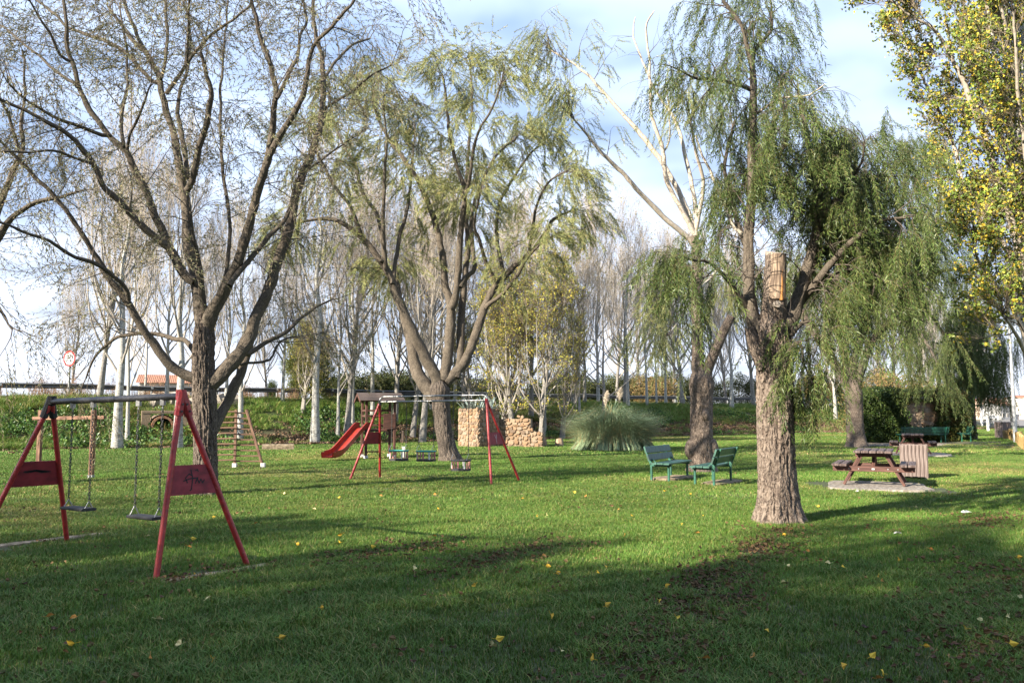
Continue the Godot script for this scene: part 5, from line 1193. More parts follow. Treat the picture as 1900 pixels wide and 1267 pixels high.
func make_bin(root: Node3D, w: float, h: float, slat: Material) -> void:
	solid(root, "liner", M.black, func(g: Geo): box(g, Vector3(0, 0.08 + (h - 0.1) / 2, 0), Vector3(w - 0.09, h - 0.1, w - 0.09)))
	for side in 4:
		var b := Basis(Vector3.UP, side * PI / 2)
		for k in 7:
			var x := -w / 2 + w / 7 * (k + 0.5)
			var top: float = h + 0.004 * ((k * 7 + side * 3) % 5)
			solid(root, "slat", slat, func(g: Geo): beam(g, b * Vector3(x, 0.0 if k in [0, 6] else 0.05, w / 2), b * Vector3(x, top, w / 2), 0.028, w / 7 - 0.008, b * Vector3.RIGHT, 0.15))
	solid(root, "rim", slat, func(g: Geo):
		for side in 4:
			var b := Basis(Vector3.UP, side * PI / 2)
			beam(g, b * Vector3(-w / 2 + 0.03, h - 0.03, w / 2 - 0.045), b * Vector3(w / 2 - 0.07, h - 0.03, w / 2 - 0.045), 0.04, 0.05))

func make_furniture() -> void:
	var b1 := thing("park_bench", "green slatted bench facing the trunk, its backrest turned to the pampas grass", "bench", on(3.78, -20.55), atan2(0.87, 0.5), "pair of green benches by the willow")
	make_bench(b1, 1.75)
	var b2 := again(b1, "park_bench", on(4.75, -19.2), atan2(-0.87, -0.5), 1.0, "green slatted bench with its backrest turned to the bark-covered pollard trunk")
	var s1 := thing("stone_slab", "pale stone slab under the bench facing the trunk", "slab", on(4.0, -20.6), 0.9)
	solid(s1, "slab", M.sandy, func(g: Geo): slab(g, 0.75, 0.3, 0.07, 11))
	var s2 := thing("stone_slab", "pale stone slab under the bench nearest the pollard trunk", "slab", on(4.9, -19.45), 1.0)
	solid(s2, "slab", M.sandy, func(g: Geo): slab(g, 0.8, 0.28, 0.05, 12))
	var t1 := thing("picnic_table", "brown wooden picnic table beside the slatted litter bin", "picnic table", on(8.34, -19.16, 0.05), -0.457, "picnic tables on the lawn")
	make_table(t1)
	var t2 := again(t1, "picnic_table", on(16.06, -33.3, 0.07), -0.44, 1.0, "brown wooden picnic table beside the paved stones of the ivy-covered hut")
	var p1 := thing("concrete_pad", "rough concrete pad under the picnic table by the bin", "slab", on(8.2, -18.75), -0.35)
	solid(p1, "pad", M.concrete, func(g: Geo): slab(g, 1.05, 1.2, 0.035, 13))
	var p2 := thing("concrete_pad", "rough concrete pad under the picnic table near the hut", "slab", on(16.1, -33.2), -0.4)
	solid(p2, "pad", M.concrete, func(g: Geo): slab(g, 1.2, 1.4, 0.05, 14))
	var lb := thing("litter_bin", "square litter bin of weathered grey brown slats beside the picnic table", "litter bin", on(10.18, -21.1), -0.42, "litter bins")
	make_bin(lb, 0.6, 0.84, M.bin_slat)
	again(lb, "litter_bin", on(34.6, -58.5), -0.3, 1.35, "square litter bin standing by the yellow log edging")
	var pv := thing("stone_paving", "pale uneven stone paving in front of the ivy-covered hut", "paving", on(21.9, -44.6), 0.1)
	rng.seed = 61
	for k in 26:
		var x := rng.randf_range(-3.6, 3.4); var z := rng.randf_range(-1.6, 1.6)
		var q := Vector2(-3.0 + 1.05 * (k % 7), -1.3 + 0.85 * (k / 7)) + Vector2(rng.randf_range(-0.1, 0.1), rng.randf_range(-0.1, 0.1))
		var g := Geo.new()
		slab(g, rng.randf_range(0.4, 0.5), rng.randf_range(0.3, 0.4), 0.05 + rng.randf_range(0, 0.02), 500 + k)
		rng.seed = 620 + k
		part(pv, "paving_stone", g.mesh([M.concrete, M.stone3, M.sandy][k % 3]), Transform3D(Basis(Vector3.UP, rng.randf_range(-0.3, 0.3)), Vector3(q.x, 0, q.y)))
	var lbch := thing("park_bench", "long green slatted bench with its back to the picnic tables, before the ivy wall", "bench", on(22.6, -45.6, 0.06), PI + 0.05, "green benches at the hut")
	make_bench(lbch, 2.7)
	var sb := thing("park_bench", "green slatted bench at the corner of the ivy-covered hut", "bench", on(25.2, -46.1), -PI / 2 - 0.3, "green benches at the hut")
	make_bench(sb, 1.6)
	# litter on the grass
	rng.seed = 90
	for e in [[7.26, -13.36, 0.11, "crumpled white paper scrap lying on the sunlit grass beside the leaf trail"], [5.06, -10.99, 0.07, "thin torn strip of white paper lying on the grass"], [7.0, -16.9, 0.07, "small folded white paper scrap on the grass before the litter bin"]]:
		var g := Geo.new()
		for k in 5:
			var a: Vector3 = rv() * e[2] * Vector3(1, 0.15, 0.6); var d: Vector3 = rv() * e[2] * Vector3(1, 0.3, 0.6); var c: Vector3 = rv() * e[2] * Vector3(1, 0.2, 0.6)
			g.tri(a + Vector3(0, 0.02, 0), d + Vector3(0, 0.03, 0), c + Vector3(0, 0.02, 0))
		tag(part(self, "paper_scrap", g.mesh(M.paper), Transform3D(Basis(), on(e[0], e[1], 0.035))), e[3], "litter")

func make_playground() -> void:
	# slide tower
	var o := Vector3(-5.0, 0, -31.0)
	var root := thing("slide_tower", "small brown wooden play tower with shingled gable roof and orange red slide", "play tower", on(o.x, o.z), 0.32)
	var hw := 0.52
	for x in [-hw, hw]:
		for z in [-hw, hw]:
			solid(root, "post", M.tower_wood, func(g: Geo): beam(g, Vector3(x, 0.0, z), Vector3(x, 2.14, z), 0.09, 0.09))
			solid(root, "footing", M.white_paint, func(g: Geo): box(g, Vector3(x, 0.05, z), Vector3(0.14, 0.12, 0.14), 0.1))
	solid(root, "platform", M.tower_wood, func(g: Geo): beam(g, Vector3(-hw, 1.02, 0), Vector3(hw, 1.02, 0), 1.0, 0.08))
	for y in [1.75, 1.55, 1.2]:
		solid(root, "rail", M.tower_wood, func(g: Geo): beam(g, Vector3(-hw, y, -hw), Vector3(hw, y, -hw), 0.05, 0.07))
		solid(root, "rail", M.tower_wood, func(g: Geo): beam(g, Vector3(-hw, y, -hw), Vector3(-hw, y, hw), 0.05, 0.07))
	for y in [0.25, 0.55, 0.8]:
		solid(root, "rung", M.tower_wood, func(g: Geo): beam(g, Vector3(-hw, y, hw), Vector3(0.0, y, hw), 0.05, 0.05))
	solid(root, "side_board", M.tower_wood, func(g: Geo): beam(g, Vector3(hw + 0.05, 1.35, -hw), Vector3(hw + 0.05, 1.35, hw), 0.04, 0.55))
	solid(root, "side_board", M.tower_wood, func(g: Geo): beam(g, Vector3(0.1, 1.35, hw + 0.05), Vector3(hw + 0.02, 1.35, hw + 0.05), 0.04, 0.55))
	var pb := solid(root, "painted_board", M.white_paint, func(g: Geo): beam(g, Vector3(hw + 0.35, 0.22, hw - 0.3), Vector3(hw + 0.35, 0.22, hw + 0.25), 0.03, 0.4))
	graffiti(pb, Vector3(hw + 0.35, 0.22, hw + 0.25), Vector3(hw + 0.35, 0.22, hw - 0.3), Vector3.UP, "scribble", M.pink, [[Vector2(-0.2, -0.1), Vector2(-0.1, 0.12), Vector2(0, -0.1), Vector2(0.1, 0.12), Vector2(0.2, -0.1)], [Vector2(-0.2, 0.02), Vector2(0.2, 0.0)]], 0.03)
	solid(root, "ramp_board", M.roof_wood, func(g: Geo): beam(g, Vector3(hw + 0.3, 0.8, 0.1), Vector3(hw + 0.3, 0.8, 0.7), 0.05, 0.42))
	for s in [-1.0, 1.0]:
		for k in 4:       # overlapping roof boards, ridge along x
			var z0: float = s * (0.02 + 0.2 * k); var z1: float = s * (0.2 + 0.2 * k + 0.05)
			solid(root, "roof_board", M.roof_wood, func(g: Geo): beam(g, Vector3(-0.8, 2.4 - 0.065 * k - 0.04 - 0.006 * k, (z0 + z1) / 2), Vector3(0.85, 2.4 - 0.065 * k - 0.04 - 0.006 * k, (z0 + z1) / 2), 0.25, 0.03, Vector3(0, 1, s * 0.32).normalized(), 0.1))
	for x in [-0.79, 0.84]:
		for s in [-1.0, 1.0]:
			solid(root, "barge_board", M.tower_wood, func(g: Geo): beam(g, Vector3(x, 2.34, s * 0.03), Vector3(x, 2.06, s * 0.86), 0.03, 0.1))
	var sl := solid(root, "slide", M.slide_red, func(g: Geo):
		var path := [Vector3(0, 1.12, 0.5), Vector3(0, 1.1, 0.75), Vector3(0, 0.95, 1.0), Vector3(0, 0.62, 1.5), Vector3(0, 0.32, 1.95), Vector3(0, 0.2, 2.2), Vector3(0, 0.16, 2.45), Vector3(0, 0.15, 2.7)]
		var pts := []
		for k in 29:
			var f := k / 28.0 * (path.size() - 1); var j := mini(int(f), path.size() - 2)
			var p0: Vector3 = path[maxi(j - 1, 0)]; var p1: Vector3 = path[j]; var p2: Vector3 = path[j + 1]; var p3: Vector3 = path[mini(j + 2, path.size() - 1)]
			pts.append(p1.cubic_interpolate(p2, p0, p3, f - j))
		var prof := [Vector2(-0.27, 0.2), Vector2(-0.23, 0.2), Vector2(-0.21, 0.03), Vector2(-0.17, 0.0), Vector2(0.17, 0.0), Vector2(0.21, 0.03), Vector2(0.23, 0.2), Vector2(0.27, 0.2), Vector2(0.25, 0.0), Vector2(0.2, -0.04), Vector2(-0.2, -0.04), Vector2(-0.25, 0.0)]
		var off := Basis(Vector3.UP, -0.85)
		for k in pts.size() - 1:
			for e in prof.size():
				var a: Vector2 = prof[e]; var b: Vector2 = prof[(e + 1) % prof.size()]
				var rise: float = 1.0 if k < 25 else 0.8
				g.quad(pts[k] + Vector3(b.x, b.y * rise, 0), pts[k] + Vector3(a.x, a.y * rise, 0), pts[k + 1] + Vector3(a.x, a.y * rise, 0), pts[k + 1] + Vector3(b.x, b.y * rise, 0)))
	sl.transform = Transform3D(Basis(Vector3.UP, -0.75), Vector3(-0.2, 0, -0.1))
	# ladder frame
	root = thing("climbing_frame", "wooden climbing ladder frame with one slanting post, behind the willow trunk", "climbing frame", on(-8.3, -25.3), 0.1)
	var posts := [[Vector3(-1.05, 0, 0), Vector3(-1.05, 1.75, 0)], [Vector3(-0.12, 0, 0), Vector3(-0.12, 1.75, 0)], [Vector3(0.72, 0, 0), Vector3(0.18, 1.75, 0)]]
	for q in posts:
		solid(root, "post", M.ladder_wood, func(g: Geo): beam(g, q[0], q[1], 0.075, 0.075))
		solid(root, "footing", M.white_paint, func(g: Geo): box(g, q[0] + Vector3(0, 0.05, 0), Vector3(0.13, 0.16, 0.13), 0.12))
	for k in 10:
		var y := 0.22 + 0.162 * k
		solid(root, "rung", M.ladder_wood, func(g: Geo): beam(g, Vector3(-1.09, y, 0.055), Vector3(-0.08, y + 0.01, 0.055), 0.035, 0.042))
		solid(root, "rung", M.ladder_wood, func(g: Geo): beam(g, Vector3(-0.1, y - 0.03, -0.055), Vector3(0.78 - 0.3086 * y, y - 0.04, -0.055), 0.035, 0.042))
	# horizontal bar frame
	root = thing("bar_frame", "two weathered wooden posts joined by a red brown horizontal bar", "exercise bar", on(-11.6, -21.3))
	var pa := Vector3(0.95, 0, 0.2); var pb2 := Vector3(-0.85, 0, -0.6)
	for q in [pa, pb2]:
		solid(root, "post", M.frame_wood, func(g: Geo): beam(g, q, q + Vector3(0, 1.72, 0), 0.11, 0.11))
		solid(root, "footing", M.zinc, func(g: Geo): box(g, q + Vector3(0, 0.03, 0), Vector3(0.14, 0.1, 0.14), 0.1))
	solid(root, "crossbar", M.frame_wood, func(g: Geo): beam(g, pb2 + Vector3(-0.2, 1.5, 0), pa + Vector3(0.3, 1.53, 0.05), 0.06, 0.09))

func stone_shape(sd: int) -> ArrayMesh:
	rng.seed = sd
	var g := Geo.new()
	var n := 7
	var rim := []
	for k in n:
		var a := TAU * (k + rng.randf_range(-0.25, 0.25)) / n
		var q := 1.0 / pow(pow(absf(cos(a)), 4.0) + pow(absf(sin(a)), 4.0), 0.25) * rng.randf_range(0.78, 1.1)
		rim.append(Vector2(cos(a), sin(a)) * 0.5 * q)
	var c := Vector3(rng.randf_range(-0.1, 0.1), rng.randf_range(-0.1, 0.1), rng.randf_range(0.4, 0.5))
	for k in n:
		var p: Vector2 = rim[k]; var r: Vector2 = rim[(k + 1) % n]
		var f0 := 0.8 + 0.08 * ((k * 5) % 3); var f1 := 0.8 + 0.08 * (((k + 1) % n * 5) % 3)
		var a := Vector3(p.x, p.y, -0.5); var b := Vector3(r.x, r.y, -0.5)
		var a1 := Vector3(p.x, p.y, 0.1); var b1 := Vector3(r.x, r.y, 0.1)
		var a2 := Vector3(p.x * f0, p.y * f0, 0.42); var b2 := Vector3(r.x * f1, r.y * f1, 0.42)
		g.quad(a, b, b1, a1); g.quad(a1, b1, b2, a2); g.tri(a2, b2, c)
	return g.mesh(null)

func face_stones(parent: Node3D, a: Vector3, b: Vector3, top: Callable, size: float, keep: Callable) -> void:      # stones in rough courses on the wall face from a to b (outside to the right of a -> b seen from above)
	var x := (b - a).normalized()
	var nn := x.cross(Vector3.UP).normalized()
	var L := a.distance_to(b)
	var y := 0.0
	var row := 0
	while y < 3.0:
		var h := size * rng.randf_range(0.55, 1.1)
		var s := -rng.randf() * size * 0.7
		while s < L - 0.04:
			var w := size * rng.randf_range(0.6, 1.9)
			var s0 := maxf(s, 0.0); var s1 := minf(s + w, L)
			var mid := (s0 + s1) / 2
			if s1 - s0 > 0.1 and y + h * 0.7 < top.call(mid) and keep.call(mid, y + h / 2):
				var d := rng.randf_range(0.08, 0.15)
				var o := MeshInstance3D.new()
				o.name = "stone"
				o.mesh = S.stones[rng.randi() % 5]
				o.material_override = M["stone%d" % (rng.randi() % 6)]
				var tilt := Basis(nn, rng.randf_range(-0.28, 0.28))
				o.transform = Transform3D(tilt * Basis(x * (s1 - s0) * 0.97, Vector3.UP * h * rng.randf_range(0.85, 1.25), nn * d), a + x * mid + Vector3(0, y + h / 2 + rng.randf_range(-0.05, 0.05), 0) - nn * 0.005)
				parent.add_child(o, true)
			s += w
		y += h
		row += 1

func make_stonework() -> void:
	S.stones = []
	for k in 5: S.stones.append(stone_shape(700 + k))
	rng.seed = 71
	var root := thing("stone_wall", "low ruined wall of warm tan rubble stone with a taller pier", "stone wall", on(-1.72, -42.0, -0.08))
	var c0 := Vector3(0, 0, 0); var cl := Vector3(-1.06, 0, -1.06); var cr := Vector3(1.06, 0, -1.06); var cb := Vector3(0, 0, -2.12)
	solid(root, "core", M.mortar, func(g: Geo):
		var h := 2.02
		var q := [c0, cr, cb, cl]
		for k in 4:
			var a: Vector3 = q[k]; var b: Vector3 = q[(k + 1) % 4]
			g.quad(a, b, b + Vector3(0, h, 0), a + Vector3(0, h, 0))
		g.quad(c0 + Vector3(0, h, 0), cr + Vector3(0, h, 0), cb + Vector3(0, h, 0), cl + Vector3(0, h, 0)))
	var always := func(_s: float, _y: float) -> bool: return true
	face_stones(root, cl, c0, func(s: float) -> float: return 2.12 - 0.1 * absf(sin(s * 5.0)), 0.2, always)
	face_stones(root, c0, cr, func(s: float) -> float: return 2.12 - 0.1 * absf(sin(s * 4.0)), 0.2, always)
	var w0 := Vector3(0.72, 0, -1.3); var w1 := Vector3(2.68, 0, -0.7); var w2 := Vector3(3.3, 0, -0.5)
	solid(root, "core", M.mortar, func(g: Geo):
		beam(g, w0.lerp(w1, 0.5) + Vector3(0.06, 0, -0.2), w0.lerp(w1, 0.5) + Vector3(0.06, 1.5, -0.2), 0.36, 2.02, Vector3(1.96, 0, 0.6).normalized(), 0.02)
		beam(g, w1.lerp(w2, 0.5) + Vector3(0.03, 0, -0.2), w1.lerp(w2, 0.5) + Vector3(0.03, 0.8, -0.2), 0.36, 0.66, Vector3(1.96, 0, 0.6).normalized(), 0.02))
	face_stones(root, w0, w1, func(s: float) -> float: return 1.62 - 0.06 * sin(s * 7.0), 0.19, always)
	face_stones(root, w1, w2, func(s: float) -> float: return 0.98 - 0.25 * s, 0.19, always)
	face_stones(root, w2, w2 + Vector3(-0.1, 0, -0.4), func(s: float) -> float: return 0.8, 0.23, always)
	# blue-grey agave on top of the pier
	var ag := thing("agave", "spiky blue grey agave growing over the stone pier", "agave", on(-1.72, -43.0, 1.95))
	rng.seed = 72
	for k in 54:
		var a := rng.randf() * TAU
		var L := rng.randf_range(0.55, 1.0)
		var el := rng.randf_range(-0.2, 1.3)
		var d := Vector3(cos(a) * cos(el), sin(el), sin(a) * cos(el))
		var s := d.cross(Vector3.UP).normalized()
		var up := s.cross(d)
		var p0 := Vector3(rng.randf_range(-0.8, 0.8), 0.02, rng.randf_range(-0.7, 0.7)) + d * 0.05
		solid(ag, "leaf", M.agave, func(g: Geo):
			var w := 0.055
			var p1 := p0 + d * L * 0.5 + up * 0.02; var p2 := p0 + d * L - Vector3(0, L * 0.22, 0)
			g.tri(p0 - s * w * 0.7, p1 - s * w, p0 - up * 0.03); g.tri(p0 - up * 0.03, p1 - s * w, p1 - up * 0.025)
			g.tri(p0 - up * 0.03, p1 - up * 0.025, p0 + s * w * 0.7); g.tri(p0 + s * w * 0.7, p1 - up * 0.025, p1 + s * w)
			g.tri(p1 - s * w, p2, p1 - up * 0.025); g.tri(p1 - up * 0.025, p2, p1 + s * w))
	# the hut under ivy
	root = thing("stone_hut", "small flat-topped stone hut half hidden by ivy", "hut", on(19.6, -46.2, -0.1))
	var h0 := Vector3(0, 0, 0); var h1 := Vector3(6.1, 0, -1.0); var back := Vector3(1.3, 0, -3.0)
	solid(root, "core", M.mortar, func(g: Geo):
		var q := [h0, h1, h1 + back, h0 + back]
		var H := 2.62
		for k in 4:
			var a: Vector3 = q[k]; var b: Vector3 = q[(k + 1) % 4]
			g.quad(a, b, b + Vector3(0, H, 0), a + Vector3(0, H, 0))
		g.quad(h0 + Vector3(0, H, 0), h1 + Vector3(0, H, 0), h1 + back + Vector3(0, H, 0), h0 + back + Vector3(0, H, 0)))
	rng.seed = 73
	face_stones(root, h0, h1, func(s: float) -> float: return 2.6, 0.36, func(s: float, y: float) -> bool: return not (absf(s - 2.45) < 0.2 and absf(y - 1.85) < 0.22) and not (absf(s - 4.3) < 0.18 and absf(y - 1.75) < 0.2))
	solid(root, "lintel", M.concrete, func(g: Geo): beam(g, h0.lerp(h1, 0.42) + Vector3(0.02, 2.7, 0.12), h0.lerp(h1, 0.78) + Vector3(0.02, 2.7, 0.12), 0.5, 0.1))
	var iv := thing("ivy", "dense dark green ivy with rusty patches draped over the stone hut", "ivy", on(19.6, -46.2))
	rng.seed = 74
	var where := [[], []]; var ti := [PackedColorArray(), PackedColorArray()]
	for k in 3300:
		var s := rng.randf(); var y := rng.randf() * 2.75
		var n := patch.get_noise_2d(s * 44.0 + 10.0, y * 9.0)
		var bare_mid := exp(-pow((s - 0.56) / 0.17, 2.0)) * smoothstep(0.5, 1.1, y) * smoothstep(2.7, 2.3, y)
		if bare_mid * 2.0 > rng.randf() + n * 0.8 + 0.1: continue
		var p := h0.lerp(h1, s) + Vector3(0.0, y, 0.16 + rng.randf() * 0.3)
		if rng.randf() < 0.3: p = h0.lerp(h1, s) + back * rng.randf() + Vector3(0, 2.68 + rng.randf() * 0.35, 0.1)
		if rng.randf() < 0.12: p = h1 + back * rng.randf() + Vector3(0.15 + rng.randf() * 0.4, y, 0)
		var j := rng.randi() % 2
		where[j].append(Transform3D(Basis.from_euler(rv() * 3.0) * rng.randf_range(0.7, 1.3), p))
		var b := rng.randf_range(0.5, 1.15)
		var rust: float = clampf(patch.get_noise_2d(s * 30.0 + 77.0, y * 7.0) * 3.0 - 0.3 + (0.5 if s > 0.78 else 0.0), 0.0, 0.9)
		ti[j].push_back(Color(b, b, b).lerp(Color(4.0 * b, 1.2 * b, 1.6 * b), rust * 0.5 if rng.randf() < 0.6 else 0.0))
	for j in 2: scatter(iv, "foliage", S.ivy[j], where[j], ti[j])
	for k in 9:
		var s := rng.randf_range(0.05, 0.98)
		var p := h0.lerp(h1, s) + Vector3(0, 0, 0.1)
		var q := []
		for e in 6: q += [p.x + rng.randf_range(-0.25, 0.25), e * 0.48, p.z + rng.randf_range(0.03, 0.12), 0.035 - 0.004 * e]
		var sm := smooth(q, 0.2)
		solid(iv, "stem", M.bark_limb, func(g: Geo): tube(g, sm[0], sm[1], 6))
	# loose stones by the far trees
	rng.seed = 75
	var spots2 := [[31.2, -88.0, 1.0], [32.4, -87.0, 0.7], [31.6, -88.6, 1.2], [27.9, -93.5, 0.8], [29.5, -90.0, 0.6], [1.6, -44.6, 0.7], [2.5, -43.9, 0.5]]
	for e in spots2:
		var st := part(self, "field_stone", S.stones[rng.randi() % 5], Transform3D(Basis.from_euler(Vector3(-1.4, rng.randf() * 6.0, 0)) * Basis.from_scale(Vector3(e[2], e[2] * 0.8, e[2] * 1.1)), on(e[0], e[1], 0.15)))
		st.material_override = M["stone%d" % (rng.randi() % 6)]
		tag(st, "loose tan field stone lying among the far slender trunks" if e[0] > 10 else ("larger" if e[2] > 0.6 else "smaller") + " loose tan field stone lying beside the ruined wall", "stone", "loose stones by the far trees" if e[0] > 10 else "loose stones by the wall")
	# pale boulders and the culvert in the bank
	for k in 5:
		var p := ROAD + ALONG * (7.5 + k * 1.15 + rng.randf_range(-0.3, 0.3)) + ACROSS * rng.randf_range(2.3, 3.4)
		var st := part(self, "bank_boulder", S.stones[k], Transform3D(Basis.from_euler(Vector3(-1.2, rng.randf() * 6.0, 0)) * Basis.from_scale(Vector3(1.3, 0.9, 1.0)), on(p.x, p.y, 0.1)))
		st.material_override = M.concrete
		tag(st, "pale grey boulder set in the grass above the culvert", "boulder", "boulders above the culvert")
	var cp := ROAD + ALONG * 6.9 + ACROSS * 6.8
	root = thing("culvert", "small brick arched culvert mouth with a masonry head wall in the bank", "culvert", on(cp.x, cp.y, -0.3), atan2(ACROSS.x, ACROSS.y) - 0.12)
	var yb := 0.0
	for k in 13:
		var a := PI * k / 12.0
		solid(root, "arch_brick", M.tile_red if k % 2 else M.stone2, func(g: Geo): beam(g, Vector3(cos(a) * 0.52, 0.55 + sin(a) * 0.52, -0.12), Vector3(cos(a) * 0.52, 0.55 + sin(a) * 0.52, 0.1), 0.13, 0.125, Vector3(cos(a), sin(a), 0), 0.08))
	solid(root, "vault", M.stone4, func(g: Geo):
		for k in 16:
			var a := PI * k / 16.0; var b := PI * (k + 1) / 16.0
			for e in [0.5, 0.66]:
				g.quad(Vector3(cos(a) * e, 0.55 + sin(a) * e, -2.8), Vector3(cos(b) * e, 0.55 + sin(b) * e, -2.8), Vector3(cos(b) * e, 0.55 + sin(b) * e, -0.02), Vector3(cos(a) * e, 0.55 + sin(a) * e, -0.02)))
	for s in [-1.0, 1.0]:
		solid(root, "side_wall", M.stone4, func(g: Geo): beam(g, Vector3(s * 0.62, 0.2, -2.6), Vector3(s * 0.62, 0.2, -0.03), 0.16, 0.75))
		solid(root, "head_wall", M.mortar, func(g: Geo): beam(g, Vector3(s * 0.62, 0.62, -0.1), Vector3(s * (1.05 if s < 0 else 1.7), 0.62, -0.1), 0.2, 1.3))
	solid(root, "coping", M.mortar, func(g: Geo): beam(g, Vector3(-1.05, 1.33, -0.1), Vector3(1.7, 1.33, -0.1), 0.24, 0.16))
	solid(root, "wing_wall", M.mortar, func(g: Geo): beam(g, Vector3(1.7, 0.4, -0.1), Vector3(2.5, 0.1, 0.5), 0.2, 1.1))
	solid(self, "edging_kerb", M.sandy, func(g: Geo): beam(g, Vector3(-11.6, 0.1, -38.6), Vector3(-10.2, 0.1, -38.9), 0.3, 0.3), Transform3D())
	tag(get_child(get_child_count() - 1), "low sandy kerb block at the foot of the bank", "kerb")

func make_roadside() -> void:
	# guard rail
	var root := thing("guard_rail", "galvanised road guard rail on posts along the top of the bank", "guard rail", Vector3(ROAD.x, 0, ROAD.y))
	var dir := Vector3(ALONG.x, 0, ALONG.y); var out := Vector3(ACROSS.x, 0, ACROSS.y)
	var prof := [Vector2(0, 0.155), Vector2(0.05, 0.12), Vector2(0.08, 0.085), Vector2(0.05, 0.05), Vector2(0.0, 0.01), Vector2(0.0, -0.01), Vector2(0.05, -0.05), Vector2(0.08, -0.085), Vector2(0.05, -0.12), Vector2(0, -0.155)]
	for k in 30:
		var m := -24.0 + 4.0 * k
		var a := ROAD + ALONG * m; var b := ROAD + ALONG * (m + 4.0)
		var pa := Vector3(a.x - ROAD.x, height(a.x, a.y) + 0.72, a.y - ROAD.y); var pb := Vector3(b.x - ROAD.x, height(b.x, b.y) + 0.72, b.y - ROAD.y)
		if m > 92.0: break
		solid(root, "rail", M.rail, func(g: Geo):
			for e in prof.size() - 1:
				var p: Vector2 = prof[e]; var q: Vector2 = prof[e + 1]
				var back := out * -0.006
				g.quad(pa + out * q.x + Vector3(0, q.y, 0), pb + out * q.x + Vector3(0, q.y, 0), pb + out * p.x + Vector3(0, p.y, 0), pa + out * p.x + Vector3(0, p.y, 0))
				g.quad(pb + back + out * q.x + Vector3(0, q.y, 0), pa + back + out * q.x + Vector3(0, q.y, 0), pa + back + out * p.x + Vector3(0, p.y, 0), pb + back + out * p.x + Vector3(0, p.y, 0)))
		solid(root, "post", M.zinc, func(g: Geo): beam(g, pa + Vector3(0, -0.85, 0) - out * 0.09, pa + Vector3(0, 0.12, 0) - out * 0.09, 0.12, 0.1, dir))
		solid(root, "spacer", M.white_paint, func(g: Geo): beam(g, pa - out * 0.06 + Vector3(0, 0.05, 0), pa + out * 0.09 + Vector3(0, 0.05, 0), 0.11, 0.16))
	# speed sign
	var sp := ROAD + ALONG * 3.3 + ACROSS * 0.7
	root = thing("speed_sign", "round white speed limit sign with red ring reading 70 beside the guard rail", "road sign", on(sp.x, sp.y), atan2(-0.36, 0.93))
	solid(root, "post", M.zinc, func(g: Geo): beam(g, Vector3(0, -0.3, 0), Vector3(0, 2.65, 0), 0.1, 0.06, Vector3.RIGHT))
	solid(root, "face", M.sign_white, func(g: Geo): pipe(g, Vector3(0, 2.28, 0.04), Vector3(0, 2.28, 0.06), 0.46, 40))
	solid(root, "ring", M.sign_red, func(g: Geo):
		for k in 40:
			var a := TAU * k / 40; var b := TAU * (k + 1) / 40
			var p := Vector3(cos(a), sin(a), 0); var q := Vector3(cos(b), sin(b), 0)
			var c := Vector3(0, 2.28, 0.064)
			g.quad(c + p * 0.36, c + p * 0.46, c + q * 0.46, c + q * 0.36))
	var tm := TextMesh.new()
	tm.text = "70"
	tm.font_size = 52
	tm.pixel_size = 0.0095
	tm.depth = 0.006
	tm.material = M.sign_black
	part(root, "numerals", tm, Transform3D(Basis(), Vector3(0, 2.28, 0.066)))
	# tiled farmhouse beyond the road
	root = thing("farmhouse", "low house with red clay tile roof beyond the road", "house", Vector3(-41.0, 2.3, -98.0), 0.35)
	solid(root, "wall", M.plaster, func(g: Geo): box(g, Vector3(0, 1.4, 0), Vector3(5.6, 3.0, 7.0)))
	for s in [-1.0, 1.0]:
		solid(root, "roof_slope", M.tile_red, func(g: Geo):
			for k in 30:
				var x := -3.0 + 0.2 * k
				for e in 6:       # half-round tiles in rows
					var a0 := PI * e / 6; var a1 := PI * (e + 1) / 6
					var p := Vector3(x - cos(a0) * 0.1, sin(a0) * 0.07, 0); var q := Vector3(x - cos(a1) * 0.1, sin(a1) * 0.07, 0)
					if s > 0: g.quad(p + Vector3(0, 2.9, 3.9), q + Vector3(0, 2.9, 3.9), q + Vector3(0, 4.0, 0), p + Vector3(0, 4.0, 0))
					else: g.quad(q + Vector3(0, 2.9, -3.9), p + Vector3(0, 2.9, -3.9), p + Vector3(0, 4.0, 0), q + Vector3(0, 4.0, 0)))
	solid(root, "window", M.glass, func(g: Geo): beam(g, Vector3(-1.2, 1.6, 3.5), Vector3(-1.2, 1.6, 3.52), 0.9, 1.1))
	# houses at the far end of the street
	var hs := [[168.0, -292.0, 9.0, 6.5, 8.0, "plaster_peach", "peach plastered house with flat parapet at the end of the street"], [158.0, -270.0, 7.0, 5.0, 7.0, "plaster_grey", "grey block house beside the far street"], [184.0, -300.0, 8.0, 7.5, 8.0, "plaster", "white two-storey house behind the grey block house"], [150.0, -300.0, 8.0, 5.5, 8.0, "plaster", "low white house beyond the far trees"], [176.0, -270.0, 6.0, 4.0, 6.0, "plaster", "small white house by the street verge"], [200.0, -310.0, 10.0, 8.5, 9.0, "plaster_peach", "tall peach house at the back of the far street"]]
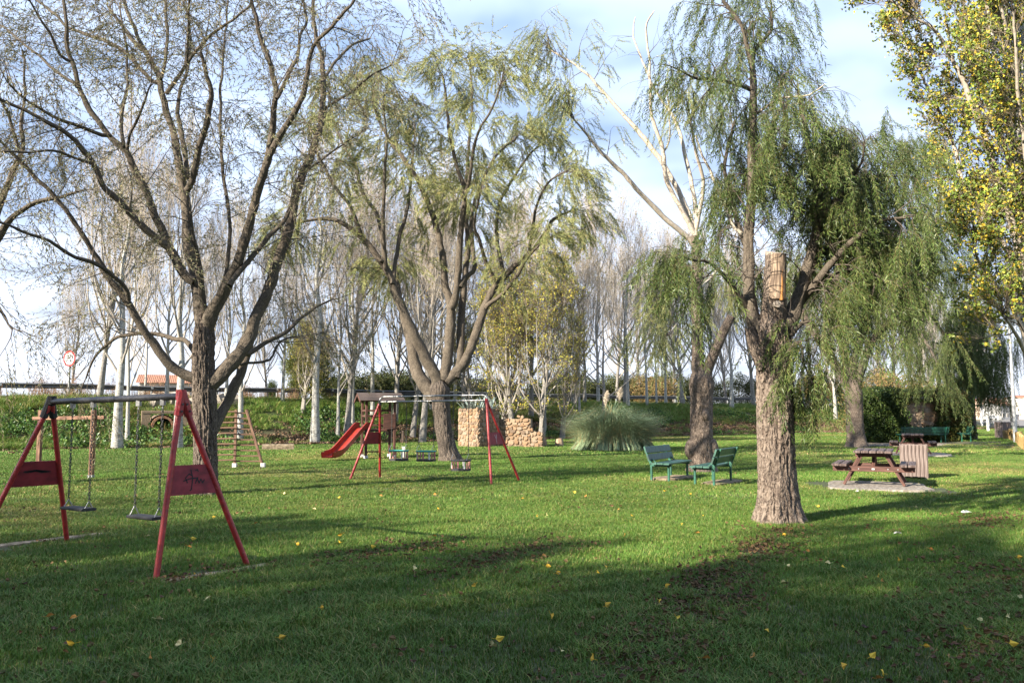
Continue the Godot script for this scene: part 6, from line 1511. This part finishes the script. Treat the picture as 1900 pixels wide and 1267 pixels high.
	for e in hs:
		var r := thing("town_house", e[6], "house", Vector3(e[0], 0, e[1]), 0.5)
		solid(r, "wall", M[e[5]], func(g: Geo): box(g, Vector3(0, e[3] / 2, 0), Vector3(e[2], e[3], e[4]), 0.002))
		solid(r, "roof", M.tile_red, func(g: Geo):
			beam(g, Vector3(-e[2] / 2 - 0.3, e[3] + 0.35, e[4] * 0.25), Vector3(e[2] / 2 + 0.3, e[3] + 0.35, e[4] * 0.25), e[4] * 0.6, 0.15, Vector3(0, 1, 0.35).normalized())
			beam(g, Vector3(-e[2] / 2 - 0.3, e[3] + 0.35, -e[4] * 0.25), Vector3(e[2] / 2 + 0.3, e[3] + 0.35, -e[4] * 0.25), e[4] * 0.6, 0.15, Vector3(0, 1, -0.35).normalized()))
		for fl in int(e[3] / 2.8):
			for c in 3:
				var x: float = -e[2] / 2 + e[2] * (c + 0.5) / 3.0
				var wn := solid(r, "window", M.plaster, func(g: Geo): beam(g, Vector3(x, 1.5 + 2.8 * fl, e[4] / 2), Vector3(x, 1.5 + 2.8 * fl, e[4] / 2 + 0.06), 1.0, 1.3))
				solid(wn, "pane", M.glass, func(g: Geo): beam(g, Vector3(x, 1.5 + 2.8 * fl, e[4] / 2 + 0.05), Vector3(x, 1.5 + 2.8 * fl, e[4] / 2 + 0.08), 0.8, 1.1))
	# a parked car far down the street
	var car := thing("parked_car", "small white car parked in front of the grey block house", "car", Vector3(149.0, 0.05, -258.0), 0.4)
	solid(car, "body", M.white_paint, func(g: Geo):
		beam(g, Vector3(-2.0, 0.62, 0), Vector3(2.0, 0.62, 0), 1.7, 0.6, Vector3.UP, 0.3)
		beam(g, Vector3(-1.3, 1.1, 0), Vector3(1.0, 1.1, 0), 1.45, 0.5, Vector3.UP, 0.45))
	solid(car, "windows", M.glass, func(g: Geo): beam(g, Vector3(-1.32, 1.12, 0), Vector3(1.02, 1.12, 0), 1.47, 0.3, Vector3.UP, 0.2))
	for x in [-1.25, 1.25]:
		for z in [-0.8, 0.8]:
			solid(car, "wheel", M.rubber, func(g: Geo): pipe(g, Vector3(x, 0.32, z - 0.1), Vector3(x, 0.32, z + 0.1), 0.32, 16))
	# lamp post, white posts, log edging
	var lp := thing("lamp_post", "tall slim grey lamp post beside the log edging", "lamp post", on(25.92, -42.77))
	solid(lp, "pole", M.zinc, func(g: Geo): tube(g, PackedVector3Array([Vector3(0, -0.1, 0), Vector3(0, 2, 0), Vector3(0, 7.6, 0)]), PackedFloat32Array([0.11, 0.09, 0.06]), 14, 1.0, 0.0, true))
	solid(lp, "arm", M.zinc, func(g: Geo): pipe(g, Vector3(0, 7.5, 0), Vector3(0.9, 7.7, 0.2), 0.035, 8))
	solid(lp, "lamp_head", M.zinc, func(g: Geo): beam(g, Vector3(0.8, 7.68, 0.18), Vector3(1.4, 7.76, 0.3), 0.22, 0.1, Vector3.UP, 0.35))
	for e in [[57.8, -102.0, 3.6, "thin white post standing by the street beyond the dark willow"], [48.5, -84.5, 3.4, "thick white post standing at the edge of the lawn by the dark willow"], [41.5, -79.0, 3.0, "thin white post beside the corner of the ivy-covered hut"]]:
		var wp := thing("street_post", e[3], "post", on(e[0], e[1]))
		solid(wp, "pole", M.white_paint, func(g: Geo): pipe(g, Vector3(0, -0.1, 0), Vector3(0, e[2], 0), 0.14, 10))
		solid(wp, "cap", M.zinc, func(g: Geo): pipe(g, Vector3(0, e[2], 0), Vector3(0, e[2] + 0.1, 0), 0.17, 10))
	var fe := thing("log_edging", "low palisade of yellowish upright logs along the lawn edge", "log edging", on(31.99, -53.89))
	rng.seed = 81
	var p0 := Vector2(31.99, -53.89); var p1 := Vector2(20.8, -33.0)
	for k in 34:
		var p := p0.lerp(p1, k / 33.0)
		var r := rng.randf_range(0.11, 0.14)
		var hh := rng.randf_range(0.5, 0.64)
		solid(fe, "log", M.log_yellow, func(g: Geo):
			var b := Vector3(p.x - p0.x, height(p.x, p.y) - height(p0.x, p0.y), p.y - p0.y)
			tube(g, PackedVector3Array([b + Vector3(0, -0.2, 0), b + Vector3(0, hh - 0.04, 0), b + Vector3(rng.randf_range(-0.03, 0.03), hh, 0)]), PackedFloat32Array([r, r, r * 0.82]), 10, 1.0, 0.0, true))

func make_pampas() -> void:
	var root := thing("pampas_grass", "large dome of blue green pampas grass on the lawn", "pampas grass", on(4.7, -38.8))
	rng.seed = 51
	var tuft := []
	for v in 3:
		var g := Geo.new()
		for k in 46:
			var a := rng.randf() * TAU
			var L := rng.randf_range(1.3, 2.2)
			var up := rng.randf_range(0.45, 0.95)
			var d := Vector3(cos(a), 0, sin(a))
			var s := Vector3(-sin(a), 0, cos(a)) * 0.011
			var b := rng.randf_range(0.7, 1.3)
			g.tint = Color(0.2 * b, 0.265 * b, 0.15 * b) if rng.randf() > 0.16 else Color(0.3 * b, 0.24 * b, 0.12 * b)
			var prev := Vector3(cos(a), 0, sin(a)) * 0.12 * rng.randf()
			for e in 4:
				var t := (e + 1) / 4.0
				var p := d * L * (0.75 * t * t + 0.1 * t) * (1.3 - up * 0.6) + Vector3(0, L * up * (1.6 * t - 1.15 * t * t), 0)
				var w0 := 1.0 - 0.22 * e; var w1 := 1.0 - 0.22 * (e + 1)
				g.quad(prev - s * w0, prev + s * w0, p + s * w1, p - s * w1)
				prev = p
		tuft.append(g.mesh(M.pampas))
	for v in 3:
		var wh := []; var ti := PackedColorArray()
		for k in 110:
			var a := rng.randf() * TAU; var r := sqrt(rng.randf()) * 1.75
			var q := Vector3(cos(a) * r * 1.15, 0, sin(a) * r)
			var lean := Basis(Vector3(sin(a), 0, -cos(a)), -r * 0.42)
			wh.append(Transform3D(lean * Basis(Vector3.UP, rng.randf() * TAU) * Basis.from_scale(Vector3(0.98, 2.05 - 0.42 * r, 0.98) * rng.randf_range(0.9, 1.12)), q))
			var b := rng.randf_range(0.85, 1.2)
			ti.push_back(Color(b, b, b))
		scatter(root, "leaves", tuft[v], wh, ti)
	for e in [[-0.28, 2.65, 0.1], [0.3, 2.8, -0.3]]:
		solid(root, "stalk", M.straw, func(g: Geo): tube(g, PackedVector3Array([Vector3(e[0], 0.3, e[2]), Vector3(e[0] * 1.1, 1.6, e[2]), Vector3(e[0] * 1.2, e[1] - 0.5, e[2])]), PackedFloat32Array([0.012, 0.01, 0.008]), 5))
		var g := Geo.new()
		for k in 420:
			var t := rng.randf()
			var a := rng.randf() * TAU
			var r := 0.15 * sin(PI * pow(t, 0.8)) * rng.randf_range(0.5, 1.0) + 0.01
			var c := Vector3(e[0] * 1.2 + t * 0.12, e[1] - 0.65 + t * 0.75, e[2])
			var b := rng.randf_range(0.8, 1.15)
			g.tint = Color(0.58 * b, 0.5 * b, 0.4 * b)
			leaf_blade(g, c, Vector3(cos(a) * 0.7, 0.8, sin(a) * 0.7).normalized(), r * 1.7 + 0.03, 0.016)
		part(root, "plume", g.mesh(M.pampas))

# ------------------------------------------------------------------ planting
func bush(called: String, label: String, category: String, at: Vector3, rx: float, ry: float, count: int, pieces: Array, ta: Color, tb: Color, sd: int, group := "", trunk := 0.4, cone := 0.0) -> Node3D:
	rng.seed = sd
	var root := thing(called, label, category, at, 0.0, group)
	solid(root, "trunk", M.bark_limb, func(g: Geo):
		tube(g, PackedVector3Array([Vector3(0, -0.1, 0), Vector3(0.04, ry * 0.6, 0.02), Vector3(0, ry * 1.5, 0)]), PackedFloat32Array([0.09, 0.07, 0.02]), 7)
		for k in 6:
			var a := TAU * k / 6.0 + rng.randf()
			pipe(g, Vector3(0, ry * 0.3, 0), Vector3(cos(a) * rx * 0.7, ry * rng.randf_range(0.8, 1.5), sin(a) * rx * 0.7), 0.025, 4))
	var wh := [[], []]; var ti := [PackedColorArray(), PackedColorArray()]
	for k in count:
		var p := rv()
		while p.length() > 1.0 or p.length() < 0.35: p = rv()
		var q := 1.0 + 0.3 * patch.get_noise_3d(p.x * 22.0 + sd * 3.0, p.y * 22.0, p.z * 22.0)
		var narrow := 1.0 - cone * (p.y * 0.5 + 0.5)
		var j := rng.randi() % 2
		wh[j].append(Transform3D(Basis.from_euler(rv() * 3.0) * rng.randf_range(0.7, 1.25), Vector3(p.x * rx * q * narrow, trunk + ry + p.y * ry * q, p.z * rx * q * narrow)))
		var t := rng.randf(); var b := rng.randf_range(0.8, 1.25)
		ti[j].push_back(Color(lerpf(ta.r, tb.r, t) * b, lerpf(ta.g, tb.g, t) * b, lerpf(ta.b, tb.b, t) * b))
	for j in 2: scatter(root, "crown", pieces[j], wh[j], ti[j])
	return root

func place(at: Vector2) -> Vector3:
	return on(at.x, at.y, -0.03)

func plant() -> void:
	var t := thing("willow_tree", "many-stemmed bare-limbed willow with sparse olive leaves behind the flat-seated swing set", "willow", place(SWING_WILLOW_AT))
	grow(t, SWING_WILLOW, {"gap": 0.52, "sprays": 4, "hang": 0.45, "branch_len": Vector2(0.8, 2.0), "sub_gap": 0.26, "from": 0.22, "low": 3.2, "amp": 0.035, "sides": 128, "step": 0.045, "r_max": 0.13}, 1001)
	var swing := t
	t = thing("willow_tree", "spreading willow with pale yellow green crown beside the toddler swing set", "willow", place(LAWN_WILLOW_AT))
	grow(t, LAWN_WILLOW, {"gap": 0.33, "sprays": 7, "hang": 0.52, "spray": S.pale, "size": Vector2(0.55, 1.1), "branch_len": Vector2(0.7, 1.75), "from": 0.42, "low": 5.6, "tips": 9, "tint_a": Color(1.1, 1.1, 1.0), "tint_b": Color(1.6, 1.5, 1.3), "amp": 0.035, "sides": 90, "droop": 0.22, "r_max": 0.13}, 1002)
	var lawn := t
	t = thing("willow_tree", "willow with burled trunk and dead upper limbs rising behind the two green benches", "willow", place(BENCH_WILLOW_AT))
	grow(t, BENCH_WILLOW, {"gap": 0.45, "sprays": 4, "hang": 0.6, "spray": S.pale, "size": Vector2(0.5, 1.0), "branch_len": Vector2(0.8, 1.8), "from": 0.68, "tips": 12, "tint_a": Color(0.9, 0.95, 0.85), "tint_b": Color(1.4, 1.35, 1.2), "trunk_mat": M.bark_brown, "limb_mat": M.bark_pale, "amp": 0.028, "sides": 96, "droop": 0.25, "low": 3.2}, 1003)
	for e in [[-0.3, 0.66, 0.08, 0.19], [0.3, 0.7, 0.05, 0.18], [0.06, 1.62, 0.27, 0.12]]:
		solid(t, "burl", M.bark_brown, func(g: Geo):
			var P := PackedVector3Array(); var R := PackedFloat32Array()
			for k in 9:
				var a := PI * k / 8.0
				P.push_back(Vector3(e[0], e[1] - cos(a) * e[3] * 1.5, e[2])); R.push_back(maxf(0.01, sin(a) * e[3]))
			tube(g, P, R, 18, 1.0, 0.02))
	t = thing("pollard_willow", "massive furrowed pollard trunk with sawn top and green hanging shoots", "willow", place(POLLARD_WILLOW_AT))
	grow(t, POLLARD_WILLOW, {"gap": 0.13, "sprays": 8, "hang": 0.66, "spray": S.dense, "size": Vector2(0.35, 0.95), "branch_len": Vector2(0.35, 0.95), "sub_gap": 0.2, "sub_len": Vector2(0.2, 0.5), "from": 0.12, "trunk_mat": M.bark_brown, "amp": 0.03, "sides": 150, "step": 0.03, "droop": 0.22, "low": 2.2, "clear": Vector3(-0.05, 4.1, 1.0), "thin": Vector2(6.0, 0.5), "tint_a": Color(0.65, 0.7, 0.6), "tint_b": Color(1.05, 1.0, 0.9)}, 1004)
	pollard_cut(t)
	t = thing("willow_tree", "broad weeping willow with long trailing fronds beside the ivy-covered hut", "willow", place(FAR_WILLOW_AT))
	grow(t, FAR_WILLOW, {"gap": 0.42, "sprays": 8, "hang": 0.8, "spray": S.long, "size": Vector2(0.45, 1.3), "branch_len": Vector2(1.2, 2.8), "sub_gap": 0.4, "from": 0.2, "trunk_mat": M.bark_brown, "amp": 0.035, "droop": 0.3, "low": 4.4, "tint_a": Color(0.6, 0.62, 0.55), "tint_b": Color(1.0, 0.95, 0.85)}, 1005)
	var weeping := t
	t = thing("willow_tree", "compact dark weeping willow with short thick trunk by the street", "willow", place(SHED_WILLOW_AT))
	grow(t, SHED_WILLOW, {"gap": 0.34, "sprays": 5, "hang": 0.95, "spray": S.long, "size": Vector2(0.8, 1.5), "branch_len": Vector2(0.9, 2.0), "sub_gap": 0.34, "from": 0.1, "droop": 0.3, "tint_a": Color(0.6, 0.65, 0.6), "tint_b": Color(0.95, 0.95, 0.8)}, 1006)
	t = thing("poplar_tree", "tall poplar with pale stems and yellowing green leaves at the lawn edge", "poplar", place(EDGE_POPLAR_AT))
	grow(t, EDGE_POPLAR, {"gap": 0.17, "sprays": 3, "hang": 0.35, "axis": Vector3.UP, "spray": S.edge, "size": Vector2(0.75, 1.15), "branch_len": Vector2(0.22, 0.6), "sub_gap": 0.14, "sub_len": Vector2(0.2, 0.42), "from": 0.12, "trunk_mat": M.poplar, "limb_mat": M.bark_pale, "amp": 0.008, "droop": 0.05, "lift": 0.25, "low": 2.9, "tips": 5, "tint_a": Color(1.1, 1.1, 1.0), "tint_b": Color(1.75, 1.65, 1.4)}, 1007)
	t = thing("willow_tree", "willow with drooping bare branches beside the farther end of the flat-seated swings", "willow", place(CORNER_WILLOW_AT))
	grow(t, CORNER_WILLOW, {"gap": 0.4, "sprays": 3, "hang": 0.5, "branch_len": Vector2(0.8, 2.0), "low": 3.0, "r_max": 0.13, "droop": 0.2}, 1008)
	# willows on the rest of the lawn, whose shade falls across the grass
	for e in SHADE:
		again([lawn, weeping, swing][e[3]], "willow_tree", place(Vector2(e[0], e[1])), e[2], e[4], "willow on the open lawn away from the playground", "willows whose shade falls on the lawn")
	# slender poplars along the bank
	var kinds := {}
	for d in [["pale", 1, 12.6, 0.19, 2001, M.poplar, 0.3], ["grey", 2, 11.8, 0.14, 2002, M.poplar_grey, 0.4], ["gold", 2, 10.5, 0.2, 2003, M.poplar_grey, 0.42], ["wide", 1, 10.5, 0.16, 2004, M.poplar_grey, 0.65], ["slim", 1, 12.0, 0.11, 2005, M.poplar, 0.35]]:
		var lab: String = {"pale": "white-barked poplar, nearly bare, at the far end of the lawn", "grey": "bare grey poplar with twin stems on the road bank", "gold": "leaning grey poplar with yellow green autumn leaves behind the ruined wall", "wide": "bare spreading grey tree on the road bank behind the pampas grass", "slim": "thin pale poplar stem with a bare brush of twigs on the bank"}[d[0]]
		var gr: String = {"pale": "white-barked poplars along the bank", "grey": "twin-stemmed grey poplars on the bank", "gold": "yellow-leaved poplars behind the wall", "wide": "spreading bare trees on the bank", "slim": "thin pale poplars on the bank"}[d[0]]
		var q: Array = PLACES[d[0]]
		var r := thing("poplar_tree", lab, "poplar", on(q[0][0], q[0][1], -0.1), q[0][2], gr)
		r.scale = Vector3.ONE * q[0][3]
		if q[0].size() > 4: r.set_meta("label", q[0][4])
		grow(r, poplar_limbs(d[2], d[3], d[4], d[1], 0.2 if d[0] != "gold" else 0.12, d[6]), {"spray": S.yellow if d[0] == "gold" else S.bare, "gap": 1.7 if d[0] != "gold" else 2.0, "from": 0.15, "sprays": 1 if d[0] != "gold" else 2, "hang": 0.6 if d[0] != "gold" else 0.2, "axis": Vector3.UP, "amp": 0.0, "sides": 12, "step": 0.4, "branch_len": Vector2(0.5, 1.2), "sub_gap": 0.5, "sub_len": Vector2(0.3, 0.6),
			"trunk_mat": d[5], "limb_mat": M.poplar_limb, "twig_mat": M.twig_pale, "lift": 0.2, "droop": 0.0, "size": Vector2(0.7, 1.3), "reach": 1.0}, d[4] + 50)
		for k in range(1, q.size()):
			again(r, "poplar_tree", on(q[k][0], q[k][1], -0.1), q[k][2], q[k][3], q[k][4] if q[k].size() > 4 else lab)
	# shrubs and evergreens beyond the road
	bush("conifer_tree", "bushy yellow green conifer behind the white poplar stem on the bank", "conifer", on(-14.0, -57.5, -0.2), 1.9, 2.7, 380, S.conifer, Color(0.9, 0.95, 0.8), Color(1.5, 1.4, 1.0), 3001, "", 0.5, 0.35)
	for e in [[-28.5, -98.0, 0.9, "small dark cypress standing alone beyond the guard rail"], [-25.6, -98.0, 1.2, "taller dark cypress beyond the guard rail next to the conifer"]]:
		bush("cypress_tree", e[3], "cypress", Vector3(e[0], 2.3, e[1]), 0.9 * e[2], 1.8 * e[2], 90, S.conifer, Color(0.6, 0.7, 0.6), Color(0.9, 0.95, 0.8), 3002, "", 0.2, 0.8)
	for k in HEDGE.size():
		var e: Array = HEDGE[k]
		bush("hedge_shrub", "dark evergreen shrub in the hedge beyond the road", "shrub", on(e[0], e[1], -0.2), e[2], e[3], int(70 * e[2]), S.shrub, Color(0.7, 0.75, 0.7), Color(1.2, 1.15, 1.0), 3100 + k, "hedge shrubs beyond the road", 0.1)
	for k in RUST.size():
		var e: Array = RUST[k]
		bush("thicket_shrub", "tawny half-bare shrub in the thicket behind the hut", "shrub", on(e[0], e[1], -0.2), e[2], e[3], int(45 * e[2]), S.shrub, Color(1.9, 1.3, 1.4), Color(3.2, 1.9, 2.2), 3200 + k, "tawny thicket shrubs", 0.2)
	# dry reeds on the shoulder of the road
	rng.seed = 95
	var reed := Geo.new()
	for k in 26:
		var a := rng.randf() * TAU
		var p := Vector3(rng.randf_range(-0.4, 0.4), 0, rng.randf_range(-0.4, 0.4))
		var e := p + Vector3(cos(a) * 0.25, rng.randf_range(0.7, 1.5), sin(a) * 0.25)
		var b := rng.randf_range(0.7, 1.2)
		reed.tint = Color(0.24 * b, 0.15 * b, 0.09 * b)
		tube(reed, PackedVector3Array([p, p.lerp(e, 0.5), e]), PackedFloat32Array([0.008, 0.006, 0.003]), 3)
		for q in 5: leaf_blade(reed, p.lerp(e, rng.randf_range(0.3, 1.0)), (rv() + Vector3(0, 0.5, 0)).normalized(), 0.16, 0.03)
	var rm := reed.mesh(M.dry)
	var wh := []; var ti := PackedColorArray()
	for k in 130:
		var p := ROAD + ALONG * rng.randf_range(-12.0, 22.0) - ACROSS * (rng.randf_range(-1.0, 1.0) if k % 2 else rng.randf_range(9.0, 12.0))
		wh.append(Transform3D(Basis(Vector3.UP, rng.randf() * TAU) * (rng.randf_range(0.4, 0.7) if k % 2 else rng.randf_range(0.9, 1.5)), on(p.x, p.y, -0.05)))
		var b := rng.randf_range(0.8, 1.3)
		ti.push_back(Color(b, b, b))
	tag(scatter(self, "dry_reeds", rm, wh, ti), "dry brown weeds and reeds along the road shoulder", "reeds")

func pollard_cut(t: Node3D) -> void:      # sawn face, bare wood and the orange split on the cut stem
	var top := Vector3(POLLARD_WILLOW[1][1][16], POLLARD_WILLOW[1][1][17], POLLARD_WILLOW[1][1][18])
	var low := Vector3(POLLARD_WILLOW[1][1][4], POLLARD_WILLOW[1][1][5], POLLARD_WILLOW[1][1][6])
	var r: float = POLLARD_WILLOW[1][1][19]
	solid(t, "sawn_face", M.cut_end, func(g: Geo):
		for k in 28:
			var a := -TAU * k / 28; var b := -TAU * (k + 1) / 28
			var q := func(c: float) -> Vector3: return top + Vector3(cos(c) * r * 1.0, 0.008 + 0.035 * cos(c + 2.2) + 0.004 * sin(c * 9.0), sin(c) * r * 1.0)
			g.tri(top + Vector3(0, 0.02, 0), q.call(a), q.call(b))
			g.quad(q.call(a) * Vector3(1, 0, 1) + Vector3(0, top.y - 0.035, 0), q.call(b) * Vector3(1, 0, 1) + Vector3(0, top.y - 0.035, 0), q.call(b), q.call(a)))
	for e in [["bare_wood", M.cut_wood, 0.95, 2.3, 1.06, 0.05, 0.96], ["orange_split", M.split_orange, 1.28, 1.5, 1.1, 0.02, 0.75]]:
		solid(t, e[0], e[1], func(g: Geo):
			var rows := 16; var cols := 10
			for i in rows:
				for j in cols:
					var q := func(u: float, v: float) -> Vector3:
						var mid := low.lerp(top, lerpf(e[5], e[6], v))
						var a := lerpf(e[2], e[3], u) + 0.16 * wob.get_noise_2d(v * 130.0, 30.0 * signf(u - 0.5)) * absf(u - 0.5) * 2.0
						var rr: float = lerpf(0.19, r, v) * (e[4] + 0.035 * wob.get_noise_2d(u * 220.0, v * 14.0))
						return mid + Vector3(cos(a) * rr, 0, sin(a) * rr)
					var u0 := float(j) / cols; var u1 := (j + 1.0) / cols; var v0 := float(i) / rows; var v1 := (i + 1.0) / rows
					var p: Vector3 = q.call(u0, v0); var b: Vector3 = q.call(u0, v1); var c: Vector3 = q.call(u1, v1); var d: Vector3 = q.call(u1, v0)
					var k := g.v.size()
					var nn := (b - p).cross(d - p).normalized()
					g.vert(p, nn, Vector2(u0 * 0.4, v0)); g.vert(b, nn, Vector2(u0 * 0.4, v1)); g.vert(c, nn, Vector2(u1 * 0.4, v1)); g.vert(d, nn, Vector2(u1 * 0.4, v0))
					for m in [0, 2, 1, 0, 3, 2]: g.i.push_back(k + m))
	solid(t, "knot", M.cut_end, func(g: Geo): pipe(g, low + Vector3(-0.03, -0.05, 0.14), low + Vector3(-0.035, -0.05, 0.25), 0.05, 14))

func make_sky() -> Sky:
	var W := 1024; var Hh := 512
	var im := Image.create(W, Hh, false, Image.FORMAT_RGBA8)
	var f := FastNoiseLite.new(); f.seed = 12; f.frequency = 1.5; f.fractal_octaves = 6; f.fractal_gain = 0.55
	for y in Hh / 2:
		var el := PI * 0.5 - PI * (y + 0.5) / Hh
		for x in W:
			var az := TAU * x / W
			var d := Vector3(sin(az) * cos(el), sin(el), cos(az) * cos(el))
			var q := d / maxf(0.12, d.y + 0.12)      # a layer overhead
			var n := f.get_noise_3d(q.x * 0.55, q.z * 0.9, 3.0) + 0.35 * f.get_noise_3d(q.x * 2.1, q.z * 2.6, 9.0)
			var c := smoothstep(-0.5, 0.45, n + 0.12) * 0.9
			im.set_pixel(x, y, Color(1, 1, 1, c))
	var m := ProceduralSkyMaterial.new()
	m.sky_top_color = Color(0.62, 0.76, 0.96)
	m.sky_horizon_color = Color(0.90, 0.925, 0.97)
	m.sky_curve = 0.11
	m.ground_bottom_color = Color(0.25, 0.27, 0.2)
	m.ground_horizon_color = Color(0.5, 0.52, 0.5)
	m.sky_cover = ImageTexture.create_from_image(im)
	m.sky_cover_modulate = Color(0.8, 0.8, 0.8, 0.85)
	m.sun_angle_max = 0.5
	var s := Sky.new()
	s.sky_material = m
	return s

func _ready() -> void:
	# camera, sky, sun, exposure
	var cam := Camera3D.new()
	cam.name = "camera"
	add_child(cam)
	cam.position = Vector3(0, 1.6, 0)
	cam.rotation.x = 0.0888
	cam.fov = 44.9
	cam.near = 0.1
	cam.far = 4000.0
	cam.current = true
	var we := WorldEnvironment.new()
	we.name = "environment"
	var env := Environment.new()
	env.background_mode = Environment.BG_SKY
	env.sky = make_sky()
	env.tonemap_mode = Environment.TONE_MAPPER_LINEAR
	env.tonemap_exposure = 3.1
	env.background_energy_multiplier = 0.36
	env.sdfgi_enabled = true
	env.ssao_enabled = true
	env.ssil_enabled = true
	we.environment = env
	add_child(we)
	var sun := DirectionalLight3D.new()
	sun.name = "sun"
	add_child(sun)
	var el := deg_to_rad(26.0); var az := deg_to_rad(38.0)      # low sun behind the left shoulder
	var to := Vector3(cos(el) * cos(az), -sin(el), -cos(el) * sin(az))
	sun.look_at_from_position(-to * 50.0, Vector3.ZERO, Vector3.UP)
	sun.light_energy = 1.6
	sun.light_color = Color(1.0, 0.955, 0.88)
	sun.light_angular_distance = 0.5
	sun.shadow_enabled = true
	# noises, materials, shared pieces
	wob.seed = 4; wob.frequency = 0.02; wob.fractal_octaves = 2
	ridge.seed = 6; ridge.frequency = 1.6; ridge.fractal_octaves = 2
	patch.seed = 9; patch.frequency = 0.02; patch.fractal_octaves = 4
	make_materials()
	M.agave = plain(lin(0.16, 0.2, 0.18), 0.6)
	M.straw = plain(lin(0.36, 0.28, 0.16), 0.8)
	make_pieces()
	# setting
	make_ground()
	# things
	make_stonework()
	make_roadside()
	make_pampas()
	plant()
	make_swings()
	make_playground()
	make_furniture()
	lay_grass()
